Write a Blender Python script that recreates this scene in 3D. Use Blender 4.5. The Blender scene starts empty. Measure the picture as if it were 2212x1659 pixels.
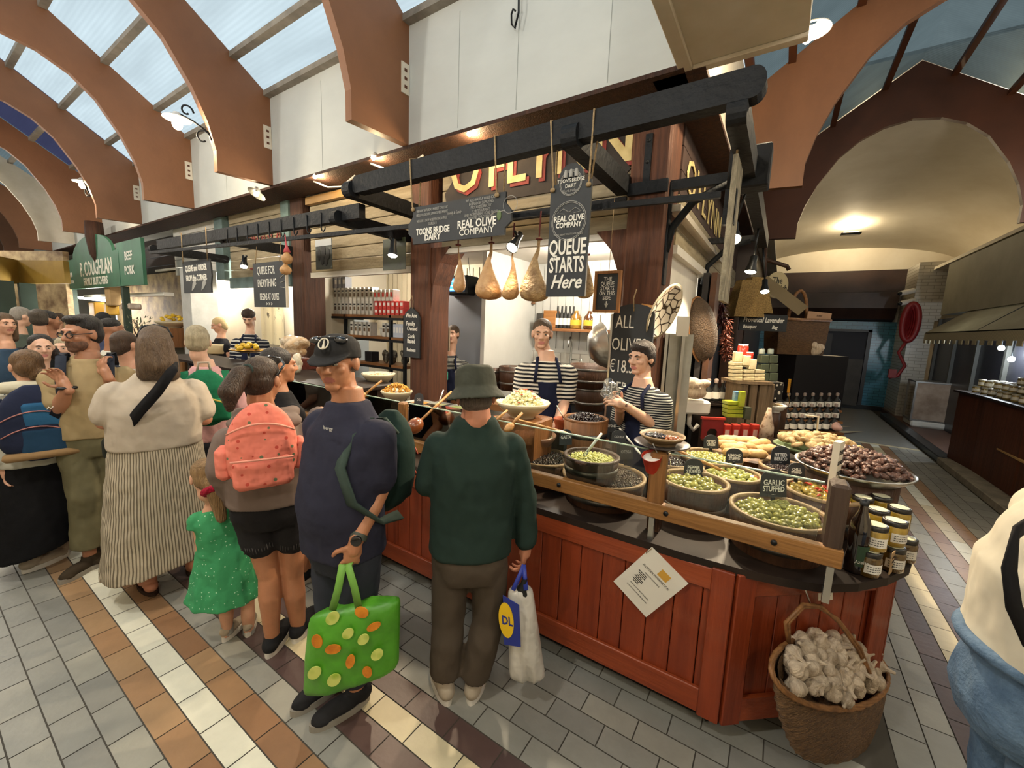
import bpy,bmesh,math,random
from mathutils import Vector,Matrix,Quaternion,noise
import numpy as np
random.seed(7)
PI = math.pi
sc = bpy.context.scene
COL = sc.collection
# ---------------------------------------------------------------- camera
CX,CY,FPX = 1106.0,829.5,885.0
def _dir(x,y,s):
    v = np.array([x-CX,-(y-CY),-FPX]); return s*v/np.linalg.norm(v)
_A = np.stack([_dir(-262,652,-1),_dir(1690,731,1),_dir(850,7350,-1)],1)
_u,_s,_v = np.linalg.svd(_A)
RC = _u@_v                       # camera axes from world axes
EYE = Vector((0,0,1.82))
cam_data = bpy.data.cameras.new('camera'); cam = bpy.data.objects.new('camera',cam_data)
COL.objects.link(cam)
cam_data.sensor_fit = 'HORIZONTAL'; cam_data.sensor_width = 36; cam_data.lens = FPX/2212*36
cam_data.clip_start = .02; cam_data.clip_end = 200
_m = Matrix([list(r) for r in RC.T]).to_4x4(); _m.translation = EYE
cam.matrix_world = _m
sc.camera = cam
# ---------------------------------------------------------------- sky, exposure
sc.view_settings.view_transform = 'Standard'; sc.view_settings.look = 'None'
sc.view_settings.gamma = 1; sc.view_settings.use_curve_mapping = False
sc.view_settings.exposure = 1.0
world = bpy.data.worlds.new('sky'); sc.world = world; world.use_nodes = True
bg = world.node_tree.nodes['Background']; bg.inputs[0].default_value = (.84,.94,1.0,1); bg.inputs[1].default_value = .62
sc.cycles.max_bounces = 6; sc.cycles.diffuse_bounces = 4; sc.cycles.glossy_bounces = 3
sc.cycles.transmission_bounces = 5; sc.cycles.transparent_max_bounces = 8
sc.cycles.sample_clamp_indirect = 4; sc.cycles.caustics_reflective = False; sc.cycles.caustics_refractive = False
sc.cycles.use_adaptive_sampling = True; sc.cycles.adaptive_threshold = .03
sc.cycles.use_denoising = True
# ---------------------------------------------------------------- pixel -> place (every call names its own real depth)
def ray(px,py): return Vector(RC.T@np.array([px-CX,-(py-CY),-FPX]))
def Z(px,py,z):
    r = ray(px,py); return EYE+r*((z-EYE.z)/r.z)
def Y(px,py,y):
    r = ray(px,py); return EYE+r*(y/r.y)
def X(px,py,x):
    r = ray(px,py); return EYE+r*(x/r.x)
_f = ray(CX,CY); FH = Vector((_f.x,_f.y,0)).normalized(); RH = Vector((FH.y,-FH.x,0))
UP = Vector((0,0,1))
def V(px,py,d):
    r = ray(px,py); return EYE+r*(d/r.dot(FH))
def proj(p):
    v = RC@np.array(Vector(p)-EYE); return CX+FPX*v[0]/-v[2],CY-FPX*v[1]/-v[2]
# ---------------------------------------------------------------- materials
MATS = {}
def _nt(name):
    m = bpy.data.materials.new(name); m.use_nodes = True
    nt = m.node_tree; return m,nt,nt.nodes['Principled BSDF']
def lin(c):
    if isinstance(c,str):
        c = c.lstrip('#'); c = [int(c[i:i+2],16)/255 for i in (0,2,4)]
        c = [x/12.92 if x <= .04045 else ((x+.055)/1.055)**2.4 for x in c]
    return tuple(c[:3])
def mat(name,c,r=.6,m=0.,c2=None,s=6.,st=(1,1,1),det=4.,lo=.35,hi=.65,bump=0.,bs=60.,bst=(1,1,1),kind='noise',rnd=0.,trans=0.,ior=1.45,alpha=1.,emis=None,es=0.,coat=0.,sub=0.,spec=.5,aniso=0,rot=(0,0,0)):
    """one procedural material: colour c (mottled with c2), roughness, bump, per-object variation"""
    if name in MATS: return MATS[name]
    M_,nt,b = _nt(name); N,L = nt.nodes,nt.links
    c = lin(c); b.inputs['Roughness'].default_value = r; b.inputs['Metallic'].default_value = m
    b.inputs['Base Color'].default_value = (*c,1); b.inputs['Specular IOR Level'].default_value = spec
    tc = N.new('ShaderNodeTexCoord')
    src = None
    if c2 is not None:
        c2 = lin(c2)
        mp = N.new('ShaderNodeMapping'); mp.inputs['Scale'].default_value = st; mp.inputs['Rotation'].default_value = rot
        L.new(tc.outputs['Object'],mp.inputs[0])
        if kind == 'noise':
            t = N.new('ShaderNodeTexNoise'); t.inputs['Scale'].default_value = s; t.inputs['Detail'].default_value = det; t.inputs['Roughness'].default_value = .6
            out = t.outputs['Fac']
        elif kind == 'edge':
            t = N.new('ShaderNodeTexVoronoi'); t.feature = 'DISTANCE_TO_EDGE'; t.inputs['Scale'].default_value = s; out = t.outputs['Distance']
        elif kind == 'voronoi':
            t = N.new('ShaderNodeTexVoronoi'); t.inputs['Scale'].default_value = s; out = t.outputs['Distance']
        else:
            t = N.new('ShaderNodeTexWave'); t.inputs['Scale'].default_value = s; t.inputs['Distortion'].default_value = det; t.inputs['Detail'].default_value = 2
            t.bands_direction = kind; out = t.outputs['Fac']
        L.new(mp.outputs[0],t.inputs['Vector'])
        if rnd and kind == 'noise':
            oi0 = N.new('ShaderNodeObjectInfo'); t.noise_dimensions = '4D'
            mu = N.new('ShaderNodeMath'); mu.operation = 'MULTIPLY'; mu.inputs[1].default_value = 40
            L.new(oi0.outputs['Random'],mu.inputs[0]); L.new(mu.outputs[0],t.inputs['W'])
        rp = N.new('ShaderNodeValToRGB'); rp.color_ramp.elements[0].position = lo; rp.color_ramp.elements[1].position = hi
        rp.color_ramp.elements[0].color = (*c,1); rp.color_ramp.elements[1].color = (*c2,1)
        L.new(out,rp.inputs[0]); src = rp.outputs[0]
    if rnd:
        oi = N.new('ShaderNodeObjectInfo'); hs = N.new('ShaderNodeHueSaturation')
        mr = N.new('ShaderNodeMapRange'); mr.inputs['To Min'].default_value = 1-rnd; mr.inputs['To Max'].default_value = 1+rnd
        L.new(oi.outputs['Random'],mr.inputs[0]); L.new(mr.outputs[0],hs.inputs['Value'])
        if src: L.new(src,hs.inputs['Color'])
        else: hs.inputs['Color'].default_value = (*c,1)
        src = hs.outputs[0]
    if src: L.new(src,b.inputs['Base Color'])
    if bump:
        mp2 = N.new('ShaderNodeMapping'); mp2.inputs['Scale'].default_value = bst; L.new(tc.outputs['Object'],mp2.inputs[0])
        n2 = N.new('ShaderNodeTexNoise'); n2.inputs['Scale'].default_value = bs; n2.inputs['Detail'].default_value = 3
        L.new(mp2.outputs[0],n2.inputs['Vector'])
        bu = N.new('ShaderNodeBump'); bu.inputs['Strength'].default_value = bump; bu.inputs['Distance'].default_value = .02
        L.new(n2.outputs['Fac'],bu.inputs['Height']); L.new(bu.outputs[0],b.inputs['Normal'])
    if trans: b.inputs['Transmission Weight'].default_value = trans; b.inputs['IOR'].default_value = ior
    if alpha < 1: b.inputs['Alpha'].default_value = alpha
    if coat: b.inputs['Coat Weight'].default_value = coat; b.inputs['Coat Roughness'].default_value = .1
    if sub: b.inputs['Subsurface Weight'].default_value = sub; b.inputs['Subsurface Scale'].default_value = .02
    if emis is not None:
        b.inputs['Emission Color'].default_value = (*lin(emis),1); b.inputs['Emission Strength'].default_value = es
    MATS[name] = M_; return M_
def stripes(name,ca,cb,axis='Z',freq=20.,duty=.5,r=.85,radial=False,bump=.15):
    """woven stripes: sharp bands of two yarn colours along an object axis (or around it)"""
    if name in MATS: return MATS[name]
    M_,nt,b = _nt(name); N,L = nt.nodes,nt.links
    tc = N.new('ShaderNodeTexCoord'); sp = N.new('ShaderNodeSeparateXYZ'); L.new(tc.outputs['Object'],sp.inputs[0])
    if radial:
        at = N.new('ShaderNodeMath'); at.operation = 'ARCTAN2'; L.new(sp.outputs['Y'],at.inputs[0]); L.new(sp.outputs['X'],at.inputs[1]); v = at.outputs[0]
    else: v = sp.outputs[axis]
    nz = N.new('ShaderNodeTexNoise'); nz.inputs['Scale'].default_value = 5; L.new(tc.outputs['Object'],nz.inputs['Vector'])
    ad = N.new('ShaderNodeMath'); ad.operation = 'MULTIPLY_ADD'; ad.inputs[1].default_value = .02 if not radial else .05
    L.new(nz.outputs['Fac'],ad.inputs[0]); L.new(v,ad.inputs[2])
    mu = N.new('ShaderNodeMath'); mu.operation = 'MULTIPLY'; mu.inputs[1].default_value = freq; L.new(ad.outputs[0],mu.inputs[0])
    fr = N.new('ShaderNodeMath'); fr.operation = 'FRACT'; L.new(mu.outputs[0],fr.inputs[0])
    gt = N.new('ShaderNodeMath'); gt.operation = 'GREATER_THAN'; gt.inputs[1].default_value = duty; L.new(fr.outputs[0],gt.inputs[0])
    mx = N.new('ShaderNodeMix'); mx.data_type = 'RGBA'; L.new(gt.outputs[0],mx.inputs['Factor'])
    mx.inputs[6].default_value = (*lin(ca),1); mx.inputs[7].default_value = (*lin(cb),1)
    L.new(mx.outputs[2],b.inputs['Base Color']); b.inputs['Roughness'].default_value = r; b.inputs['Specular IOR Level'].default_value = .2
    n2 = N.new('ShaderNodeTexNoise'); n2.inputs['Scale'].default_value = 14; L.new(tc.outputs['Object'],n2.inputs['Vector'])
    bu = N.new('ShaderNodeBump'); bu.inputs['Strength'].default_value = bump*3; bu.inputs['Distance'].default_value = .02; L.new(n2.outputs['Fac'],bu.inputs['Height']); L.new(bu.outputs[0],b.inputs['Normal'])
    MATS[name] = M_; return M_
def dots(name,c,cd,s,rad,c3=None,r=.8,bump=.3):
    """small printed motifs on cloth"""
    if name in MATS: return MATS[name]
    M_,nt,b = _nt(name); N,L = nt.nodes,nt.links
    tc = N.new('ShaderNodeTexCoord'); vo = N.new('ShaderNodeTexVoronoi'); vo.inputs['Scale'].default_value = s; vo.inputs['Randomness'].default_value = .6
    L.new(tc.outputs['Object'],vo.inputs['Vector'])
    lt = N.new('ShaderNodeMath'); lt.operation = 'LESS_THAN'; lt.inputs[1].default_value = rad; L.new(vo.outputs['Distance'],lt.inputs[0])
    mx = N.new('ShaderNodeMix'); mx.data_type = 'RGBA'; L.new(lt.outputs[0],mx.inputs['Factor'])
    mx.inputs[6].default_value = (*lin(c),1)
    if c3 is not None:
        gr = N.new('ShaderNodeMath'); gr.operation = 'GREATER_THAN'; gr.inputs[1].default_value = .62
        sc_ = N.new('ShaderNodeSeparateColor'); L.new(vo.outputs['Color'],sc_.inputs[0]); L.new(sc_.outputs[0],gr.inputs[0])
        m2 = N.new('ShaderNodeMix'); m2.data_type = 'RGBA'; L.new(gr.outputs[0],m2.inputs['Factor'])
        m2.inputs[6].default_value = (*lin(cd),1); m2.inputs[7].default_value = (*lin(c3),1); L.new(m2.outputs[2],mx.inputs[7])
    else: mx.inputs[7].default_value = (*lin(cd),1)
    L.new(mx.outputs[2],b.inputs['Base Color']); b.inputs['Roughness'].default_value = r; b.inputs['Specular IOR Level'].default_value = .2
    n2 = N.new('ShaderNodeTexNoise'); n2.inputs['Scale'].default_value = 12; L.new(tc.outputs['Object'],n2.inputs['Vector'])
    bu = N.new('ShaderNodeBump'); bu.inputs['Strength'].default_value = bump; bu.inputs['Distance'].default_value = .03; L.new(n2.outputs['Fac'],bu.inputs['Height']); L.new(bu.outputs[0],b.inputs['Normal'])
    MATS[name] = M_; return M_
def wood(name,a,b,r=.55,s=3.,ax='X',bump=.25,rnd=0.,coat=0.,spec=.4):
    st = {'X': (.6,9,9),'Y': (9,.6,9),'Z': (9,9,.6)}[ax]
    bst = {'X': (.4,6,6),'Y': (6,.4,6),'Z': (6,6,.4)}[ax]
    return mat(name,a,r,c2=b,s=s,st=st,det=6,lo=.3,hi=.72,bump=bump,bs=14,bst=bst,rnd=rnd,coat=coat,spec=spec)
def glass(name,tint=(.9,1,.97),mixf=.12,rough=.02):
    """thin clear sheet: mostly see-through with a mirror-like sheen"""
    if name in MATS: return MATS[name]
    M_,nt,b = _nt(name); N,L = nt.nodes,nt.links
    tr = N.new('ShaderNodeBsdfTransparent'); tr.inputs[0].default_value = (*tint,1)
    gl = N.new('ShaderNodeBsdfGlossy'); gl.inputs['Roughness'].default_value = rough
    fr = N.new('ShaderNodeFresnel'); fr.inputs[0].default_value = 1.45
    ad = N.new('ShaderNodeMath'); ad.operation = 'ADD'; ad.inputs[1].default_value = mixf*.3; ad.use_clamp = True; L.new(fr.outputs[0],ad.inputs[0])
    mx = N.new('ShaderNodeMixShader'); L.new(ad.outputs[0],mx.inputs[0]); L.new(tr.outputs[0],mx.inputs[1]); L.new(gl.outputs[0],mx.inputs[2])
    L.new(mx.outputs[0],N['Material Output'].inputs[0]); MATS[name] = M_; return M_
# ---------------------------------------------------------------- mesh building
def frame(d,hint=None):
    d = Vector(d).normalized(); h = Vector(hint) if hint is not None else (UP if abs(d.z) < .95 else Vector((0,1,0)))
    a = h.cross(d).normalized(); return a,d.cross(a).normalized(),d
class M:
    def __init__(s): s.v = []; s.f = []; s.mi = []; s.sm = []; s.cur = 0; s.smooth = False
    def add(s,vs,fs,smooth=None):
        o = len(s.v); s.v += [tuple(x) for x in vs]
        for f in fs: s.f.append(tuple(i+o for i in f)); s.mi.append(s.cur); s.sm.append(s.smooth if smooth is None else smooth)
        return s
    def box(s,c,d,rot=None,bev=0.):
        c = Vector(c); x,y,z = [k/2 for k in d]
        if bev > 0:
            b = min(bev,x*.9,y*.9,z*.9); vs = []
            for sx in (-1,1):
                for sy in (-1,1):
                    for sz in (-1,1): vs += [(sx*x,sy*(y-b),sz*(z-b)),(sx*(x-b),sy*y,sz*(z-b)),(sx*(x-b),sy*(y-b),sz*z)]
            bm = bmesh.new(); [bm.verts.new(v) for v in vs]; r = bmesh.ops.convex_hull(bm,input=bm.verts[:]); bm.verts.index_update()
            bm.normal_update(); bmesh.ops.dissolve_limit(bm,angle_limit=.01,verts=bm.verts[:],edges=bm.edges[:]); bm.verts.index_update()
            V_ = [v.co.copy() for v in bm.verts]; F = [[v.index for v in f.verts] for f in bm.faces]; bm.free()
        else:
            V_ = [Vector((a,b,e)) for a in (-x,x) for b in (-y,y) for e in (-z,z)]
            F = [(0,1,3,2),(4,6,7,5),(0,4,5,1),(2,3,7,6),(0,2,6,4),(1,5,7,3)]
        if rot is not None: V_ = [rot@v for v in V_]
        return s.add([c+v for v in V_],F,False)
    def box2(s,a,b,bev=0.):
        a,b = Vector(a),Vector(b); return s.box((a+b)/2,[abs(k) for k in (b-a)],None,bev)
    def beam(s,a,b,w,h,hint=None,bev=0.):
        """rectangular bar from a to b; h along the up hint"""
        a,b = Vector(a),Vector(b); x,y,z = frame(b-a,hint)
        R = Matrix((x,y,z)).transposed(); return s.box((a+b)/2,(w,h,(b-a).length),R,bev)
    def loft(s,rings,cap=True,closed=True,smooth=True):
        n = len(rings[0]); vs = [p for r in rings for p in r]; fs = []
        for i in range(len(rings)-1):
            for j in range(n if closed else n-1):
                k = (j+1) % n; fs.append((i*n+j,i*n+k,(i+1)*n+k,(i+1)*n+j))
        if cap and closed: fs.append(tuple(range(n-1,-1,-1))); fs.append(tuple(range((len(rings)-1)*n,len(rings)*n)))
        return s.add(vs,fs,smooth)
    def tube(s,pts,r,n=8,cap=True,smooth=True,closed=False):
        pts = [Vector(p) for p in pts]; m = len(pts); rr = r if isinstance(r,(list,tuple)) else [r]*m
        rings = []; pa = None
        for i,p in enumerate(pts):
            if closed: t = pts[(i+1) % m]-pts[i-1]
            else: t = pts[min(i+1,m-1)]-pts[max(i-1,0)]
            t.normalize()
            if pa is None: a,b,_ = frame(t)
            else:
                a = pa-t*pa.dot(t)
                a = a.normalized() if a.length > 1e-6 else frame(t)[0]; b = t.cross(a)
            pa = a; rings.append([p+(a*math.cos(2*PI*j/n)+b*math.sin(2*PI*j/n))*rr[i] for j in range(n)])
        if closed: rings.append(rings[0]); return s.loft(rings,False,True,smooth)
        return s.loft(rings,cap,True,smooth)
    def lathe(s,c,prof,n=24,ax=(0,0,1),smooth=True,cap=False):
        """prof: (radius, height) pairs turned about ax through c"""
        c = Vector(c); a,b,d = frame(ax)
        rings = [[c+d*h+(a*math.cos(2*PI*j/n)+b*math.sin(2*PI*j/n))*max(r,1e-4) for j in range(n)] for r,h in prof]
        return s.loft(rings,cap,True,smooth)
    def cyl(s,a,b,r,n=16,r2=None,smooth=True):
        a,b = Vector(a),Vector(b); return s.lathe(a,[(r,0),(r if r2 is None else r2,(b-a).length)],n,b-a,smooth,True)
    def ell(s,c,r,n=12,m=8,R=None):
        c = Vector(c); rr = (r,r,r) if isinstance(r,(int,float)) else r
        rings = []
        for i in range(m+1):
            t = PI*i/m-PI/2; k = max(math.cos(t),.02)
            ring = [Vector((rr[0]*k*math.cos(2*PI*j/n),rr[1]*k*math.sin(2*PI*j/n),rr[2]*math.sin(t))) for j in range(n)]
            rings.append([c+(R@p if R is not None else p) for p in ring])
        return s.loft(rings,True,True,True)
    def caps(s,a,b,ra,rb,n=12,flat=False):
        """tapered limb from a to b with round ends (or flat ends)"""
        a,b = Vector(a),Vector(b); d = b-a; l = max(d.length,1e-5); x,y,t = frame(d)
        pr = []
        if flat: pr = [(ra,0),(rb,l)]
        else:
            for i in range(5): q = PI/2*i/4; pr.append((ra*math.sin(q)+1e-4,-ra*math.cos(q)))
            for i in range(5): q = PI/2*i/4; pr.append((rb*math.cos(q)+1e-4,l+rb*math.sin(q)))
        return s.lathe(a,pr,n,d,True,True)
    def prism(s,poly,o,ux,uy,th,smooth=False):
        """flat outline (2D poly) placed at o with axes ux, uy and given thickness th along ux x uy"""
        o,ux,uy = Vector(o),Vector(ux),Vector(uy); nn = ux.cross(uy).normalized(); n = len(poly)
        A = [o+ux*p[0]+uy*p[1]+nn*th/2 for p in poly]; B = [o+ux*p[0]+uy*p[1]-nn*th/2 for p in poly]
        fs = [tuple(range(n)),tuple(range(2*n-1,n-1,-1))]+[(i,n+i,n+(i+1) % n,(i+1) % n) for i in range(n)]
        return s.add(A+B,fs,smooth)
    def quad(s,a,b,c,d): return s.add([a,b,c,d],[(0,1,2,3)],False)
    def mesh(s,name,off=None):
        me = bpy.data.meshes.new(name); vs = s.v if off is None else [(a-off[0],b-off[1],c-off[2]) for a,b,c in s.v]
        me.from_pydata(vs,[],s.f); me.polygons.foreach_set('use_smooth',s.sm)
        if any(s.mi): me.polygons.foreach_set('material_index',s.mi)
        bm = bmesh.new(); bm.from_mesh(me); bmesh.ops.recalc_face_normals(bm,faces=bm.faces[:]); bm.to_mesh(me); bm.free()
        me.update(); return me
    def build(s,name,mats,parent=None,off=None,label=None):
        if off is None: off = (0,0,0) if parent is None else _wl(parent)
        me = s.mesh(name,off); o = bpy.data.objects.new(name,me)
        for m_ in (mats if isinstance(mats,(list,tuple)) else [mats]): me.materials.append(m_)
        COL.objects.link(o)
        if parent is not None: o.parent = parent
        else: o.location = off
        if label: o['label'] = label
        return o
def _wl(o):
    p = Vector((0,0,0))
    while o is not None: p = p+o.location; o = o.parent
    return p
def tag(o,label,cat,group=None,kind=None):
    o['label'] = label; o['category'] = cat
    if group: o['group'] = group
    if kind: o['kind'] = kind
    return o
def thing(name,label,cat,loc,group=None):
    o = bpy.data.objects.new(name,None); COL.objects.link(o); o.location = loc; o.empty_display_size = .05
    return tag(o,label,cat,group)
def one(mb,name,mats,label,cat,group=None,off=None,kind=None):
    """a thing that is one mesh; its origin sits at off (or its middle)"""
    if off is None:
        a = np.array(mb.v); off = tuple((a.min(0)+a.max(0))/2*np.array([1,1,0])+a.min(0)*np.array([0,0,1]))
    return tag(mb.build(name,mats,None,off),label,cat,group,kind)
def struct(name,mb,mats,label=None):
    o = mb.build(name,mats); o['kind'] = 'structure'
    if label: o['label'] = label
    return o
def dup(o,loc,rot=None,label=None,group=None,scale=None):
    r = o.copy(); COL.objects.link(r); r.location = loc
    if rot is not None: r.rotation_euler = rot
    if scale is not None: r.scale = scale if not isinstance(scale,(int,float)) else (scale,)*3
    if label: r['label'] = label
    if group: r['group'] = group
    for ch in o.children:
        c = ch.copy(); COL.objects.link(c); c.parent = r
        for g in ch.children:
            e = g.copy(); COL.objects.link(e); e.parent = c
    return r
def text(mb,s,o,ux,uy,size,depth=.002,al='CENTER',sx=1.,shear=0.,bold=0.):
    """lettering: raised letters on a board at o, baseline along ux, height along uy"""
    cu = bpy.data.curves.new('t','FONT'); cu.body = s; cu.size = size; cu.align_x = al; cu.extrude = depth; cu.resolution_u = 2
    cu.shear = shear; cu.offset = min(bold,size*.022)
    ob = bpy.data.objects.new('t',cu); COL.objects.link(ob)
    me = bpy.data.meshes.new_from_object(ob.evaluated_get(bpy.context.evaluated_depsgraph_get()))
    ux,uy = Vector(ux).normalized(),Vector(uy).normalized(); n = ux.cross(uy); o = Vector(o)
    mb.add([o+ux*v.co.x*sx+uy*v.co.y+n*v.co.z for v in me.vertices],[tuple(p.vertices) for p in me.polygons],False)
    bpy.data.objects.remove(ob); bpy.data.curves.remove(cu); bpy.data.meshes.remove(me); return mb
def remesh(mb,voxel,smooth=2,fac=.5):
    """union of overlapping closed shapes grown into one continuous skin"""
    me = mb.mesh('r'); o = bpy.data.objects.new('r',me); COL.objects.link(o)
    a = o.modifiers.new('a','REMESH'); a.mode = 'VOXEL'; a.voxel_size = voxel; a.use_smooth_shade = True
    if smooth: b = o.modifiers.new('b','SMOOTH'); b.iterations = smooth; b.factor = fac
    dg = bpy.context.evaluated_depsgraph_get(); r = bpy.data.meshes.new_from_object(o.evaluated_get(dg))
    bpy.data.objects.remove(o); bpy.data.meshes.remove(me); return r
def put(me,name,mats,parent=None,off=None,label=None):
    if off is None: off = _wl(parent) if parent is not None else (0,0,0)
    me.transform(Matrix.Translation(-Vector(off))); me.name = name; me.materials.clear()
    for m_ in (mats if isinstance(mats,(list,tuple)) else [mats]): me.materials.append(m_)
    o = bpy.data.objects.new(name,me); COL.objects.link(o)
    if parent is not None: o.parent = parent
    else: o.location = off
    if label: o['label'] = label
    return o
def lamp(name,loc,power,color=(1,.78,.5),size=.04,spot=None,target=None,parent=None):
    L_ = bpy.data.lights.new(name,'SPOT' if spot else 'POINT'); L_.energy = power; L_.color = color; L_.shadow_soft_size = size
    o = bpy.data.objects.new(name,L_); COL.objects.link(o); o.location = loc
    if spot:
        L_.spot_size = math.radians(spot); L_.spot_blend = .6
        o.rotation_euler = (Vector(target)-Vector(loc)).to_track_quat('-Z','Y').to_euler()
    if parent is not None: o.location = Vector(loc)-_wl(parent); o.parent = parent
    return o
# ================================================================ surfaces
TILE = dict(g='#8d8d86',g2='#84847e',g3='#97968c',br='#967657',br2='#8a684c',br3='#a08261',wh='#e3e2d0',wh2='#d8d7c6',dk='#5a4743',dk2='#50403e',cr='#d2c7a6',cr2='#c9bd9b')
tile_m = [mat('tile_'+k,c,.38,c2=tuple(x*.86 for x in lin(c)),s=9,lo=.3,hi=.8,bump=.06,bs=30,spec=.4) for k,c in TILE.items()]
TI = {k: i for i,k in enumerate(TILE)}
grout = mat('grout','#4a463e',.9)
ply = mat('plywood','#85593a',.55,c2='#684329',s=1.4,st=(1,.5,.5),det=7,lo=.3,hi=.75,bump=.08,bs=20)
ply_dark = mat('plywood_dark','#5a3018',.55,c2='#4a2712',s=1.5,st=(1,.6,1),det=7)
white_wall = mat('white_paint','#c6cac7',.7,c2='#b9bdba',s=1.3,st=(1,1,2),lo=.3,hi=.8)
cream_paint = mat('cream_paint','#d6cebf',.7,c2='#c6bda9',s=2.2)
cream_plaster = mat('cream_plaster','#e0d9c9',.75,c2='#d3cab7',s=1.1,bump=.25,bs=1.6)
purlin_m = mat('purlin','#8a8378',.7,c2='#746d63',s=8)
timber = wood('old_timber','#4a2d1e','#271812',.75,3,'Z',.6)
timber_red = wood('red_timber','#653d28','#3a2115',.7,3,'Z',.5)
plank_cream = mat('flaking_planks','#a0947a',.8,c2='#766a52',s=3,st=(.8,1,7),det=8,lo=.35,hi=.8,bump=.4,bs=25)
plank_white = mat('white_boards','#d6d3cb',.6,c2='#c7c4bb',s=2)
grey_green = mat('grey_green_paint','#5e7474',.7,c2='#4c5f5e',s=6)
black_beam = mat('black_paint','#15181c',.6,spec=.25,c2='#0f1114',s=5,bump=.35,bs=30)
board_black = mat('chalkboard','#22262a',.65,c2='#2a2e32',s=4)
chalk = mat('white_lettering','#e6e4da',.6)
chalk_grey = mat('pale_chalk','#9a9a96',.7)
twine = mat('twine','#a08a68',.9,c2='#7d6a4c',s=60)
red_paint = mat('red_lettering','#8c2f26',.7,c2='#6d241d',s=10)
cream_letter = mat('cream_lettering','#d8c68c',.7,c2='#bfa970',s=8)
metal = mat('brushed_steel','#b8b8b4',.28,1.)
dark_metal = mat('dark_metal','#26282a',.4,.6)
white_plastic = mat('white_plastic','#dcdad2',.4)
bulb = mat('lamp_bulb','#fff0d0',.5,emis=(1,.82,.55),es=26)
bulb_cold = mat('cool_bulb','#ffffff',.5,emis=(.8,.93,1),es=26)
tube_on = mat('lit_tube','#ffffff',.5,emis=(1,.97,.88),es=9)
# ---------------------------------------------------------------- floor: quarry tiles 12 x 25 cm
fl = M(); fl.cur = len(tile_m); fl.quad((-26,-6,-.004),(5,-6,-.004),(5,18,-.004),(-26,18,-.004))
def tile(x0,x1,y0,y1,keys):
    k = random.choice(keys); fl.cur = TI[k]; g = .0028
    fl.quad((x0+g,y0+g,0),(x1-g,y0+g,0),(x1-g,y1-g,0),(x0+g,y1-g,0))
G3 = ['g','g','g2','g3']; rows = {2: ['br','br2','br3'],3: ['wh','wh2'],4: ['br','br2','br3'],6: ['dk','dk2'],7: ['cr','cr2'],8: ['dk','dk2']}
for j in range(-14,24):
    y0 = .118+.1203*j+(.0 if j < 0 else 0); key = rows.get(j-1,G3); off = -1.95
    if j >= 10: off = -1.25 if j % 2 == 0 else -1.125
    elif j % 2: off = -2.075+.05*(j % 3)
    n0 = -66
    for i in range(n0,24):
        x0 = off+.25*i; x1 = x0+.25
        if j >= 10 and x0 > .3: continue
        if j >= 10 and x1 > .62: x1 = .615
        if x1-x0 < .02 or x0 < -17 or x0 > 3: continue
        if j >= 16 and x0 < -8: continue
        tile(x0,x1,y0,y0+.1203,key)
xe = [.615,.755,.877,.998,1.115,1.25,1.39,1.515,1.638,1.762,1.885,2.005,2.2]
xc_ = [G3,G3,['dk','dk2'],['cr','cr2'],['dk','dk2'],G3,['br','br2'],['wh2','cr2'],['br','br2'],G3,G3,G3]
for a in range(12):
    for i in range(34):
        y0 = 1.2+.2515*i+(.125 if a % 2 else 0)
        if y0 < 1.321 and False: continue
        if y0 < 9.5: tile(xe[a],xe[a+1],y0,min(y0+.2515,9.6),xc_[a])
fl.cur = TI['cr2']; fl.quad((-.6,9.6,0),(2.2,9.6,0),(2.2,9.72,0),(-.6,9.72,0))
fl.cur = TI['g2']; fl.quad((-.6,9.73,0),(2.2,9.73,0),(2.2,14.6,0),(-.6,14.6,0))
fl.cur = TI['cr2']
fl.quad(Z(1800,937,.002),Z(1868,932,.002),Z(1800,930,.002),Z(1795,932,.002)); fl.quad(Z(1800,918,.002),Z(1838,921,.002),Z(1800,925,.002),Z(1790,921,.002))
fl.cur = TI['dk2']; fl.quad(Z(1868,932,.002),Z(1810,940,.002),Z(1800,937,.002),Z(1850,933.5,.002))
struct('floor',fl,tile_m+[grout],'quarry tile floor with brown, white and dark stripes')
# ---------------------------------------------------------------- upper walls
YW,XW,ZB,ZT = 2.9,-.62,3.5,4.53
wl = M(); wl.box2((-26,YW,ZB),(-.70,YW+.04,ZT)); wl.smooth = False
struct('wall_left',wl,white_wall,'white boarded upper wall over the stalls of the left aisle')
sm = M()
for x in (-1.95,-2.55,-4.55,-6.9,-1.2): sm.box2((x-.002,YW-.003,ZB+.02),(x+.002,YW-.0005,ZT-.1))
sm.build('wall_seam',mat('seam','#9da29f',.8),bpy.data.objects['wall_left'])
wr = M(); wr.box2((XW-.04,3.0,ZB),(XW,8.6,ZT)); struct('wall_right',wr,cream_paint,'cream upper wall over the stalls of the right aisle')
wo = M(); wo.box2((-26,-.86,0),(-1.6,-.8,ZT)); struct('wall_front',wo,cream_paint)
wo = M(); wo.box2((3.2,-2.5,0),(3.26,8.6,ZT)); wo.box2((-1.6,-2.5,0),(3.2,-2.44,ZT)); wo.box2((-1.6,-2.5,0),(-1.54,-.8,ZT)); struct('wall_far_right',wo,cream_paint)
wo = M(); wo.box2((-26.1,-1,0),(-26,6,6)); struct('wall_end',wo,cream_paint)
# cladding under the left upper wall's edge
sl = M(); sl.box2((-26,YW,ZB-.03),(-.7,3.3,ZB)); sl.box2((-.9,2.95,ZB-.03),(-.58,8.7,ZB)); struct('trim_1',sl,timber)
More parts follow.
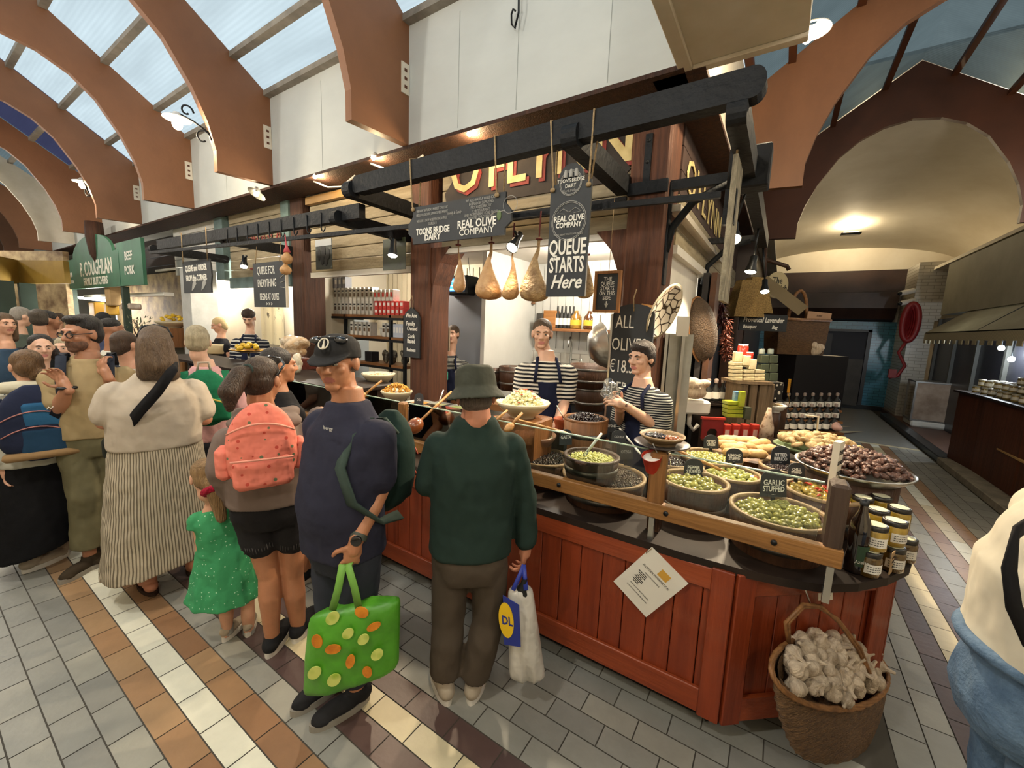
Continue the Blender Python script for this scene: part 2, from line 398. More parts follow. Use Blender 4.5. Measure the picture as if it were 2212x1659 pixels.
# ---------------------------------------------------------------- plywood arches
IN = [(1.23,3.47),(1.23,3.7),(1.16,3.97),(1.03,4.27),(.8,4.64),(.57,4.85),(.3,4.98),(0,5.03)]
OUT = [(1.85,3.5),(1.85,4.53),(0,5.79)]
half = OUT+IN[::-1]
def arch(label,axis,pos,c,m_,th=.08,s1=1):
    b = M(); prof = [(-u,z) for u,z in OUT[:2]][::1]+[(0,5.79)]+[(u,z) for u,z in OUT[:2]][::-1]+IN+[(-u,z) for u,z in IN[:-1][::-1]]
    # strips keep every face planar and simple
    o = [(0,5.79),(.3,5.586),(.57,5.402),(.8,5.245),(1.03,5.088),(1.4,4.836),(1.85,4.53),(1.85,3.5)]
    i = [(0,5.03),(.3,4.98),(.57,4.85),(.8,4.64),(1.03,4.27),(1.16,3.97),(1.23,3.7),(1.23,3.47)]
    for sg in (1,-1):
        A = []
        for (u,z),(u2,z2) in zip(o,i):
            for t in (-th/2,th/2): pass
            A.append([(u*sg,z,-th/2),(u*sg,z,th/2),(u2*sg,z2,th/2),(u2*sg,z2,-th/2)])
        R = [[Vector((pos+t,c+u,z)) if axis == 'X' else Vector((c-u,pos+t,z)) for u,z,t in r] for r in A]
        b.loft(R,True,True,False)
    ob = struct('roof_arch',b,m_,label); ob['category'] = 'arch'
    br = M(); u0 = 1.80; br.cur = 0
    p = (lambda u,z,t: Vector((pos+t,c+u,z))) if axis == 'X' else (lambda u,z,t: Vector((c-u,pos+t,z)))
    sg = 1 if axis == 'X' else -1
    br.box(p(u0,4.05,th/2*sg+.006 if axis == 'X' else -th/2-.006),(.012,.09,.26) if axis == 'X' else (.09,.012,.26))
    br.cur = 1
    for k in (-.07,0,.07): br.box(p(u0,4.05+k,th/2+.013 if axis == 'X' else -th/2-.013),(.006,.03,.025) if axis == 'X' else (.03,.006,.025))
    br.build('bracket',[cream_paint,ply_dark],ob)
    return ob
LX = [-3.2,-5.67,-8.07,-10.46,-12.96,-15.4,-17.9,-20.4,-22.9]
wd = ['first','second','third','fourth','fifth','cream painted','seventh','eighth','ninth']
for i,x in enumerate(LX): arch('%s plywood roof arch along the left aisle' % wd[i].capitalize(),'X',x,1.05,cream_paint if i == 5 else ply)
arch('nearer plywood roof arch across the right aisle','Y',5.65,1.23,ply)
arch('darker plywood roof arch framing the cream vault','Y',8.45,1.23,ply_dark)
# ---------------------------------------------------------------- glazed roof
def glazing(name,base,tr,mixt):
    M_,nt,b = _nt(name); N,L = nt.nodes,nt.links
    t = N.new('ShaderNodeBsdfTransparent'); t.inputs[0].default_value = (*tr,1)
    d = N.new('ShaderNodeBsdfTranslucent')
    tc = N.new('ShaderNodeTexCoord'); mp = N.new('ShaderNodeMapping'); mp.inputs['Scale'].default_value = (.5,3,3); L.new(tc.outputs['Object'],mp.inputs[0])
    nz = N.new('ShaderNodeTexNoise'); nz.inputs['Scale'].default_value = 1.6; nz.inputs['Detail'].default_value = 8; L.new(mp.outputs[0],nz.inputs['Vector'])
    rp = N.new('ShaderNodeValToRGB'); rp.color_ramp.elements[0].position = .3; rp.color_ramp.elements[1].position = .7
    rp.color_ramp.elements[0].color = (*[x*.72 for x in base],1); rp.color_ramp.elements[1].color = (*base,1); L.new(nz.outputs['Fac'],rp.inputs[0]); L.new(rp.outputs[0],d.inputs[0])
    wv = N.new('ShaderNodeTexWave'); wv.inputs['Scale'].default_value = 9; wv.bands_direction = 'Y'; L.new(tc.outputs['Object'],wv.inputs['Vector'])
    mr = N.new('ShaderNodeMapRange'); mr.inputs['To Min'].default_value = mixt-.08; mr.inputs['To Max'].default_value = mixt+.08; L.new(wv.outputs['Fac'],mr.inputs[0])
    mx = N.new('ShaderNodeMixShader'); L.new(mr.outputs[0],mx.inputs[0]); L.new(t.outputs[0],mx.inputs[1]); L.new(d.outputs[0],mx.inputs[2])
    L.new(mx.outputs[0],N['Material Output'].inputs[0]); return M_
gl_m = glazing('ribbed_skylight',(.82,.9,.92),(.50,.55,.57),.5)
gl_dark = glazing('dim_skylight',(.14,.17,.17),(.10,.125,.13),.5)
gl_blue = glazing('dusk_skylight',(.05,.05,.10),(.04,.04,.08),.5)  # dark blue tinted panels for one roof bay
def slope(y): return 4.56+(2.9-y)*.681
n_w = 0
xs = [-.6]+LX
for i in range(len(xs)-1):
    for sd in (1,-1):
        g = M(); a,b_ = xs[i]-.0,xs[i+1]
        yl,yr = (2.9,1.05) if sd == 1 else (-.8,1.05)
        g.quad((a,yl,4.56),(b_,yl,4.56),(b_,yr,slope(1.05)),(a,yr,slope(1.05)))
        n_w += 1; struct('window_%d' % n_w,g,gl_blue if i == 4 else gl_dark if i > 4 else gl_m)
g = M(); g.quad((-.6,-.8,4.56),(3.2,-.8,4.56),(3.2,2.9,4.56),(-.6,2.9,4.56)); n_w += 1; struct('window_%d' % n_w,g,gl_dark)
g = M(); g.quad((-1.6,-2.5,4.56),(3.2,-2.5,4.56),(3.2,-.8,4.56),(-1.6,-.8,4.56)); struct('ceiling',g,cream_paint)
for y0,y1 in ((2.9,5.65),(5.65,8.45)):
    for sd in (-1,1):
        g = M(); x0 = 1.23+sd*1.85
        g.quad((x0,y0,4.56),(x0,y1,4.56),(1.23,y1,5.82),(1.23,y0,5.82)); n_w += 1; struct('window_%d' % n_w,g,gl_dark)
pl = M()
for yy in (2.86,2.5,1.97,1.44,.66,.13,-.4,-.76): pl.box2((-24,yy-.04,slope(yy if yy > 1.05 else 2.1-yy)-.07),(-.6,yy+.04,slope(yy if yy > 1.05 else 2.1-yy)-.012))
for k in range(8): pl.beam((-.6-k*2.5,2.9,4.52),(-.6-k*2.5,1.05,5.78),.05,.03) if k > 5 else None
struct('trim_2',pl,purlin_m,'grey purlins under the skylights')
pl = M()
for u in (.36,.93,1.46,1.8):
    for sd in (-1,1): zz = 4.56+(1.85-u)*.681; pl.box2((1.23+sd*u-.035,2.9,zz-.08),(1.23+sd*u+.035,8.45,zz-.015))
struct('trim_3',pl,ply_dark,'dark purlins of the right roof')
# boxed white pier end hanging over the corner
bx = M(); bx.box2((-.735,2.15,3.5),(-.06,3.0,4.55)); o = struct('trim_4',bx,cream_paint,'boxed white bulkhead at the corner of the two roofs')
fr = M()
for a,b_ in (((-.735,2.15,3.475),(-.655,3.0,3.5)),((-.655,2.94,3.475),(-.06,3.0,3.5))): fr.box2(a,b_,.004)
fr.build('border_strip',cream_paint,o)
# ---------------------------------------------------------------- cream vault and blue end wall
va = M(); rings = []
for i in range(13):
    y = 8.5+6.1*i/12; g = 1-.5*(i/12)**2; a = 1.5+.9*min(1,i/4)
    rings.append([Vector((1.23+a*math.cos(PI*j/24),y,3.5+1.62*g*math.sin(PI*j/24)**.8+.0)) for j in range(25)])
va.loft(rings,False,False,True)
va.box2((-1.2,14.6,2.3),(4.2,14.64,5.4)); va.box2((-1.25,8.5,2.5),(-.66,14.6,3.55)) ; va.box2((3.62,8.5,2.5),(3.7,14.6,3.6))
struct('wall_vault',va,cream_plaster,'cream plaster vault over the far end of the right aisle')
va = M(); va.box2((-.6,8.5,3.5),(-.3,14.6,3.56)); va.box2((2.7,8.5,3.5),(3.7,14.6,3.56)); struct('trim_5',va,cream_plaster)
brown_panel = mat('brown_panel','#3d2a22',.45,c2='#2a1b15',s=2)
bm_ = M(); bm_.box2((-.6,14.3,3.12),(2.6,14.6,3.68)); 
bm_.loft([[Vector((x,14.6,2.36)),Vector((x,14.35,2.42)),Vector((x,14.15,2.7)),Vector((x,14.12,3.1)),Vector((x,14.6,3.1))] for x in (-.6,2.35)],True,True,False)
struct('trim_6',bm_,brown_panel,'dark brown panelled lintel over the blue wall')
def bricks(name,a,b,mo,sx=.22,sy=.075):
    m_,nt,bs = _nt(name); N,L = nt.nodes,nt.links
    tc = N.new('ShaderNodeTexCoord'); mp = N.new('ShaderNodeMapping'); mp.inputs['Rotation'].default_value = (PI/2,0,0); L.new(tc.outputs['Object'],mp.inputs[0])
    t = N.new('ShaderNodeTexBrick'); t.inputs['Scale'].default_value = 1; t.inputs['Brick Width'].default_value = sx; t.inputs['Row Height'].default_value = sy; t.inputs['Mortar Size'].default_value = .006
    t.inputs['Color1'].default_value = (*lin(a),1); t.inputs['Color2'].default_value = (*lin(b),1); t.inputs['Mortar'].default_value = (*lin(mo),1)
    L.new(mp.outputs[0],t.inputs['Vector']); L.new(t.outputs['Color'],bs.inputs['Base Color']); bs.inputs['Roughness'].default_value = .25; return m_
blue_tile = bricks('blue_glazed_brick','#4188a8','#3b7c9a','#285a72'); white_brick = bricks('white_brick','#c9c5ba','#bdb9ae','#9c988c')
bw = M()
for a,b_ in (((-.6,14.5,.1),(.72,14.58,2.36)),((.72,14.5,2.15),(1.98,14.58,2.36)),((1.98,14.5,.1),(2.45,14.58,2.36))): bw.box2(a,b_)
struct('wall_back',bw,blue_tile,'blue glazed brick wall at the end of the right aisle')
nb = mat('navy_shadow','#0c1224',.6)  # even dark navy filling the doorway
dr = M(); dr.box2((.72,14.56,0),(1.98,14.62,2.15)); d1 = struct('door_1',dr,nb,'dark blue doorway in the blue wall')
m2 = M()
for a,b_ in (((.72,14.47,.1),(.79,14.56,2.15)),((1.9,14.47,.1),(1.98,14.56,2.15)),((.72,14.47,2.08),(1.98,14.56,2.15))): m2.box2(a,b_)
m2.build('door_frame',mat('black_frame','#15161a',.4),d1)
m2 = M(); m2.box2((1.2,14.3,.1),(1.86,14.33,1.35)); m2.build('half_door',mat('grey_board','#4a4744',.6,c2='#3a3836',s=3),d1)
m2 = M(); m2.box2((.84,14.4,.1),(1.15,14.44,2.02)); m2.build('door_leaf',mat('dark_leaf','#1c1d24',.5),d1)
bs_ = M(); bs_.box2((-.6,14.44,0),(2.45,14.56,.12)); struct('baseboard_back',bs_,dark_metal)
# ---------------------------------------------------------------- right side: kerb, platform, pier
kerb = mat('kerb_stone','#8b8271',.8,c2='#6f675a',s=7,bump=.3,bs=25)
k = M(); k.box2((2.2,1.2,0),(2.42,8.8,.1),.01); struct('trim_7',k,kerb,'pale stone kerb along the right stalls')
k = M(); k.box2((2.22,8.8,0),(2.40,13.4,.1),.01); struct('trim_8',k,dark_metal)
k = M(); k.box2((2.4,1.2,0),(5,14.6,.095)); struct('trim_9',k,mat('platform','#5a4238',.6))
moss = mat('moss','#2f3b22',.95,c2='#4a5236',s=30,bump=.6)
k = M()
for i in range(46):
    y = 5.65+random.random()*.72; k.ell((2.196,y,.03+random.random()*.045),(.006,.02+.02*random.random(),.012),6,4)
one(k,'moss_patch',moss,'green moss growing on the face of the stone kerb','moss',kind='stuff')
pr = M(); pr.box2((2.45,13.2,.0),(2.85,14.5,2.36)); pr.box2((2.45,13.2,2.36),(2.95,14.55,3.68)); struct('wall_pier',pr,white_brick,'white painted brick pier beside the blue wall')
gb = mat('grey_bulkhead','#84806f',.7,c2='#777363',s=2)
pr = M(); pr.box2((2.62,6.5,2.42),(4.6,11.8,3.42)); struct('trim_10',pr,gb,'grey boxed bulkhead over the awning')
pr = M(); pr.box2((4.9,8.6,0),(5,14.7,3.7)); pr.box2((2.85,14.55,0),(5,14.65,3.7)); struct('wall_outer',pr,cream_plaster)
pr = M(); pr.box2((-.95,8.4,0),(-.58,14.7,3.6)); pr.box2((-.95,8.52,5.95),(5,14.7,6)); pr.box2((-.95,8.4,3.5),(-.9,14.7,6)); pr.box2((4.95,8.4,3.5),(5,14.7,6)); pr.box2((3.2,8.46,0),(5,8.6,6)); pr.box2((-.95,8.5,3.5),(-.6,8.6,6)); struct('wall_outer_left',pr,brown_panel)
pr = M(); pr.box2((2.95,8.2,.1),(3.0,13.2,2.4)); struct('wall_shutter',pr,mat('dark_shutter','#2b2b31',.35,c2='#1c1c22',s=1.5),'dark glazed shutters behind the right stall')
pr = M()
for y in (8.3,9.5,10.7,11.9,13.1): pr.box2((2.9,y-.04,.1),(2.95,y+.04,2.4))
struct('trim_11',pr,mat('steel_post','#4d4d48',.5,.3))
# ================================================================ stall building
def bay(z0,z1,x0,x1,y,n,name,m_,lab):
    b = M(); h = (z1-z0)/n
    for i in range(n): b.box2((x0,y,z0+i*h+.004),(x1,y+.04,z0+(i+1)*h-.004),.006)
    return struct(name,b,m_,lab)
YP = 3.3
bay(2.62,3.5,-3.15,-1.1,YP+.06,6,'wall_fascia',plank_cream,'flaking cream planks above the middle bay of the stall')
bay(2.47,3.5,-5.6,-3.6,YP+.06,7,'wall_fascia.001',plank_cream,'flaking cream planks above the shelf bay')
bay(2.45,3.5,-8.0,-6.0,YP+.06,7,'wall_fascia.002',plank_cream,'flaking planks with faded red lettering above the white bay')
bay(2.6,3.5,-10.4,-8.4,YP+.06,6,'wall_fascia.003',plank_white,'grey white planks at the far end of the stall')
bay(2.5,3.5,-26,-10.6,YP+.3,5,'wall_fascia.004',brown_panel,None)
b = M(); b.box2((-8.0,YP+.03,2.3),(-6.0,YP+.07,2.47)); struct('trim_12',b,grey_green,'blue green lintel over the white bay')
b = M(); b.box2((-26,YP,3.5),(-.75,9,3.56)); b.box2((-26,8.9,0),(-.62,9,3.56)); struct('wall_stall_back',b,plank_white)
b = M(); b.box2((-5.6,YP+.05,2.40),(-3.6,YP+.1,2.47)); b.box2((-3.1,YP+.04,2.57),(-1.1,YP+.1,2.62)); struct('trim_13',b,plank_white,'white lintels under the fascia planks')
b = M(); b.box2((-3.1,YP-.0,3.38),(-1.1,YP+.07,3.46)); b.box2((-5.6,YP,3.36),(-3.6,YP+.07,3.45)); struct('trim_14',b,mat('lit_moulding','#a58250',.5),'varnished moulding under the upper wall')  # moulding in one even tan colour
# painted shop name on a dark ground
sg = M(); sg.prism([(-3.06,3.02),(-1.22,3.02),(-1.14,3.1),(-1.2,3.2),(-1.16,3.49),(-3.06,3.49),(-2.98,3.3),(-3.1,3.17)],(0,YP+.05,0),(1,0,0),(0,0,1),.012)
nm = one(sg,'fascia_sign',mat('sign_ground','#2a2522',.8,c2='#3c332c',s=6,det=8),'dark painted shop name board above the middle bay','sign')
t = M(); text(t,"O'FLYNN",(-2.06,YP+.028,3.16),(1,0,0),(0,0,1),.5,.003,sx=.92,bold=.008); t2 = M(); text(t2,"O'FLYNN",(-2.03,YP+.036,3.13),(1,0,0),(0,0,1),.5,.003,sx=.92,bold=.01)
t.build('letter_face',cream_letter,nm); t2.build('letter_shadow',red_paint,nm)
t = M(); text(t,'MAGGONE',(-6.75,YP+.045,2.98),(1,0,0),(0,0,1),.26,.002,sx=1.1); text(t,'GA',(-6.5,YP+.045,2.56),(1,0,0),(0,0,1),.14,.002); t.box2((-7.3,YP+.044,2.585),(-6.75,YP+.048,2.605))
one(t,'painted_lettering',red_paint,'faded red painted lettering on the planks of the white bay','lettering')
def pillar(x,w,name_l,m_,z1=3.5,y0=YP,dp=.34,brace=0):
    b = M(); b.box2((x-w/2,y0,0),(x+w/2,y0+dp,z1),.02)
    if brace:
        for s_ in ((1,) if brace == 1 else (-1,)):
            pts = [(s_*w/2-.03*s_,1.95),(s_*(w/2+.0),1.95),(s_*(w/2+.03),2.25),(s_*(w/2+.12),2.48),(s_*(w/2+.26),2.64),(s_*w/2-.03*s_,2.64)]
            b.prism(pts,(x,y0+dp*.5,0),(1,0,0),(0,0,1),dp*.8)
    return struct('pillar',b,m_,name_l)
p1 = pillar(-.98,.3,'corner timber post of the stall, behind the olives board',timber_red,brace=-1)
p2 = pillar(-3.42,.3,'red brown timber post with the family owned board',timber_red,brace=1)
p3_ = pillar(-5.85,.3,'dark timber post with net of gourds beside it',timber)
b = M(); b.box2((-6.2,YP-.02,2.3),(-6.0,YP+.3,3.5)); struct('pillar.003',b,grey_green,'blue green painted post')
b = M(); b.box2((-8.35,YP-.02,2.45),(-8.05,YP+.3,3.5)); struct('pillar.004',b,grey_green,'second blue green painted post')
ir = M(); ir.box2((-1.02,YP-.02,2.93),(-.97,YP,3.3)); ir.box2((-1.13,YP-.03,2.87),(-.83,YP+.0,2.96)); ir.build('iron_strap',black_beam,p1)
ir = M(); [ir.ell((-.995,YP-.022,z),.014,8,5) for z in (3.25,3.1)]; ir.build('bolt',black_beam,p1)
# stall interior
b = M(); b.box2((-3.1,5.3,.0),(-.9,5.36,2.75)); b.box2((-3.16,4.1,0),(-3.1,5.3,2.75)); struct('wall_kitchen',b,mat('boarded_white','#c9cac6',.55,c2='#bfc0bc',s=2),'white boarded back wall of the stall')
b = M()
for i in range(18): b.box2((-3.08+i*.12,5.292,1.55),(-3.076+i*.12,5.3,2.72))
b.build('board_groove',mat('groove','#8f908c',.8),bpy.data.objects['wall_kitchen'])
b = M(); b.box2((-3.1,5.285,.95),(-.9,5.3,1.5)); struct('trim_15',b,bricks('white_tile','#d4d3cd','#cecdc7','#9c9a94',.15,.15),'white square tiles above the kitchen sink')
b = M(); b.box2((-5.6,YP+.1,2.75),(-.75,6,2.8)); struct('ceiling.001',b,mat('ceiling_boards','#cfc8bc',.7,c2='#bfb7aa',s=1.5),'white boarded ceiling inside the stall')
b = M(); b.box2((-6.0,5.0,0),(-3.16,5.06,2.75)); struct('wall_shelf_bay',b,mat('warm_boarding','#d8cfb6',.6,c2='#cdc3a8',s=2),'cream tongue and groove wall behind the pasta shelves')
b = M()
for i in range(24): b.box2((-5.95+i*.12,4.99,.2),(-5.945+i*.12,5.0,2.7))
b.build('board_groove',mat('groove_warm','#9c937b',.8),bpy.data.objects['wall_shelf_bay'])
b = M(); b.box2((-4.55,4.55,0),(-3.5,4.6,2.4)); struct('wall_grey_partition',b,mat('grey_partition','#6d7077',.7),'grey partition behind the red boxes')
b = M(); b.box2((-12,4.3,0),(-6.05,4.36,2.75)); b.box2((-6.05,YP+.3,0),(-6.0,5,2.75)); struct('wall_white_bay',b,mat('ivory_wall','#d8d2c2',.6,c2='#cec7b5',s=1.2),'ivory wall behind the left serving bay')
b = M(); b.box2((-8.95,2.95,0),(-8.55,3.35,2.62)); struct('pillar.005',b,mat('white_post','#b9bab7',.6,c2='#a8a9a6',s=5),'white painted post at the end of the stall')
b = M(); b.box2((-12,YP+.2,2.75),(-6,5,2.8)); struct('ceiling.002',b,plank_white)
# right flank of the stall
for k,(z0,z1,m_) in enumerate(((2.55,2.95,plank_cream),(2.95,3.5,mat('sign_brown','#33241f',.8,c2='#46322a',s=4)))):
    b = M(); n = 3
    for i in range(n): b.box2((-.86,3.64,z0+(z1-z0)*i/n+.003),(-.82,8.4,z0+(z1-z0)*(i+1)/n-.003))
    struct('wall_flank.%03d' % k,b,m_,'planks on the right flank of the stall')
t = M(); text(t,"O'FLYNN",(-.81,4.9,3.02),(0,1,0),(0,0,1),.42,.003,sx=1.3); one(t,'painted_lettering',cream_letter,'pale painted shop name on the dark right flank','lettering')
b = M(); b.box2((-.9,3.64,2.48),(-.8,8.4,2.55)); struct('trim_16',b,plank_white,'white moulding on the right flank')
b = M(); b.box2((-.72,5.0,0),(-.66,5.35,2.5)); b.box2((-.72,6.6,0),(-.6,8.4,2.5)); struct('pillar.006',b,mat('brown_door_frame','#55331e',.6,c2='#3c2212',s=6),'brown timber frame on the right flank')
b = M(); b.box2((-.8,5.0,0),(-.74,8.5,2.5)); struct('wall_flank_dark',b,mat('dark_flank','#1d1a1c',.7))
b = M(); b.box2((-.9,3.64,0.9),(-.86,5.0,2.5)); struct('wall_flank_white',b,plank_white)
# ================================================================ canopy of black timbers
def rounded_bar(mb,a,b,w,h,hint=UP):
    """timber bar with half-round ends"""
    a,b = Vector(a),Vector(b); x,y,d = frame(b-a,hint); l = (b-a).length; r = h/2; pts = []
    for i in range(9): q = PI/2+PI*i/8; pts.append((r*math.cos(q)*.8,r*math.sin(q)))
    for i in range(9): q = -PI/2+PI*i/8; pts.append((l+r*math.cos(q)*.8,r*math.sin(q)))
    mb.prism(pts,a,d,y,w)
YB = 2.37; ZBm = 2.99
cn = thing('canopy_frame','black painted timber canopy hanging over the olive counter','frame',(-1.0,YP,2.99))
b = M(); rounded_bar(b,Y(775,402,YB)+Vector((.02,0,0)),Y(1628,186,YB),.09,.14); b.build('front_beam',black_beam,cn)
for x,ya,z,nm_ in ((-1.17,YB-.03,2.985,0),(-3.28,YB-.03,2.985,1)):
    b = M(); rounded_bar(b,(x,ya,z-.03),(x,3.3,z-.03),.1,.13); b.build('outrigger',black_beam,cn)
b = M(); rounded_bar(b,(-.3,YB,2.9),(-.3,5.6,2.9),.09,.13); b.build('side_beam',black_beam,cn)
b = M(); b.box2((-.42,3.15,2.78),(-.18,3.3,3.04),.01); b.build('joint_block',black_beam,cn)
b = M()
b.beam((-.83,3.38,2.93),(-.3,3.38,2.93),.05,.07); b.tube([(-.83,3.38,2.45),(-.8,3.38,2.62),(-.66,3.38,2.8),(-.42,3.38,2.9)],.03,6); b.box2((-.84,3.34,2.2),(-.815,3.42,2.95)); b.build('bracket',black_beam,cn)
b = M(); b.beam((-.83,5.2,2.87),(-.3,5.2,2.87),.05,.06); b.tube([(-.83,5.2,2.4),(-.8,5.2,2.6),(-.6,5.2,2.8),(-.4,5.2,2.85)],.03,6); b.build('bracket',black_beam,cn)
b = M(); ra,rb = Z(325,546,2.62),Z(1557,421,2.62); b.beam(ra,rb,.03,.035); rail = b.build('hanging_rail',black_beam,cn)
b = M(); b.box2((-.36,rb.y-.02,2.45),(-.3,rb.y+.03,2.64)); b.build('bracket',black_beam,cn)
b = M(); b.beam((-3.2,3.27,2.83),(-1.13,3.27,2.83),.03,.07); b.build('wall_batten',black_beam,cn)
c2 = thing('canopy_frame','lower black timber canopy with a row of hooks over the left bays','frame',(-5.0,YP,2.82))
A2,B2 = Z(345,530,2.82),Z(775,458,2.82)
b = M(); b.beam(A2,B2+Vector((.05,0,0)),.07,.13); b.build('front_beam',black_beam,c2)
for (px,py),(qx,qy) in (((725,470),(882,502)),((485,517),(625,532)),((330,538),(490,558))):
    b = M(); p = Z(px,py,2.78); rounded_bar(b,p,(p.x,3.3,2.78),.09,.12); b.build('outrigger',black_beam,c2)
for i in range(9):
    p = A2.lerp(B2,.47+i*.052)+Vector((0,-.04,0)); b = M()
    b.tube([p+Vector((0,0,.04)),p+Vector((0,0,-.1)),p+Vector((.01,0,-.13)),p+Vector((.035,0,-.14)),p+Vector((.06,0,-.125)),p+Vector((.065,0,-.1))],.006,6); b.build('hook',black_beam,c2)
# ---------------------------------------------------------------- hanging boards
def board(name,label,tl,tr,br,bl,y,shape=None,th=.018,m_=board_black,frame_m=None,cat='sign',y2=None):
    """board parallel to the aisle; corners given where they hang"""
    P4 = [Y(*p,y) for p in (tl,tr,br,bl)]; x0 = (P4[0].x+P4[3].x)/2; x1 = (P4[1].x+P4[2].x)/2; z1 = (P4[0].z+P4[1].z)/2; z0 = (P4[2].z+P4[3].z)/2
    w,h = x1-x0,z1-z0; t = thing(name,label,cat,((x0+x1)/2,y,z0))
    poly = shape(w,h) if shape else [(-w/2,0),(w/2,0),(w/2,h),(-w/2,h)]
    b = M(); b.prism(poly,((x0+x1)/2,y,z0),(1,0,0),(0,0,1),th); b.build('board',m_,t)
    return t,(x0+x1)/2,y-th/2-.002,z0,w,h
def put_text(t,lines,cx,y,z0,w,h,m_=chalk,name='lettering',bold=.0):
    for s,fx,fz,sz,*o in lines:
        b = M(); text(b,s,(cx+(fx-.5)*w,y,z0+fz*h),(1,0,0),(0,0,1),sz*h,.0012,sx=o[0] if o else 1,shear=o[1] if len(o) > 1 else 0,bold=o[2] if len(o) > 2 else bold); b.build(name,m_,t)
def ogee(w,h):
    a = w/2; return [(-a+.05,0),(a-.05,0),(a-.05,.16*h),(a,.3*h),(a,.55*h),(a-.05,.75*h),(a-.05,h),(-a+.05,h),(-a+.05,.75*h),(-a,.55*h),(-a,.3*h),(-a+.05,.16*h)]
def rope(t,pts,r=.006): b = M(); b.tube(pts,r,6); b.build('rope',twine,t)
t,cx,y,z0,w,h = board('hanging_sign','wide black board lettered with dairy and olive company names',(884,468),(1105,392),(1108,503),(884,532),YB-.02,ogee)
put_text(t,[('TOONS BRIDGE',.27,.24,.24,.72,0,.006),('DAIRY',.27,.07,.23,.9,0,.004),('REAL OLIVE',.7,.27,.28,.86,0,.006),('COMPANY',.7,.09,.23,1)],cx,y,z0,w,h)
put_text(t,[('WE HAVE SATURDAY MARKET STALLS AT',.26,.84,.1,.62),('MIDLETON, GALWAY, LIMERICK MILK MARKET',.26,.73,.1,.56),('WE HAVE A SHOP IN SERPENTINE AVENUE',.26,.57,.1,.6),('DUBLIN 4',.27,.47,.1,.7),('WE ALSO HAVE A WAREHOUSE',.74,.89,.1,.7),('IN BANDON SUPPLYING',.74,.8,.1,.7),('PRODUCE DIRECTLY',.74,.71,.1,.7),('TO RESTAURANTS',.74,.62,.1,.7),('AND INDEPENDENT FOOD SHOPS',.74,.54,.1,.68),('AROUND THE COUNTRY',.74,.46,.1,.7),('Family & Family',.49,.66,.11,.7,.3)],cx,y,z0,w,h,chalk_grey,'small_lettering')
b = M(); b.ell((cx+.40*w,y,z0+.47*h),(.02,.003,.035),8,6); b.build('olive_emblem',mat('olive_paint','#5d7048',.7),t)
b = M()
for s_ in (-1,1): b.tube([(cx+.40*w,y,z0+.55*h),(cx+.40*w+s_*.04,y,z0+.56*h),(cx+.40*w+s_*.075,y,z0+.47*h)],.003,5)
b.tube([(cx+.49*w+.055*math.cos(q*PI/10)*1.0,y,z0+.68*h+.055*math.sin(q*PI/10)) for q in range(20)],.002,5,closed=True); b.build('emblem_line',chalk_grey,t)
for fx in (.06,.88):
    x = cx+(fx-.5)*w; rope(t,[(x,y,z0+h*.93),(x,y-.01,z0+h),(x-.02,YB-.055,3.06),(x-.015,YB,3.075),(x,YB+.05,3.06),(x+.03,y+.03,z0+h)]); b = M(); b.ell((x,y-.005,z0+h*.94),(.02,.012,.016),8,6); b.build('knot',twine,t)
def arched(w,h): return [(-w/2,0),(w/2,0),(w/2,h*.86),(.3*w,h*.86),(.3*w,h*.9)]+[(.3*w*math.cos(q*PI/8),h*.9+.1*h*math.sin(q*PI/8)) for q in range(9)]+[(-.3*w,h*.86),(-w/2,h*.86)]
t,cx,y,z0,w,h = board('hanging_sign','tall black board reading queue starts here, hung below the beam',(1189,358),(1276,350),(1270,638),(1185,643),YB-.01,arched)
put_text(t,[('QUEUE',.5,.325,.165,.6,0,.008),('STARTS',.5,.19,.165,.54,0,.008),('Here',.5,.065,.15,.85,.35,.002),('REAL OLIVE',.5,.575,.062,.8,0,.002),('COMPANY',.5,.528,.056,.8,0,.001),("TOON'S BRIDGE",.5,.862,.04,.78),('DAIRY',.5,.822,.04,.8)],cx,y,z0,w,h)
put_text(t,[('Cork Ireland',.5,.79,.03,.9,.3),('THINGS ABOUT WHAT GOOD PEOPLE',.5,.47,.018,.8)],cx,y,z0,w,h,chalk_grey,'small_lettering')
b = M()
for zc,rr in ((.575,.43),(.575,.40),(.855,.27),(.855,.245)): b.tube([(cx+rr*w*math.cos(q*PI/16),y,z0+zc*h+rr*w*math.sin(q*PI/16)*1.0) for q in range(32)],.0022,5,closed=True)
for s_ in (-1,0,1): b.lathe((cx+s_*.035,y,z0+.895*h),[(.012,0),(.014,.02),(.008,.045)],8)
for s_ in (-1,1): b.tube([(cx,y,z0+.64*h),(cx+s_*.04,y,z0+.67*h),(cx+s_*.08,y,z0+.64*h),(cx+s_*.03,y,z0+.63*h)],.002,5)
b.build('roundel',chalk_grey,t)
for s_ in (-1,1):
    x = cx+s_*.44*w; rope(t,[(x,y,z0+h*.82),(x,y,z0+h*.86),(x+s_*.02,YB-.055,3.06),(x+s_*.02,YB,3.075),(x+s_*.02,YB+.05,3.06),(x,y+.03,z0+h*.86)]); b = M(); b.ell((x,y-.005,z0+h*.82),(.018,.012,.014),8,6); b.build('knot',twine,t)
def rnd_top(w,h): return [(-w/2,0),(w/2,0),(w/2,h*.8),(.36*w,h*.9),(.12*w,h*.97),(.1*w,h),(-.1*w,h),(-.12*w,h*.97),(-.36*w,h*.9),(-w/2,h*.8)]
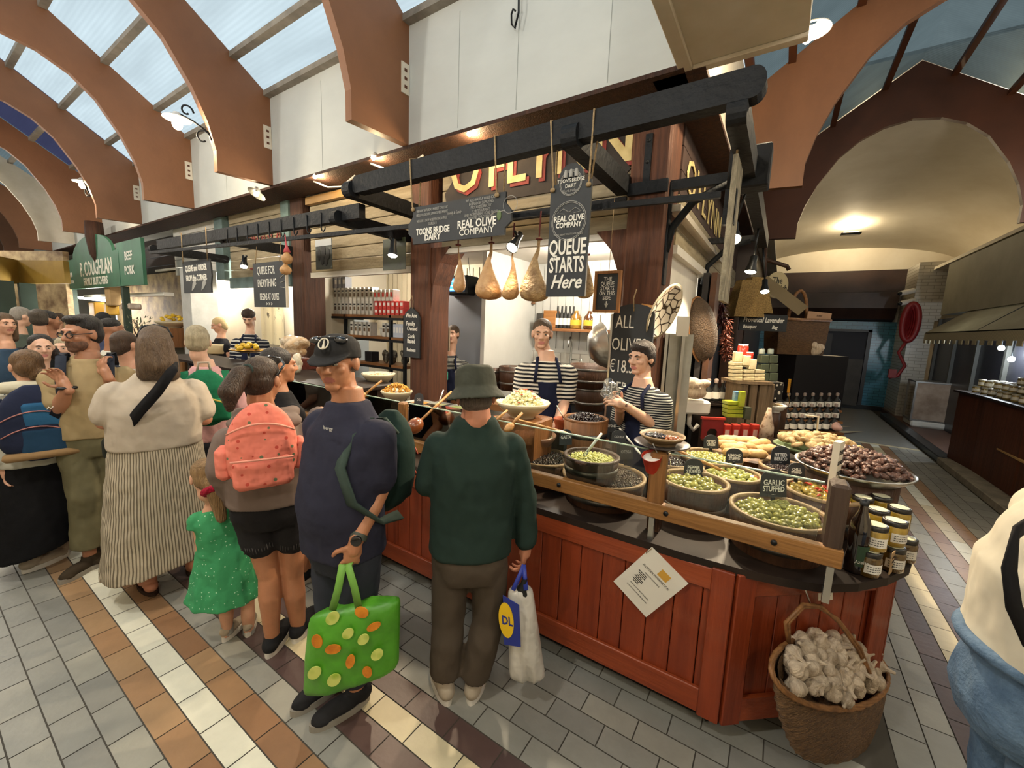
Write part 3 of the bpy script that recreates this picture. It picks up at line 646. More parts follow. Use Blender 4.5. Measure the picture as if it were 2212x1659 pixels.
t,cx,y,z0,w,h = board('chalkboard','large black board with the price of all olives, behind the woman server',(1322,652),(1408,662),(1400,960),(1313,950),3.1,lambda w,h: [(-w/2,0),(w/2,0),(w/2,h*.93)]+[(w/2*math.cos(q*PI/10),h*.93+.07*h*math.sin(q*PI/10)) for q in range(1,10)]+[(-w/2,h*.93)])
put_text(t,[('ALL',.3,.83,.13,.62),('OLIVES',.43,.67,.13,.62),('€18.50',.36,.51,.13,.6),('PER',.27,.35,.13,.6)],cx,y,z0,w,h)
rope(t,[(cx,y,z0+h*.95),(cx-.01,y,z0+h+.04),(cx+.005,y+.01,z0+h+.11)],.005)
b = M(); b.box2((cx-w/2-.016,y-.004,z0-.02),(cx-w/2,y+.03,z0+h*.93)); b.build('edge_strip',metal,t)
t,cx,y,z0,w,h = board('chalkboard','small wood framed board saying the queue starts on this side',(1292,593),(1337,590),(1334,668),(1288,671),3.0)
put_text(t,[('THE',.5,.8,.16,.8),('QUEUE',.5,.67,.16,.78),('STARTS',.5,.54,.16,.74),('ON THIS',.5,.41,.16,.74),('SIDE',.5,.28,.16,.76)],cx,y,z0,w,h)
b = M(); e = .02
for a_,b_ in (((-w/2-e,-e),(w/2+e,0)),((-w/2-e,h),(w/2+e,h+e)),((-w/2-e,0),(-w/2,h)),((w/2,0),(w/2+e,h))): b.box2((cx+a_[0],y-.012,z0+a_[1]),(cx+b_[0],y+.02,z0+b_[1]))
b.build('frame',wood('frame_wood','#a3713f','#7c5129',ax='Z'),t); b = M(); b.beam((cx,y,z0+.24*h),(cx,y,z0+.09*h),.006,.002); b.prism([(-.015,.03),(0,0),(.015,.03)],(cx,y,z0+.06*h),(1,0,0),(0,0,1),.002); b.build('arrow',chalk,t)
rope(t,[(cx,y+.01,z0+h),(cx+.005,y+.01,z0+h+.55)],.002)
t,cx,y,z0,w,h = board('chalkboard','narrow black board about a family owned business on the timber post',(874,664),(907,664),(907,772),(872,772),3.27,rnd_top)
put_text(t,[('We Are',.5,.8,.12,.8),('Family',.46,.64,.12,.82),('Owned',.56,.54,.12,.8),('Cork',.5,.39,.12,.82),('Based',.5,.29,.12,.8),('Business',.5,.12,.1,.74)],cx,y,z0,w,h,bold=.002)
rope(t,[(cx-.02,y,z0+h*.97),(cx-.02,y,z0+h+.07),(cx,y+.01,z0+h+.13),(cx+.03,y,z0+h+.07),(cx+.02,y,z0+h*.97)],.004)
t,cx,y,z0,w,h = board('hanging_sign','black board telling people to queue and order from the corner',(396,568),(458,556),(457,625),(397,640),A2.lerp(B2,.2).y-.05,lambda w,h: [(-w/2+.02,0),(w/2-.02,.0),(w/2-.02,.25*h),(w/2+.01,.5*h),(w/2,h*.8),(w/2-.03,h),(-w/2+.02,h)])
put_text(t,[('QUEUE and ORDER',.5,.68,.26,.72,0,.01),('FROM the CORNER',.5,.38,.26,.7,0,.01)],cx,y,z0,w,h)
b = M()
for fx in (.32,.66): x = cx+(fx-.5)*w; b.prism([(0,0),(.06,.02),(.16,.09),(.14,.11),(.2,.15),(.12,.15),(.04,.1)],(x,y,z0+.07*h),(1,0,0),(0,0,1),.002)
b.build('pointing_hand',chalk_grey,t)
for fx in (.06,.92): x = cx+(fx-.5)*w; rope(t,[(x,y,z0+h*.95),(x,y,2.91)],.006)
t,cx,y,z0,w,h = board('hanging_sign','tilted chalkboard announcing the queue for everything begins at olives',(547,570),(614,563),(624,662),(552,665),2.35)
put_text(t,[('QUEUE FOR',.42,.74,.25,.58),('EVERYTHING',.44,.46,.25,.56),('BEGINS AT OLIVES',.5,.16,.22,.46),('> > >',.5,.03,.12,1)],cx,y,z0,w,h)
b = M()
for q in range(4): b.beam((cx+.36*w,y,z0+(.74-.1*q)*h),(cx+.47*w,y,z0+(.84-.14*q)*h),.008,.002)
b.build('chalk_ray',chalk,t); b = M(); b.box2((cx+w/2,y-.002,z0),(cx+w/2+.012,y+.025,z0+h*.9)); b.build('edge_strip',cream_paint,t)
for fx in (.1,.85): x = cx+(fx-.5)*w; rope(t,[(x,y,z0+h*.98),(x,y+.02,2.6)],.004)
# black panels on the left wall and photographs
t,cx,y,z0,w,h = board('chalkboard','plain round topped blackboard leaning on the ivory wall',(368,590),(408,590),(412,660),(371,660),3.6,lambda w,h: [(-w/2,0),(w/2,0),(w/2,h*.75)]+[(w/2*math.cos(q*PI/10),h*.75+.25*h*math.sin(q*PI/10)) for q in range(1,10)]+[(-w/2,h*.75)])
ph = mat('cow_photo','#20261e',.5,c2='#8e9a86',s=5,det=8,lo=.55,hi=.75)
ph2 = mat('night_photo','#1b2018',.5,c2='#3c4a30',s=3,lo=.4,hi=.7)
for nm,lb,q,mm in (('photo_print','photograph of dark cattle hung under the fascia beams',((682,517),(718,517),(717,582),(683,582)),ph),('photo_print','dark photograph print hung beside the second timber post',((828,516),(876,514),(877,583),(828,583)),ph2)):
    t,cx,y,z0,w,h = board(nm,lb,*q,3.2,m_=mm,th=.008,cat='photo')
    b = M()
    if mm is ph:
        b.box2((cx-w/2,y-.003,z0+.78*h),(cx+w/2,y,z0+h))
        b.build('sky_strip',mat('photo_sky','#b9bec0',.5),t)
        b = M(); [b.ell((cx+dx*w,y,z0+dz*h),(.05*k,.003,.09*k),10,8) for dx,dz,k in ((0,.6,1),(-.28,.5,.8),(.28,.5,.8),(-.08,.35,.9),(.15,.3,.8))]; b.build('cow_figure',mat('black_cow','#0c0d0c',.6),t)
# ---------------------------------------------------------------- things hung from the rail
ham_m = mat('cured_ham','#96683a',.5,c2='#c9a878',s=7,det=7,lo=.35,hi=.75,bump=.5,bs=30,rnd=.1); ham_d = mat('mouldy_ham','#6d4f2d',.65,c2='#a98d63',s=14,det=8,bump=.8,bs=45)
def ham(label,top,bot,wpx,y,m_,side=1,thin=1.):
    A,B = Y(*top,y),Y(*bot,y); Hh = A.z-B.z; w = wpx*(A-EYE).dot(FH)/FPX; t = thing('cured_ham',label,'ham',(A.x,y,B.z),'hams hung from the rail')
    b = M(); rings = []
    prof = [(0,.07),(.03,.1),(.08,.085),(.2,.11),(.34,.2),(.48,.4),(.62,.66),(.75,.9),(.86,1.),(.94,.86),(.985,.5),(1,.12)]
    for f,r in prof:
        cx_ = A.x+(B.x-A.x)*f+side*.1*w*math.sin(f*PI*1.1)*(f > .3); rings.append([Vector((cx_+r*w/2*math.cos(2*PI*j/20)*(1+.08*math.cos(4*PI*j/20+f*4)),y+r*w/2*.62*thin*math.sin(2*PI*j/20),A.z-f*Hh)) for j in range(20)])
    b.loft(rings); b.build('leg_of_ham',m_,t)
    b = M(); b.tube([A+Vector((0,0,-.02)),A+Vector((.0,0,.06)),A+Vector((.005,0,.17))],.006,6); b.tube([A+Vector((.018*math.cos(q),.018*math.sin(q),-.015)) for q in np.linspace(0,6,12)],.006,6); b.build('cord',mat('ham_cord','#5b241f',.9),t)
yr = 2.55
ham('narrow pale ham leg, leftmost on the rail',(990,525),(992,632),32,yr,ham_m,1)
ham('broad smooth golden ham below the wide sign',(1062,520),(1056,648),68,yr,ham_m,-1)
ham('slim brown ham beside the middle spotlight',(1108,535),(1101,648),42,yr,ham_m,1)
ham('dark mottled ham with trotter turned up',(1165,512),(1153,652),72,yr,ham_d,-1)
ham('ham half hidden behind the queue board',(1268,545),(1262,645),40,yr+.1,ham_d,1)
t = thing('cheese_net','pink net with two gourd shaped cheeses beside the timber post','cheese',Y(620,595,2.25))
for i,(q,rx,rz) in enumerate((((620,557),.052,.062),((617,582),.056,.055))):
    b = M(); c = Y(*q,2.25); b.lathe(c-Vector((0,0,rz)),[(0,0),(rx*.7,rz*.2),(rx,rz*.8),(rx*.9,rz*1.2),(rx*.45,rz*1.7),(rx*.2,rz*2.1)],16); b.build('cheese',mat('pale_cheese','#c39a68',.5,c2='#a87c4c',s=20),t)
b = M(); c = Y(620,545,2.25); b.tube([c,Y(619,532,2.25),Y(617,520,2.25),Y(616,507,2.25)],[.035,.012,.006,.005],10); b.build('net',mat('pink_net','#c4545a',.7),t)
# ---------------------------------------------------------------- spotlights
def spotlight(label,px,py,y=None,d=None,aim=(0,0,-1),r=.045,L_=.15,power=40,cold=False,mount=None,group='track spotlights',lampon=True):
    c = Y(px,py,y) if y is not None else V(px,py,d); a = Vector(aim).normalized(); t = thing('spotlight',label,'spotlight',c,group)
    b = M(); b.lathe(c-a*.005,[(r*.55,-L_*1.0),(r*.6,-L_*.98),(r*.62,-L_*.5),(r,-.0),(r*.97,.012),(r*.9,.0)],18,a); b.build('housing',dark_metal,t)
    b = M(); b.lathe(c,[(0,.004),(r*.85,.002),(r*.9,-.01)],18,a); b.build('lens',bulb_cold if cold else bulb,t)
    if mount: b = M(); b.tube([c-a*L_*.8,Vector(mount)],.01,6); b.build('bracket',dark_metal,t)
    if lampon: lamp('spot_beam',c+a*.03,power,(.85,.93,1) if cold else (1,.8,.55),.03,120,c+a,t)
    return t
spotlight('black spotlight left of the second timber post',848,552,2.55,aim=(.25,-.3,-1),power=44,mount=Y(842,512,2.55))
spotlight('black spotlight hung under the wide sign, between two hams',1106,535,2.5,aim=(.05,-.9,-1),power=46,mount=Y(1112,500,2.5))
spotlight('black spotlight nearest the corner post on the right',1583,517,3.3,aim=(.12,-.75,-1),r=.055,power=115,mount=(-.3,3.3,2.86))
spotlight('second spotlight along the right side beam',1621,587,4.6,aim=(-.1,-.3,-1),r=.055,power=95,mount=(-.3,4.6,2.86))
spotlight('farthest spotlight on the right side beam',1652,630,5.6,aim=(.1,-.5,-1),r=.05,power=60,mount=(-.3,5.6,2.86))
spotlight('unlit black spotlight beside the tilted chalkboard',527,576,2.5,aim=(.5,-.3,-1),power=6,mount=Y(533,553,2.5),lampon=False)
spotlight('white spotlight inside the pasta shelf bay',675,596,3.9,aim=(.4,.3,-.8),r=.04,power=26)
spotlight('small white spotlight inside the stall near the corner post',1482,541,4.6,aim=(-.2,0,-1),r=.045,power=16)
spotlight('small lamp on the kitchen wall between two hams',1117,626,4.6,aim=(.5,-.3,-.7),r=.035,power=10)
for i,(px,py,lb) in enumerate(((680,379,'bulb under the upper wall left of the second arch'),(806,338,'bulb under the upper wall left of the first arch'),(1014,286,'bulb under the upper wall above the painted shop name'))):
    c = Z(px,py+3,3.46); t = thing('eaves_lamp',lb,'lamp',c,'small lamps under the upper wall'); b = M(); b.ell(c,.022,10,6); b.build('bulb',bulb,t); b = M(); b.cyl(c+Vector((0,0,.015)),c+Vector((0,.03,.05)),.02,10); b.build('holder',white_plastic,t)
    lamp('eaves_beam',c+Vector((0,.05,-.04)),9,(1,.72,.4),.03,parent=t)
    if i < 2: b = M(); b.tube([c+Vector((-.1,.05,-.02)),c+Vector((.1,.1,-.1)),c+Vector((.35,.1,-.13)),c+Vector((.6,.1,-.05))],.01,6); b.build('cable',white_plastic,t)
c = Z(555,418,3.4); t = thing('eaves_lamp','round reflector lamp glowing under the upper wall near the blue green posts','lamp',c); b = M(); b.lathe(c,[(.02,.06),(.1,0),(.11,-.01)],16,(0,.5,.8)); b.tube([c+UP*.01,c+UP*.08],.02,6); b.build('reflector',metal,t); b = M(); b.ell(c+Vector((0,-.01,-.01)),.03,8,6); b.build('bulb',bulb,t); lamp('eaves_beam',c+Vector((0,.03,-.06)),8,(1,.8,.5),.03,parent=t)
def scroll_lamp(label,px,py,x,root,power=30):
    c = X(px,py,x); t = thing('arch_lamp',label,'lamp',c,'scrolled bracket lamps on the arches'); b = M(); b.ell(c,(.05,.05,.06),12,8); b.build('bulb',bulb,t)
    b = M(); b.lathe(c+Vector((0,0,.06)),[(.03,.06),(.05,.03),(.13,.0),(.135,-.01),(.12,.0)],20); b.build('shade',white_plastic,t)
    R_ = Vector(root); b = M(); b.tube([c+Vector((0,0,.12)),c.lerp(R_,.5)+Vector((0,0,.08)),R_],.012,6)
    d = (R_-c); s = d.normalized()
    for k,(f,rr) in enumerate(((.75,.09),(.3,.07))): q0 = c.lerp(R_,f)+Vector((0,0,-.06 if k == 0 else .17)); b.tube([q0+s*rr*math.cos(q)*(1-q/9)+UP*rr*math.sin(q)*(1-q/9) for q in np.linspace(0,5.5,14)],.01,6)
    b.build('scroll_bracket',black_beam,t); lamp('arch_glow',c-Vector((0,0,.08)),power,(1,.82,.55),.06,parent=t)
scroll_lamp('lit lamp on a scrolled iron bracket by the second arch',383,268,-5.9,(-5.67,2.25,3.86))
scroll_lamp('smaller lit lamp by the fourth arch',178,400,-10.6,(-10.46,2.2,3.9),20)
c = Y(1744,78,3.4); t = thing('arch_lamp','lit lamp with round shade under the white bulkhead','lamp',c); b = M(); b.ell(c,(.03,.03,.045),12,8); b.build('bulb',bulb,t); b = M(); b.lathe(c+Vector((.02,.03,.05)),[(.025,.04),(.04,.02),(.1,.0),(.105,-.012),(.095,0)],20); b.build('shade',white_plastic,t); b = M(); b.tube([c+Vector((.0,.03,.09)),c+Vector((-.04,.05,.16)),c+Vector((-.05,.02,.3))],.012,6); b.build('stem',black_beam,t); lamp('arch_glow',c-Vector((0,0,.07)),40,(1,.82,.55),.05,parent=t)
b = M(); c = Y(1113,30,2.84); b.tube([c+Vector((.02,0,.3)),c+Vector((.03,0,0)),c+Vector((.0,0,-.1)),c+Vector((-.03,0,-.06)),c+Vector((-.035,0,.01)),c+Vector((-.02,0,.04)),c+Vector((0,0,.02))],.008,6); one(b,'iron_scroll',black_beam,'curled black iron hook on the white upper wall','hook')
for i,(px,py,lb,cold) in enumerate(((1838,505,'warm uplight near the left of the vault',0),(2165,432,'warm uplight on the right of the vault',0),(2082,502,'small cool uplight low on the vault',1))):
    c = Y(px,py,13.2 if i < 2 else 13.6); t = thing('uplight',lb,'light',c,'uplights on the vault'); b = M(); b.box(c,(.4,.2,.06),None,.02); b.build('housing',dark_metal,t)
    b = M(); b.box(c+Vector((0,.0,.035)),(.3,.12,.012)); b.build('lens',bulb_cold if cold else bulb,t)
    lamp('uplight_glow',c+Vector((0,-.05,.25)),230 if not cold else 60,(.85,.93,1) if cold else (1,.8,.5),.08,parent=t)

# unseen lamps added on the opposite side of the aisles to brighten the hall
for i,(x,y,z,pw) in enumerate(((-1.3,-.55,3.95,150),(-3.9,-.55,3.95,150),(-6.4,-.55,3.95,130),(-9.0,-.55,3.95,120),(-12,-.55,3.95,120),(-16,.6,3.9,120),(1.5,-1.5,3.95,120),(2.9,1.2,3.95,80),(2.9,4.2,3.95,40),(2.6,7.2,3.9,30))):
    t = thing('arch_lamp','unseen fill lamp added on the wall across the aisle from the stall','lamp',(x,y,z),'fill lamps added across the aisle'); b = M(); b.ell((x,y,z),(.05,.05,.06),12,8); b.build('bulb',bulb,t); b = M(); b.lathe((x,y,z+.06),[(.03,.06),(.05,.03),(.13,0),(.12,.0)],20); b.build('shade',white_plastic,t); b = M(); b.tube([(x,y,z+.12),(x,y-.2 if x < 2 else y,z+.2),(x if x < 2 else 3.2,-.8 if x < 1 else y-.3 if x < 2 else y,z+.1)],.012,6); b.build('scroll_bracket',black_beam,t)
    lamp('arch_glow',(x,y,z-.09),pw*.46,(1,.95,.86),.08,parent=t)
for i,(x,y,z,pw) in enumerate(((-2.0,4.4,2.68,45),(-4.6,4.2,2.68,40),(-7.4,3.9,2.7,90),(-10.5,3.8,2.7,90),(-1.4,3.8,2.68,25))):  # ceiling lamps added inside the stall to make its bays brighter
    t = thing('ceiling_lamp','round fill lamp added under the stall ceiling','lamp',(x,y,z),'fill lamps added inside the stall'); b = M(); b.lathe((x,y,z),[(0,0),(.08,.0),(.1,.03),(.1,.07),(0,.07)],20); b.build('diffuser',bulb,t); lamp('ceiling_glow',(x,y,z-.06),pw*.8,(1,.92,.8),.08,parent=t)
# ================================================================ the counter
red_wood = wood('stained_red_pine','#8a3a1a','#6b2710',.45,2.2,'Z',.12,coat=.25)
red_wood_h = wood('stained_red_rail','#94431f','#742d13',.45,2.2,'X',.12,coat=.25)
dark_top = mat('dark_worktop','#2b201a',.5,c2='#1d1612',s=4,spec=.25)
oak = wood('oak_rail','#9a6d3a','#6b4722',.5,3,'X',.2); oak_v = wood('oak_post','#8a5f33','#5f3f20',.5,3,'Z',.2); walnut_v = wood('dark_post','#4b3a2f','#33261e',.5,3,'Z',.2)
CA,CB,YF = Vector((-.06,1.92,0)),Vector((.53,2.43,0)),1.92
ct = thing('olive_counter','red stained timber counter running along the aisle and turning the corner','counter',(-1.5,2.2,0))
def panel(a,b,n,m_v,m_h,stile=True):
    a,b = Vector(a),Vector(b); d = (b-a).normalized(); nn = Vector((d.y,-d.x,0)); L_ = (b-a).length; R = Matrix((d,-nn,UP)).transposed()
    B_ = M()
    for i in range(n):
        w = L_/n; B_.box(a+d*(w*(i+.5))+UP*.45+nn*-.012,(w-.004,.02,.72),R,.003)
    B_.build('boards',m_v,ct)
    for nm,z,h in (('top_rail',.757,.1),('bottom_rail',.155,.12)): B_ = M(); B_.box(a+d*L_/2+UP*z+nn*.008,(L_,.022,h),R,.004); B_.build(nm,m_h,ct)
    if stile:
        for s in ((.045,L_-.045) if stile == 2 else (L_-.045,)): B_ = M(); B_.box(a+d*s+UP*.45+nn*.012,(.09,.024,.73),R,.004); B_.build('corner_stile',m_v,ct)
    B_ = M(); B_.box(a+d*L_/2+UP*.045-nn*.09,(L_,.02,.09),R); B_.build('plinth',dark_metal,ct)
panel((-6.2,YF,0),CA,52,red_wood,red_wood_h,1); panel(CA,CB,7,red_wood,red_wood_h,2); panel(CB,CB+Vector((0,2.3,0)),18,red_wood,red_wood_h,2)
poly = [(-6.2,1.90),(-1.14,1.90),(-.28,1.90),(-.05,1.915),(.12,1.95),(.25,2.0),(.37,2.1),(.48,2.23),(.58,2.4),(.63,2.58),(.64,2.85),(.6,3.1),(.57,4.75),(-.42,4.75),(-.42,2.8),(-6.2,2.8)]
B_ = M(); B_.prism(poly,(0,0,.822),(1,0,0),(0,1,0),.036); B_.build('worktop',dark_top,ct)
B_ = M(); B_.box2((-6.2,2.74,0),(-.42,2.78,.8)); B_.box2((-.46,2.8,0),(-.42,4.75,.8)); B_.build('inner_panel',dark_top,ct)
# glass guard with oak rail
gd = thing('sneeze_guard','oak rail with glass guard standing above the counter edge','guard',(-.4,1.97,.84))
B_ = M(); ra_,rb_ = Y(900,958,1.96),Y(1826,1197,1.94); xa = -4.2
B_.box2((xa,1.94,.945),(.285,1.985,1.02),.004); B_.build('oak_rail',oak,gd)
for x in (-.93,-.37,.06): B_ = M(); B_.cyl((x,1.94,.985),(x,1.935,.985),.012,10); B_.build('bolt',dark_metal,gd)
for x,m_,h,w in ((-.43,oak_v,1.27,.075),(.25,walnut_v,1.275,.06),(-2.2,oak_v,1.27,.06)):
    B_ = M(); B_.box2((x-w/2,1.95,1.0),(x+w/2,2.01 if m_ is oak_v else 2.06,h),.012); B_.build('post',m_,gd)
    B_ = M(); B_.box2((x-.012,1.93,.8),(x+.012,1.955,.95)); B_.build('bracket',metal,gd)
for a_,b_ in ((-4.2,-2.25),(-2.15,-.48),(-.38,.2)):
    B_ = M(); B_.box2((a_,1.985,1.0),(b_,1.993,1.262)); B_.build('glass_pane',glass('clear_guard',(.97,1,.98),.1),gd)
    B_ = M(); B_.box2((a_,1.984,1.262),(b_,1.994,1.267)); B_.build('glass_edge',mat('glass_edge','#9fb5a4',.2,spec=.8),gd)
# ---------------------------------------------------------------- tubs and heaps
stave = wood('stave_dark','#4a2f1d','#2f1d12',.5,3,'Z',.3,rnd=.15); stave_l = wood('stave_light','#8a5a33','#63401f',.5,3,'Z',.3); hoop_m = mat('hoop','#8d8b86',.35,.9,c2='#6b6965',s=8)
rim_m = wood('worn_rim','#9a8260','#6e5638',.55,3,'X',.2)
terra = mat('terracotta','#a9522c',.55,c2='#8d4020',s=6); cream_glaze = mat('cream_glaze','#d9cdae',.2,c2='#cabd9c',s=3,coat=.5); pink_glaze = mat('brown_glaze','#94705a',.35,c2='#7b5844',s=3,coat=.3)
def tub(label,c,z0,R,H,m_=None,hoops=(.35,),rimw=.016,sq=1.,group='wooden olive tubs',rim=None,flare=1.12):
    c = Vector((c[0],c[1],z0)); t = thing('wooden_tub',label,'tub',c,group); m_ = m_ or stave
    b = M(); b.lathe(c,[(R/flare,0),(R*(1/flare+1)/2,H*.5),(R,H),(R-rimw,H),(R-rimw,H*.3),(0,H*.3)],40); b.build('staves',m_,t)
    b = M(); b.lathe(c,[(R+.001,H-.012),(R+.002,H+.002),(R-rimw-.001,H+.002),(R-rimw-.001,H-.012)],40); b.build('rim',rim or rim_m,t)
    for f in hoops:
        r0 = R/flare+(R-R/flare)*f; b = M(); b.lathe(c,[(r0+.001,H*f-.016),(r0+.004,H*f-.016),(r0+.005,H*f+.016),(r0+.001,H*f+.016)],40); b.build('hoop',hoop_m,t)
    return t
def bowl(label,c,R,H,m_,name='bowl',foot=.45,group=None,inner=None):
    c = Vector(c); t = thing(name,label,'bowl',c,group); b = M()
    b.lathe(c,[(R*foot,0),(R*foot*1.05,.012),(R*.72,H*.4),(R*.93,H*.8),(R*1.0,H),(R*.975,H+.006),(R*.9,H*.85),(R*.66,H*.5),(R*.3,H*.25),(0,H*.22)],36); b.build('shell',m_,t)
    if inner: b = M(); b.lathe(c,[(R*.972,H+.0062),(R*.9,H*.87),(R*.7,H*.57)],36); b.build('painted_rim',inner,t)
    return t
def base_olive(name,r,m_,L_=1.3,hole=True):
    b = M(); n = 10; b.lathe((0,0,0),[(r*.22,-r*L_),(r*.62,-r*L_*.88),(r*.93,-r*L_*.45),(r,0),(r*.93,r*L_*.45),(r*.6,r*L_*.88),(r*.3,r*L_*.98)]+([(r*.16,r*L_*.8)] if hole else []),n,(0,0,1),True,True)
    return b.build(name,m_,None,(0,0,0))
green_olive = mat('green_olive','#9a9646',.28,c2='#7c7b34',s=30,rnd=.22,coat=.3); green_pale = mat('pale_green_olive','#b0af60',.28,c2='#97984c',s=30,rnd=.2,coat=.3); mix_olive = mat('golden_olive','#a48a3c',.28,c2='#7d6a28',s=30,rnd=.25,coat=.3)
black_olive = mat('black_olive','#1a1213',.15,c2='#2c1b1c',s=25,rnd=.3,coat=.6); brown_olive = mat('brown_olive','#4a3a2a',.2,c2='#2e2218',s=25,rnd=.3,coat=.5)
def disc_pts(R,sp,jit=.35):
    out = []; n = int(R/sp)+2
    for i in range(-n,n+1):
        for j in range(-n,n+1):
            x = (i+(j % 2)*.5)*sp; y = j*sp*.87; x += random.uniform(-jit,jit)*sp; y += random.uniform(-jit,jit)*sp
            if x*x+y*y < R*R: out.append((x,y))
    return out
def mound(c,R,h,lumps,m_,name,label,cat,seed=0,zs=None):
    """bumpy heap surface, one uncountable mass"""
    b = M(); rings = []; nr = 10
    for i in range(nr+1):
        f = i/nr; rings.append([Vector((c[0]+R*f*math.cos(2*PI*j/36),c[1]+R*f*math.sin(2*PI*j/36),c[2]+h*(1-f*f)+lumps*noise.noise(Vector((f*6*math.cos(2*PI*j/36)+seed,f*6*math.sin(2*PI*j/36),seed)))*(f < .98))) for j in range(36)])
    rings[0] = [rings[0][0]]*36; b.loft(rings,False,True,True); return one(b,name,m_,label,cat,kind='stuff')
def heap_stuff(c,R,h,r,m_,name,label,cat,sp=None,L_=1.25,layers=2,seg=(7,5),flat=1.,jit=.35):
    """small fruit nobody would count, one mass"""
    b = M(); bm_base = [(0,0,-.012)]
    for k in range(layers):
        for x,y in disc_pts(R*(1-.06*k),sp or r*2.,jit):
            f = (x*x+y*y)/(R*R); q = Quaternion((random.gauss(0,1),random.gauss(0,1),random.gauss(0,1),random.gauss(0,1))).normalized().to_matrix()
            b.ell((c[0]+x,c[1]+y,c[2]+h*(1-f)-k*r*.9+random.uniform(-.3,.3)*r),(r,r*flat,r*L_),seg[0],seg[1],q)
    return one(b,name,m_,label,cat,kind='stuff')
def heap_things(proto,c,R,h,r,label,group,sp=None,tilt=1.,zf=None,limit=999,cat='olive',jit=.3):
    n = 0
    for x,y in disc_pts(R,sp or r*2.05,jit):
        if n >= limit: break
        f = (x*x+y*y)/(R*R); z = c[2]+h*(1-f)+random.uniform(-.35,.45)*r
        o = proto.copy(); COL.objects.link(o); o.location = (c[0]+x,c[1]+y,z); o.rotation_euler = (random.uniform(-1.6,1.6)*tilt,random.uniform(-1.6,1.6)*tilt,random.uniform(0,6.3)); s = random.uniform(.88,1.1); o.scale = (s,s,s)
        tag(o,label,cat,group); n += 1
    return n
olv = base_olive('green_olive',.0162,green_olive,1.25); olv_p = base_olive('green_olive',.0145,green_pale,1.3); olv_m = base_olive('golden_olive',.0165,mix_olive,1.35)
def card(label,px,py,wpx,hpx,d,lines,lean=.12,yaw=0.,m_=None,textm=None,fs=.3):
    """little arched black label standing in the food"""
    c = V(px,py,d); k = d/FPX*1.02; w,h = wpx*k,hpx*k; t = thing('label_board',label,'label',c-Vector((0,0,h/2)))
    ux = (RH*math.cos(yaw)+FH*math.sin(yaw)).normalized(); uy = (UP+FH*lean).normalized(); nn = ux.cross(uy); p0 = c-uy*h/2
    poly = [(-w/2,0),(w/2,0),(w/2*.96,h*.62)]+[(w/2*.96*math.cos(q*PI/10),h*.62+.38*h*math.sin(q*PI/10)) for q in range(1,10)]+[(-w/2*.96,h*.62)]
    b = M(); b.prism(poly,p0,ux,uy,.006); b.build('board',m_ or board_black,t)
    b = M(); b.box(p0-uy*.04,(.02,.004,.09),Matrix((ux,nn,uy)).transposed()); b.build('stake',dark_metal,t)
    for s,fz,sz,sx in lines: b = M(); text(b,s,p0+uy*fz*h+nn*.0035,ux,uy,sz*h,.0006,sx=sx,bold=.0005); b.build('lettering',textm or chalk,t)
    return t
def two(a,b_): return [(a,.42,.27,.8),(b_,.2,.27,.72),('- - -',.07,.1,.8)]
WT = .84
g_c = Z(1682,1104,1.02); g_R = .205
tub('wide wooden tub heaped with garlic stuffed olives, nearest the corner post',(g_c.x,g_c.y+.0),WT,g_R,.185)
heap_things(olv,(g_c.x,g_c.y,1.0),g_R-.033,.012,.0162,'green olive in the tub with the garlic stuffed label','olives in the garlic stuffed tub')
mound((g_c.x,g_c.y,.985),g_R-.017,.012,.006,mat('olive_bed','#4c4a1c',.4,c2='#38360f',s=40),'olive_layer','bed of green olives under the garlic stuffed label','olives',1)
p_c = Z(1500,1038,1.03)+Vector((0,0,0)); p_R = .175
tub('wooden tub of pepper stuffed olives beside the oak post',(p_c.x,p_c.y),WT,p_R,.195)
heap_things(olv,(p_c.x,p_c.y,1.005),p_R-.032,.014,.0162,'green olive in the tub with the pepper stuffed label','olives in the pepper stuffed tub')
mound((p_c.x,p_c.y,.993),p_R-.017,.012,.006,mat('olive_bed','#4c4a1c'),'olive_layer','bed of green olives under the pepper stuffed label','olives',2)
c_c = Z(1775,1062,1.03); tub('wooden tub of chilli stuffed olives with red peppers behind the corner post',(c_c.x,c_c.y),WT,.17,.195)
heap_things(olv_m,(c_c.x,c_c.y,1.015),.14,.02,.0165,'golden green olive in the tub with the chilli stuffed label','olives in the chilli stuffed tub',limit=80)
mound((c_c.x,c_c.y,1.0),.15,.014,.006,mat('olive_bed','#4c4a1c'),'olive_layer','bed of olives under the chilli stuffed label','olives',3)
chil = M(); chil.tube([(-.03,0,0),(-.012,.004,.008),(.012,0,.008),(.03,-.006,0)],[.003,.007,.006,.002],6); chil = chil.build('red_chilli',mat('red_chilli','#b2321a',.3,rnd=.15,coat=.3),None,(0,0,0))
for i in range(12):
    a = random.uniform(0,6.3); o = chil.copy(); COL.objects.link(o); rr = random.uniform(.02,.13); o.location = (c_c.x+rr*math.cos(a),c_c.y+rr*math.sin(a),1.05-.3*rr*rr/.17); o.rotation_euler = (0,random.uniform(-.4,.4),a); tag(o,'red chilli lying on the chilli stuffed olives','chilli','chillies on the chilli stuffed olives')
bpy.data.objects.remove(chil)
a_c = Z(1588,1022,1.03); tub('wooden tub of almond stuffed olives with the gourd ladle in it',(a_c.x-.02,a_c.y),WT,.16,.19)
heap_things(olv_p,(a_c.x-.02,a_c.y,1.01),.13,.014,.0145,'pale green olive in the tub with the almond stuffed label','olives in the almond stuffed tub',limit=90)
mound((a_c.x-.02,a_c.y,1.0),.145,.012,.006,mat('olive_bed','#4c4a1c'),'olive_layer','bed of pale olives under the almond stuffed label','olives',4)
for o in (olv,olv_p,olv_m): bpy.data.objects.remove(o)
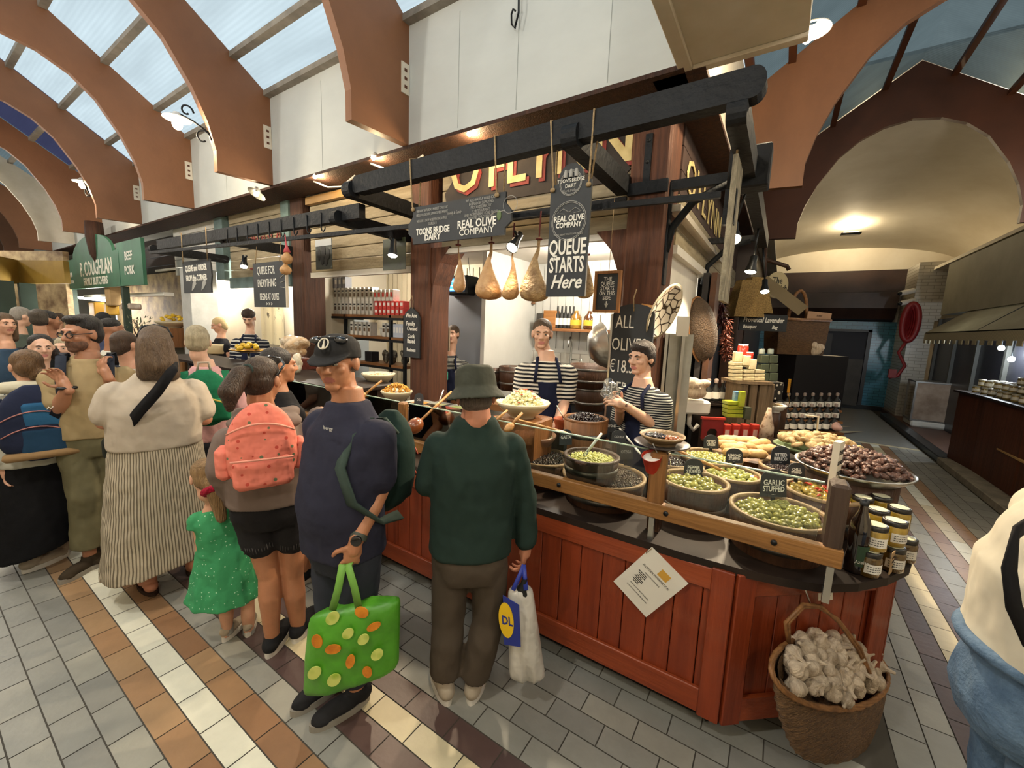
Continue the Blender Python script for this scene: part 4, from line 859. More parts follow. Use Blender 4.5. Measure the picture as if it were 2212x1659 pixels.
i_c = Z(1712,1012,1.04); tub('wooden tub of small pitted black olives behind the garlic stuffed tub',(i_c.x-.03,i_c.y+.03),WT,.15,.2)
heap_stuff((i_c.x-.03,i_c.y+.03,1.01),.13,.012,.0085,black_olive,'black_olives','small black olives under the pitted iberico label','olives')
q_c = Z(1535,985,1.05); tub('wooden tub of pitted green olives at the back of the corner',(q_c.x,q_c.y),WT,.185,.21)
heap_stuff((q_c.x,q_c.y,1.025),.16,.02,.0125,green_pale,'pitted_green_olives','bright green olives under the pitted green label','olives',sp=.026,layers=1)
mound((q_c.x,q_c.y,1.015),.168,.014,.006,mat('olive_bed','#4c4a1c'),'olive_layer','bed of olives under the pitted green label','olives',5)
k_c = Z(1452,1004,1.03); tub('dark tub of glossy black olives tucked behind the oak post',(k_c.x-.03,k_c.y+.1),WT,.15,.19)
heap_stuff((k_c.x-.03,k_c.y+.1,1.01),.13,.012,.009,black_olive,'black_olives','glossy black olives beside the oak post','olives')
b_c = Z(1300,1026,.99); tub('very wide shallow tub of small dark olives left of the oak post',(b_c.x,b_c.y+.03),WT,.24,.15)
heap_stuff((b_c.x,b_c.y+.03,.975),.218,.012,.0075,brown_olive,'dark_olives','mass of small dark olives under the green olive tub','olives',sp=.0165,seg=(6,4))
l_c = Z(1175,992,1.0); tub('low tub of mottled brown olives beside the hat wearing man',(l_c.x-.03,l_c.y+.05),WT,.19,.16)
heap_stuff((l_c.x-.03,l_c.y+.05,.985),.17,.012,.009,brown_olive,'brown_olives','mottled brown olives beside the hat wearing man','olives',sp=.02,seg=(6,4))
t_c = Z(1278,985,1.12); tub('dark banded tub of green olives with a clear ladle, raised on other tubs',(t_c.x,t_c.y),1.0,.155,.125,hoops=(.45,),rim=stave)
heap_stuff((t_c.x,t_c.y,1.1),.135,.01,.0085,green_pale,'small_green_olives','small green olives in the dark banded tub','olives',sp=.018,seg=(7,5))
f_c = Z(1266,902,1.22); tub('tall pale barrel heaped with black olives in front of the woman server',(f_c.x,f_c.y),.84,.155,.38,stave_l,hoops=(.72,),rim=stave_l)
heap_stuff((f_c.x,f_c.y,1.2),.135,.045,.009,black_olive,'black_olives','heap of shiny black olives on top of the pale barrel','olives',sp=.02,seg=(7,5))
o_c = Z(1150,935,1.12); bowl('brown glazed bowl of mixed cracked olives next to the hat wearing man',(o_c.x,o_c.y,.98),.165,.13,pink_glaze)
b = M(); b.lathe((o_c.x,o_c.y,.84),[(.1,0),(.08,.02),(.08,.12),(.11,.14)],24); one(b,'riser',stave,'dark riser under the bowl of mixed olives','stand')
heap_stuff((o_c.x,o_c.y,1.09),.14,.04,.014,mat('mixed_olive','#8e8a55',.3,c2='#b5ad86',s=40,rnd=.2,coat=.3),'mixed_olives','mixed cracked olives and garlic in the brown bowl','olives',sp=.028,layers=2)
s_c = Z(1085,908,1.1); bowl('bowl of red and green chopped salad behind the hat',(s_c.x,s_c.y,.98),.15,.12,terra)
heap_stuff((s_c.x,s_c.y,1.09),.13,.03,.009,mat('chopped_salad','#b8553a',.4,c2='#9aa25a',s=60,lo=.45,hi=.55),'chopped_salad','red and green chopped salad behind the hat','salad',sp=.02)
fe = Z(1130,868,1.34); fb = bowl('wide white bowl piled with feta cubes before the striped shirt man',(fe.x,fe.y,1.24),.18,.1,cream_glaze,inner=mat('speckled_rim','#dcd8c2',.25,c2='#7c8a7a',s=60,lo=.55,hi=.65))
b = M(); b.box2((fe.x-.14,fe.y-.12,.84),(fe.x+.16,fe.y+.14,1.24),.01); one(b,'wooden_box',stave_l,'wooden box standing under the feta bowl','box')
feta = mat('feta','#dcd6ad',.5,c2='#b9ba78',s=30,lo=.4,hi=.75)
b = M()
for k in range(2):
    for x,y in disc_pts(.135,.022):
        f = (x*x+y*y)/.018; q = Quaternion((random.gauss(0,1),random.gauss(0,1),random.gauss(0,1),random.gauss(0,1))).normalized().to_matrix(); b.box((fe.x+x,fe.y+y,1.325+.085*(1-f)-k*.014+random.uniform(-.004,.004)),(.02,.02,.018),q,.003)
one(b,'feta_cubes',feta,'heap of feta cubes in green herb oil','cheese',kind='stuff')
b = M()
for i in range(16):
    a,rr = random.uniform(0,6.3),random.uniform(.01,.12); b.box((fe.x+rr*math.cos(a),fe.y+rr*math.sin(a),1.34+.085*(1-rr*rr/.018)),(.025,.014,.006),Matrix.Rotation(a,3,'Z'),.002)
one(b,'pepper_pieces',mat('pepper_red','#b2492c',.4),'bits of red pepper scattered on the feta','pepper',kind='stuff')
# labels standing in the food
card('black label board reading garlic stuffed',1671,1043,58,62,g_c.dot(FH)+.15,two('GARLIC','STUFFED')); card('black label board reading pepper stuffed',1498,1010,42,40,p_c.dot(FH)+.13,two('PEPPER','STUFFED'))
card('black label board reading chilli stuffed',1720,1014,36,30,c_c.dot(FH)+.12,two('CHILLI','STUFFED')); card('black label board reading almond stuffed',1586,984,37,32,a_c.dot(FH)+.13,two('ALMOND','STUFFED'))
card('black label board reading pitted iberico',1686,983,42,40,i_c.dot(FH)+.14,two('PITTED','IBERICO')); card('black label board reading pitted green',1536,954,33,30,q_c.dot(FH)+.15,two('PITTED','GREEN'))
card('black label board reading gaeta',1222,944,30,34,l_c.dot(FH)+.12,[('GAETA',.4,.3,.75)],yaw=.3); card('black label board reading nyons beside the pale barrel',1320,920,24,26,2.78,[('NYONS',.4,.3,.72)])
card('black label board in faint chalk behind the clear ladle',1337,942,32,26,2.45,[('CAZORLA',.35,.28,.62)],textm=chalk_grey); card('dark label board beside the rim of the dark banded tub',1352,973,34,40,b_c.dot(FH)+.2,[('OTEGA',.35,.25,.72)],textm=chalk_grey,yaw=.2)
# spoons and ladles
olivewood = wood('olive_wood','#b98a4e','#8d5f2f',.4,4,'X',.1,coat=.2); gourd = mat('gourd_ladle','#8a4a20',.3,c2='#6a3414',s=9,coat=.5)
def spoon(label,a,b_,r,head,m_=olivewood,hr=None,name='wooden_spoon',flat=.45):
    a,b_ = Vector(a),Vector(b_); t = thing(name,label,'spoon',(a.x,a.y,min(a.z,b_.z))); b = M(); b.tube([a,a.lerp(b_,.5),b_],[r,r*1.05,r*.9],10); b.build('handle',m_,t)
    hr = hr or (.035,.028,.02); x,y,d = frame(a-b_); b = M(); b.ell(a+d*hr[0]*.6,(hr[1],hr[2],hr[0]),14,10,Matrix((x,y,d)).transposed()); b.build('head',head,t); return t
lc = V(1612,1040,a_c.dot(FH)-.02); spoon('long handled ladle with a round spotted gourd head',lc,V(1440,962,a_c.dot(FH)+.12),.0085,gourd,hr=(.062,.055,.055),name='gourd_ladle')
b = M()
for i in range(22):
    q = Vector((random.gauss(0,1),random.gauss(0,1)-1,random.gauss(0,1)+.6)).normalized(); b.ell(lc+(lc-V(1440,962,a_c.dot(FH)+.12)).normalized()*.037+q*.0565,.0025,6,4)
b.build('drilled_hole',mat('hole_dark','#170a04',.8),bpy.data.objects['gourd_ladle'])
spoon('second gourd ladle resting on a tub left of the hat man',V(905,912,2.62),V(975,846,2.85),.009,gourd,hr=(.06,.05,.05),name='gourd_ladle')
spoon('clear plastic ladle standing in the dark banded tub',V(1268,976,t_c.dot(FH)-.02),V(1300,936,t_c.dot(FH)+.02),.008,glass('clear_plastic',(.85,.87,.85),.6,.15),mat('clear_ladle','#c8ccc4',.2),hr=(.02,.015,.01),name='clear_ladle')
spoon('pale serving spoon leaning behind the dark banded tub',V(1373,968,2.5),V(1338,925,2.6),.006,mat('pale_spoon','#d8d4c8',.3),mat('pale_spoon','#d8d4c8',.3),hr=(.03,.012,.006),name='serving_spoon')
spoon('steel spoon standing in the terracotta pot',V(1218,905,2.85),V(1203,876,2.9),.004,metal,metal,hr=(.02,.01,.008),name='serving_spoon')
spoon('wooden spoon lying in the chopped salad',V(1064,915,2.4),V(1096,886,2.45),.008,olivewood); spoon('wooden spoon standing in the mixed olives',V(1105,918,2.3),V(1128,892,2.35),.009,olivewood)
spoon('long wooden spatula lying over the bowl of mixed olives',V(1205,930,2.28),V(1112,905,2.42),.007,olivewood,hr=(.04,.02,.006),name='wooden_spatula')
pt = Z(1222,903,1.2); bowl('small terracotta pot beside the pale barrel',(pt.x-.03,pt.y,1.1),.06,.09,terra,'terracotta_pot',.8); b = M(); b.box2((pt.x-.12,pt.y-.06,.84),(pt.x+.03,pt.y+.08,1.1)); one(b,'wooden_box',stave,'dark box under the terracotta pot','box')
# plates on a stand, red cup, do-not-touch sign
w_c = Z(1431,939,1.33); t = thing('plate_stand','post stand carrying a wooden bowl on a dark plate','stand',(w_c.x,w_c.y,.84)); b = M(); b.box2((w_c.x-.03,w_c.y-.03,.84),(w_c.x+.03,w_c.y+.03,1.27)); b.build('post',stave,t); b = M(); b.lathe((w_c.x,w_c.y,1.27),[(.0,0),(.09,.002),(.132,.018),(.13,.022),(.08,.01),(0,.008)],32); b.build('plate',mat('dark_plate','#2a201b',.35),t)
bowl('shallow wooden bowl of sample olives on the post stand',(w_c.x,w_c.y,1.285),.108,.042,rim_m,foot=.6)
heap_stuff((w_c.x-.03,w_c.y,1.317),.05,.006,.009,black_olive,'sample_olives','black sample olives in the wooden bowl','olives',layers=1); heap_stuff((w_c.x+.045,w_c.y,1.315),.045,.004,.009,mat('orange_olive','#8d4a1c',.25,rnd=.2,coat=.4),'sample_olives','orange brown sample olives in the wooden bowl','olives',layers=1)
cpt = V(1408,985,1.88); t = thing('paper_cup','red paper cup hung upside on the oak post','cup',cpt); ax = (FH*-.35+RH*-.25+UP).normalized(); b = M(); b.lathe(cpt,[(.033,-.085),(.045,0),(.047,.003),(.044,.002),(.032,-.08)],24,ax,cap=False); b.lathe(cpt-ax*.084,[(0,0),(.033,0)],24,ax); b.build('cup',mat('red_cup','#b3321f',.45,c2='#a02a18',s=6),t); b = M(); b.lathe(cpt-ax*.012,[(0,0),(.042,0)],24,ax); b.build('white_lid',white_plastic,t); b = M(); b.tube([cpt+ax*.0+UP*.06,cpt+ax*.01+RH*.03,cpt+ax*.0+RH*.045],.002,6); b.build('wire',metal,t)
s0 = V(1796,1068,c_c.dot(FH)-.02); t = thing('stick_sign','pale wooden stick sign with hand lettered words behind the corner post','sign',(s0.x,s0.y,.9)); ux = (RH*.8+FH*.6).normalized(); b = M(); b.box((s0.x,s0.y,1.1),(.07,.03,.42),Matrix((ux,UP.cross(ux),UP)).transposed()); b.build('stick',cream_paint,t)
for s,z in (('PLEASE',1.245),('DO NOT',1.19),('TOUCH',1.135),('OLIVES',1.08)): b = M(); text(b,s,Vector((s0.x,s0.y,z))-UP.cross(ux)*.0165,ux,UP,.034,.0005,sx=.6); b.build('lettering',black_beam,t)
# allergen sheet
ah = Y(1407,1188,1.9); t = thing('allergen_sheet','white printed sheet hung by its corner on the counter front','notice',(ah.x,1.89,.35)); rr = Matrix.Rotation(math.radians(-45),3,'Y'); q0 = Vector((ah.x,1.895,.56)); ux,uz = rr@Vector((1,0,0)),rr@Vector((0,0,1)); ux,uz = Vector((.82,0,-.57)),Vector((.57,0,.82))
cc = Y(1402,1258,1.9); b = M(); b.prism([(-.105,-.1485),(.105,-.1485),(.105,.1485),(-.105,.1485)],cc,ux,uz,.002); b.build('paper',mat('paper','#d9d6cc',.6),t)
b = M(); b.prism([(-.025,-.02),(.025,-.02),(.025,.02),(-.025,.02)],cc+ux*.02+uz*.085+Vector((0,-.002,0)),ux,uz,.001); b.build('logo_patch',mat('gold_patch','#c99a3c',.5),t)
for s,y_,sz in (('ALLERGEN INFORMATION',.045,.016),('PRODUCTS CONTAINING',.02,.009),('PLEASE ASK STAFF ABOUT ALLERGENS',-.075,.008),('ALL OUR OLIVES ARE PREPARED BY HAND',-.095,.008)): b = M(); text(b,s,cc+ux*.0+uz*y_+Vector((0,-.0018,0)),ux,uz,sz,.0003,sx=.8); b.build('lettering',dark_metal,t)
for k in range(8): b = M(); b.box(cc+ux*(-.045+.004*(k % 3))+uz*(.01-.009*k)+Vector((0,-.0018,0)),(.05-.006*(k % 4),.0006,.004),Matrix((ux,Vector((0,1,0)),uz)).transposed()); b.build('text_line',dark_metal,t)
b = M(); b.tube([cc+uz*.145-ux*.1+Vector((0,-.003,0)),Vector((-.43,1.885,.79)),Vector((-.43,1.925,.81))],.002,6); b.build('string',twine,t)
# ---------------------------------------------------------------- breads, dates, jars
crust = mat('bread_crust','#c4a067',.6,c2='#9a7341',s=14,lo=.3,hi=.75,bump=.3,bs=40,rnd=.12); crust_p = mat('pale_crust','#cfae74',.6,c2='#b08549',s=10,bump=.3,bs=40,rnd=.1)
def loaf(name,m_,L_,r,n=12):
    b = M(); rings = []
    for i in range(11):
        f = i/10; k = (1-(2*f-1)**4)**.5; rings.append([Vector(((f-.5)*L_,r*k*math.cos(2*PI*j/n),r*.75*k*math.sin(2*PI*j/n)*(1+.06*math.sin(f*19)))) for j in range(n)])
    b.loft(rings); return b.build(name,m_,None,(0,0,0))
ck = V(1608,968,2.85); t = thing('bread_crate','wooden tray of filled baguettes behind the pitted green olives','tray',(ck.x,ck.y,.84)); b = M(); b.box2((ck.x-.2,ck.y-.12,.84),(ck.x+.2,ck.y+.18,.97)); b.build('tray',stave_l,t)
lf = loaf('filled_baguette',crust,.17,.042)
for i,(px,py,d,rz) in enumerate(((1568,960,2.75,-.3),(1585,968,2.68,-.5),(1605,965,2.7,-.45),(1612,952,2.85,-.2),(1640,958,2.75,.3),(1652,970,2.7,.1),(1590,978,2.6,-.4),(1628,980,2.62,-.3),(1575,950,2.9,-.2))):
    p = V(px,py,d); o = dup(lf,p,(random.uniform(-.3,.3),-.1,rz+.4)); tag(o,'filled baguette heaped in the wooden tray behind the olives','bread','baguettes in the wooden tray')
bpy.data.objects.remove(lf)
rt = Z(1765,965,.98); t = bowl('long green rimmed dish heaped with crackers and rolls',(rt.x,rt.y,.88),.3,.09,mat('green_rim_dish','#7b8f6a',.3)); t.scale = (1,.8,1)
ro = M(); ro.lathe((0,0,-.015),[(0,0),(.035,.003),(.045,.015),(.035,.03),(0,.036)],14); ro = ro.build('seeded_roll',mat('seeded_roll','#d2b98a',.6,c2='#ab8a58',s=40,rnd=.12,bump=.3),None,(0,0,0))
for x,y in disc_pts(.27,.062,.3):
    f = (x*x+y*y)/.073; o = ro.copy(); COL.objects.link(o); o.location = (rt.x+x,rt.y+y*.8,1.0+.07*(1-f)); o.rotation_euler = (random.uniform(-.8,.8),random.uniform(-.8,.8),random.uniform(0,6)); tag(o,'seeded cracker roll heaped in the green rimmed dish','bread','crackers in the green rimmed dish')
bpy.data.objects.remove(ro)
dc = Z(1840,1008,1.13); dR = .255; t = thing('date_pan','wide steel pan piled with dates above the honey jars','pan',(dc.x,dc.y,.84)); b = M(); b.lathe((dc.x,dc.y,1.08),[(dR*.8,0),(dR*.95,.03),(dR+.012,.05),(dR+.01,.056),(dR*.93,.045),(dR*.78,.012),(0,.012)],48); b.build('pan',metal,t); b = M(); b.lathe((dc.x,dc.y,.84),[(.2,0),(.21,.24),(0,.24)],36,cap=True); b.build('barrel_base',stave,t)
da = M(); da.lathe((0,0,0),[(.003,-.028),(.012,-.02),(.0155,0),(.013,.018),(.004,.027)],9,cap=True); da = da.build('date',mat('date_skin','#38211a',.35,c2='#6e4a3c',s=45,det=6,lo=.35,hi=.75,rnd=.25,bump=.9,bs=60,coat=.15),None,(0,0,0))
for k in range(2):
    for x,y in disc_pts(dR*.9-.03*k,.036,.35):
        f = (x*x+y*y)/(dR*dR); o = da.copy(); COL.objects.link(o); o.location = (dc.x+x,dc.y+y,1.115+.09*(1-f)+k*.018+random.uniform(-.004,.006)); o.rotation_euler = (PI/2+random.uniform(-.6,.6),random.uniform(-.5,.5),random.uniform(0,6.3)); tag(o,'wrinkled brown date piled in the steel pan','date','dates in the steel pan')
bpy.data.objects.remove(da)
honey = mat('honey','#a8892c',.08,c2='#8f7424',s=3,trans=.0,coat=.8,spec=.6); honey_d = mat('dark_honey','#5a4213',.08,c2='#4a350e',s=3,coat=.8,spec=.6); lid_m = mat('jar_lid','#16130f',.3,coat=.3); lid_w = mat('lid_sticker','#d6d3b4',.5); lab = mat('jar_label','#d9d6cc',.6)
jar = thing('honey_jar','x','jar',(0,0,0)); b = M(); b.lathe((0,0,0),[(0,0),(.042,0),(.046,.006),(.046,.078),(.04,.09)],24); b.build('jar',honey,jar); b = M(); b.lathe((0,0,.088),[(.043,0),(.044,.018),(.04,.021),(0,.021)],24); b.build('lid',lid_m,jar); b = M(); b.lathe((0,0,.1095),[(.034,0),(0,.001)],20); b.build('lid_sticker',lid_w,jar)
b = M()
for j in range(8):
    a0,a1 = -.85-1.5+j*.21,-.85-1.5+(j+1)*.21; r = .0466; b.quad((r*math.cos(a0),r*math.sin(a0),.022),(r*math.cos(a1),r*math.sin(a1),.022),(r*math.cos(a1),r*math.sin(a1),.062),(r*math.cos(a0),r*math.sin(a0),.062))
lb_ = b.build('label',lab,jar); b = M()
for j in range(3):
    for s in range(6): a0,a1 = -2.15+s*.19,-2.15+(s+.7)*.19; r = .047; z = .05-.01*j; b.quad((r*math.cos(a0),r*math.sin(a0),z),(r*math.cos(a1),r*math.sin(a1),z),(r*math.cos(a1),r*math.sin(a1),z+.003),(r*math.cos(a0),r*math.sin(a0),z+.003))
pr_ = b.build('print',dark_metal,jar); pr_.parent = lb_
JJ = [(.405,2.215,0,'honey jar at the front of the lower tier on the counter corner'),(.5,2.33,0,'lower honey jar second from the front'),(.565,2.47,0,'lower honey jar at the rim beside the price card'),(.45,2.45,0,'lower honey jar in the middle of the cluster'),(.53,2.6,0,'lower honey jar at the back right of the cluster'),(.41,2.58,0,'lower honey jar at the back left of the cluster'),
      (.415,2.235,1,'honey jar on top of the front jar, label turned right'),(.495,2.345,1,'honey jar on the upper tier second from the front'),(.455,2.455,1,'upper honey jar in the middle with a blue white lid'),(.545,2.55,1,'upper honey jar at the right back'),(.42,2.6,1,'upper honey jar at the left back under the date pan'),(.5,2.68,1,'upper honey jar farthest back under the pan rim')]
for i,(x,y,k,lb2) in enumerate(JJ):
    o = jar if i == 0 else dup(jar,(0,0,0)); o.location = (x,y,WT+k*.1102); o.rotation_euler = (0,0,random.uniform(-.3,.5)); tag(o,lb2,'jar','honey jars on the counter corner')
    if not k:
        for ch in o.children:
            if ch.name.startswith('jar'): ch.data = ch.data.copy() if i == 0 else ch.data; 
dj = None
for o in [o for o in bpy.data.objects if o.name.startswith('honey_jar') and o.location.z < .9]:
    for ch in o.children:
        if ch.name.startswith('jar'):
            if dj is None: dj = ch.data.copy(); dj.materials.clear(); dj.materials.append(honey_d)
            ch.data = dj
pc = V(1930,1205,1.64); t = thing('price_card','small tan price card leaning on the honey jars','card',(pc.x,pc.y,.84)); ux = (RH*.7+FH*.5).normalized(); b = M(); b.box((pc.x,pc.y,.895),(.07,.003,.1),Matrix((ux,UP.cross(ux),UP)).transposed()); b.build('card',mat('tan_card','#a88a64',.7),t)
for s,z in (('PURE HONEY',.915),('RAW IRISH',.895),('€8.50',.87)): b = M(); text(b,s,Vector((pc.x,pc.y,z))-UP.cross(ux)*.0022,ux,UP,.013,.0003,sx=.75); b.build('lettering',dark_metal,t)
bo = Z(1835,1232,WT); t = thing('oil_bottle','dark plastic bottle of olive oil beside the corner post','bottle',(bo.x+.015,bo.y+.01,WT)); c = Vector((bo.x+.015,bo.y+.01,WT)); b = M(); b.lathe(c,[(0,0),(.036,0),(.04,.012),(.038,.03),(.04,.05),(.036,.1),(.037,.13),(.04,.17),(.036,.22),(.016,.27),(.013,.3)],22); b.build('bottle',mat('dark_oil','#1c1008',.06,coat=.8,spec=.7),t); b = M(); b.lathe(c+UP*.298,[(.016,0),(.016,.025),(0,.025)],14); b.build('cap',dark_metal,t)
b = M()
for j in range(6): a0,a1 = -1.7+j*.2,-1.7+(j+1)*.2; r = .0412; b.quad((c.x+r*math.cos(a0),c.y+r*math.sin(a0),WT+.04),(c.x+r*math.cos(a1),c.y+r*math.sin(a1),WT+.04),(c.x+r*math.cos(a1),c.y+r*math.sin(a1),WT+.13),(c.x+r*math.cos(a0),c.y+r*math.sin(a0),WT+.13))
lb_ = b.build('label',mat('green_label','#27402a',.5,c2='#93a03a',s=24,lo=.6,hi=.66),t); b = M(); text(b,'Azeite',c+Vector((.014,-.0425,.055)),(.9,-.1,.15),(0,0,1),.022,.0004,sx=.8); b.build('lettering',chalk,t)
# ---------------------------------------------------------------- garlic basket
wick = mat('wicker','#7d5c38',.6,c2='#4e371f',s=30,st=(1,1,5),lo=.35,hi=.65,bump=.9,bs=70,bst=(1,1,4))
Lp,Rp,Fp,Bp,Dp = V(1676,1412,1.50),V(1912,1480,1.74),V(1770,1524,1.44),V(1840,1385,1.80),V(1800,1585,1.56)
gc = (Lp+Rp+Fp+Bp)/4; uu,vv = (Rp-Lp)/2,(Fp-Bp)/2; dd = Dp-gc
t = thing('wicker_basket','wicker basket of garlic hanging on the angled counter front','basket',gc+dd); b = M(); rings = []
for i in range(15):
    f = i/14; k = 1-.28*f**2; cen = gc+dd*f
    rings.append([cen+(uu*math.cos(2*PI*j/48)+vv*math.sin(2*PI*j/48))*(k+.012*(1 if (j+i) % 2 else -1)) for j in range(48)])
b.loft(rings,False); rings2 = [[gc+dd*.95*f+(uu*math.cos(2*PI*j/48)+vv*math.sin(2*PI*j/48))*(.93-.28*f*f) for j in range(48)] for f in (0,.3,.6,1)]; b.loft(rings2,False); b.loft([rings[-1],[gc+dd*1.02]*48],False); b.build('woven_body',wick,t)
b = M()
for k in range(3): b.tube([gc+(uu*math.cos(2*PI*j/60)+vv*math.sin(2*PI*j/60))*1.02+dd.normalized()*-.004*math.sin(j*1.2+k*2.1)+(uu*math.cos(2*PI*j/60)+vv*math.sin(2*PI*j/60)).normalized()*.007*math.cos(j*1.2+k*2.1) for j in range(60)],.008,6,closed=True)
b.build('braided_rim',mat('wicker_rim','#8d6236',.55,c2='#6a4523',s=30),t)
b = M(); hp = [Lp.lerp(gc,.1)+vv*-.3,V(1700,1345,1.54),V(1735,1308,1.57),V(1770,1310,1.6),V(1810,1340,1.63),V(1855,1400,1.65),V(1885,1470,1.66),V(1890,1490,1.66)]
for k in range(2): b.tube([p+RH*.006*math.sin(i*1.5+k*PI)+UP*.006*math.cos(i*1.5+k*PI) for i,p in enumerate(hp)],.008,7)
b.build('handle',mat('wicker_rim'
,'#8d6236'),t)
b = M(); b.tube([V(1752,1308,1.585),V(1740,1275,1.61),V(1735,1258,1.63)],.003,6); b.build('hook_wire',metal,t)
tg = V(1783,1288,1.6); t = thing('price_tag','small hand written price tag above the garlic basket','tag',tg); b = M(); b.prism([(-.03,-.017),(.03,-.017),(.03,.017),(-.03,.017)],tg,(RH+UP*.12).normalized(),(UP-RH*.12).normalized(),.002); b.build('tag',cream_paint,t)
for s,z in (('GARLIC',.004),('€12/kg',-.01)): b = M(); text(b,s,tg+UP*z-FH*.002,RH+UP*.12,UP-RH*.12,.012,.0003); b.build('lettering',dark_metal,t)
gm = mat('garlic_skin','#c4b49d',.6,c2='#8d7a66',s=22,st=(3,3,.6),det=7,lo=.35,hi=.8,bump=.5,bs=40,bst=(3,3,.5),rnd=.15)
ga = M(); rings = []
for z,r in ((-.026,.008),(-.024,.02),(-.012,.03),(0,.033),(.013,.029),(.024,.017),(.034,.009),(.05,.006),(.06,.005)):
    rings.append([Vector((r*(1+.1*abs(math.sin(3.5*2*PI*j/28/1.0)))*math.cos(2*PI*j/28),r*(1+.1*abs(math.sin(3.5*2*PI*j/28)))*math.sin(2*PI*j/28),z)) for j in range(28)])
ga.loft(rings); ga = ga.build('garlic_bulb',gm,None,(0,0,0)); up_b = -dd.normalized(); n = 0
for k in range(2):
    for x,y in disc_pts(.9-.12*k,.27,.25):
        p = gc+uu*x+vv*y+up_b*(.055*(1-(x*x+y*y))+.03*k-.01); o = ga.copy(); COL.objects.link(o); o.location = p; o.rotation_euler = (random.uniform(-1.8,1.8),random.uniform(-1.8,1.8),random.uniform(0,6.3)); s = random.uniform(.95,1.2); o.scale = (s,s,s)
        tag(o,'papery garlic bulb heaped in the hanging wicker basket','garlic','garlic in the hanging basket')
bpy.data.objects.remove(ga)
# ================================================================ kitchen behind the counter
shelf_red = wood('shelf_red','#6a2c1c','#4a1c12',.5,3,'X',.1); shelf_wood = wood('shelf_wood','#8a5e38','#6a4426',.5,3,'X',.1); steel = mat('sink_steel','#9a9c9c',.3,.9,c2='#868888',s=3)
YK = 4.95
kt = thing('kitchen_unit','steel sink unit along the back wall of the stall','sink',(-2,5.0,0)); b = M(); b.box2((-3.05,4.7,.9),(-.95,5.28,.95)); b.build('worktop',steel,kt); b = M(); b.box2((-3.05,4.75,.05),(-.95,5.25,.9)); b.build('cabinet',mat('dark_unit','#2a2a2c',.6),kt)
def barrel(label,px,pyb,y,r,h,m_=stave,group='dark tubs in the kitchen',lid=False,zb=None):
    c = Y(px,pyb,y); c.z = c.z if zb is None else zb; t = thing('barrel',label,'barrel',c,group); b = M(); b.lathe(c,[(0,0),(r*.9,0),(r,h*.5),(r*1.02,h),(r*.93,h),(r*.9,h*.6),(0,h*.6)],22); b.build('staves',m_,t)
    for f in (.3,.8): b = M(); b.lathe(c,[(r*.97,h*f-.014),(r*1.03,h*f-.012),(r*1.035,h*f+.012),(r*.97,h*f+.014)],22); b.build('hoop',hoop_m,t)
    return t
sh = thing('plank_shelves','red brown shelves with a dark upright on the kitchen wall','shelf',Y(1000,717,YK))
for i,py in enumerate((651,684,717)): z = Y(1000,py,YK).z; xa,xb_ = Y(948,py,YK).x,Y(1055,py,YK).x; b = M(); b.box2((xa,4.7,z-.035),(xb_,5.05,z),.005); b.build('shelf',shelf_red,sh)
b = M(); x = Y(1051,690,YK).x; b.box2((x-.02,5.0,Y(1,720,YK).z+.0 if 0 else Y(1051,720,YK).z),(x+.02,5.04,Y(1051,640,YK).z)); b.build('upright',dark_metal,sh)
for lb_,px,py in (('dark tub on the lowest kitchen shelf, left',966,716),('dark tub on the lowest kitchen shelf, right',1015,716),('dark tub on the middle kitchen shelf',955,683),('dark tub on the top kitchen shelf, left of the screen',952,650),('dark tub on the top kitchen shelf by the upright',1036,650)): barrel(lb_,px,py,YK-.08,.115,.2)
b = M(); q = Y(1010,684,YK); b.loft([[Vector((q.x-.15+.3*i/8,4.66+.25*j/5,q.z+.006+.02*noise.noise(Vector((i*.7,j*.8,0)))+(.02 if j else -.03))) for j in range(6)] for i in range(9)],False,False); one(b,'cloth',mat('blue_cloth','#9fb0c6',.8),'pale blue cloth lying on the middle kitchen shelf','cloth')
t = thing('till_screen','black box with a bright blue screen hanging behind the hams','screen',Y(997,640,4.5)); c = Y(997,618,4.5); b = M(); b.box(c,(.42,.28,.26),None,.02); b.build('case',dark_metal,t); b = M(); b.box(c+Vector((.02,-.145,0)),(.3,.004,.17)); b.build('display',mat('blue_screen','#0a3a6a',.3,emis=(.05,.35,.9),es=1.1,c2='#0e5fa8',s=6),t)
for z in (.05,-.01,-.06): b = M(); b.box(c+Vector((.0,-.148,z)),(.2,.002,.018)); b.build('display_line',mat('screen_line','#5fd0ff',.4,emis=(.3,.8,1),es=1.6),t)
for sx in (-.15,.15): b = M(); b.tube([c+Vector((sx,0,.12)),c+Vector((sx*.6,0,.5))],.004,5); b.build('cable',dark_metal,t)
t = thing('hook_rail','rope bound rail with wooden paddles on the boarded wall','rail',Y(1105,655,5.2)); b = M(); b.tube([Y(1056,655,5.22)+Vector((0,-.02*(i % 2),0)) + (Y(1156,655,5.22)-Y(1056,655,5.22))*i/30 for i in range(31)],.022,6); b.build('rail',mat('rope_brown','#6b4a30',.8),t)
for px in (1118,1130): b = M(); b.beam(Y(px,657,5.18),Y(px-4,687,5.18),.03,.015); b.build('paddle',olivewood,t)
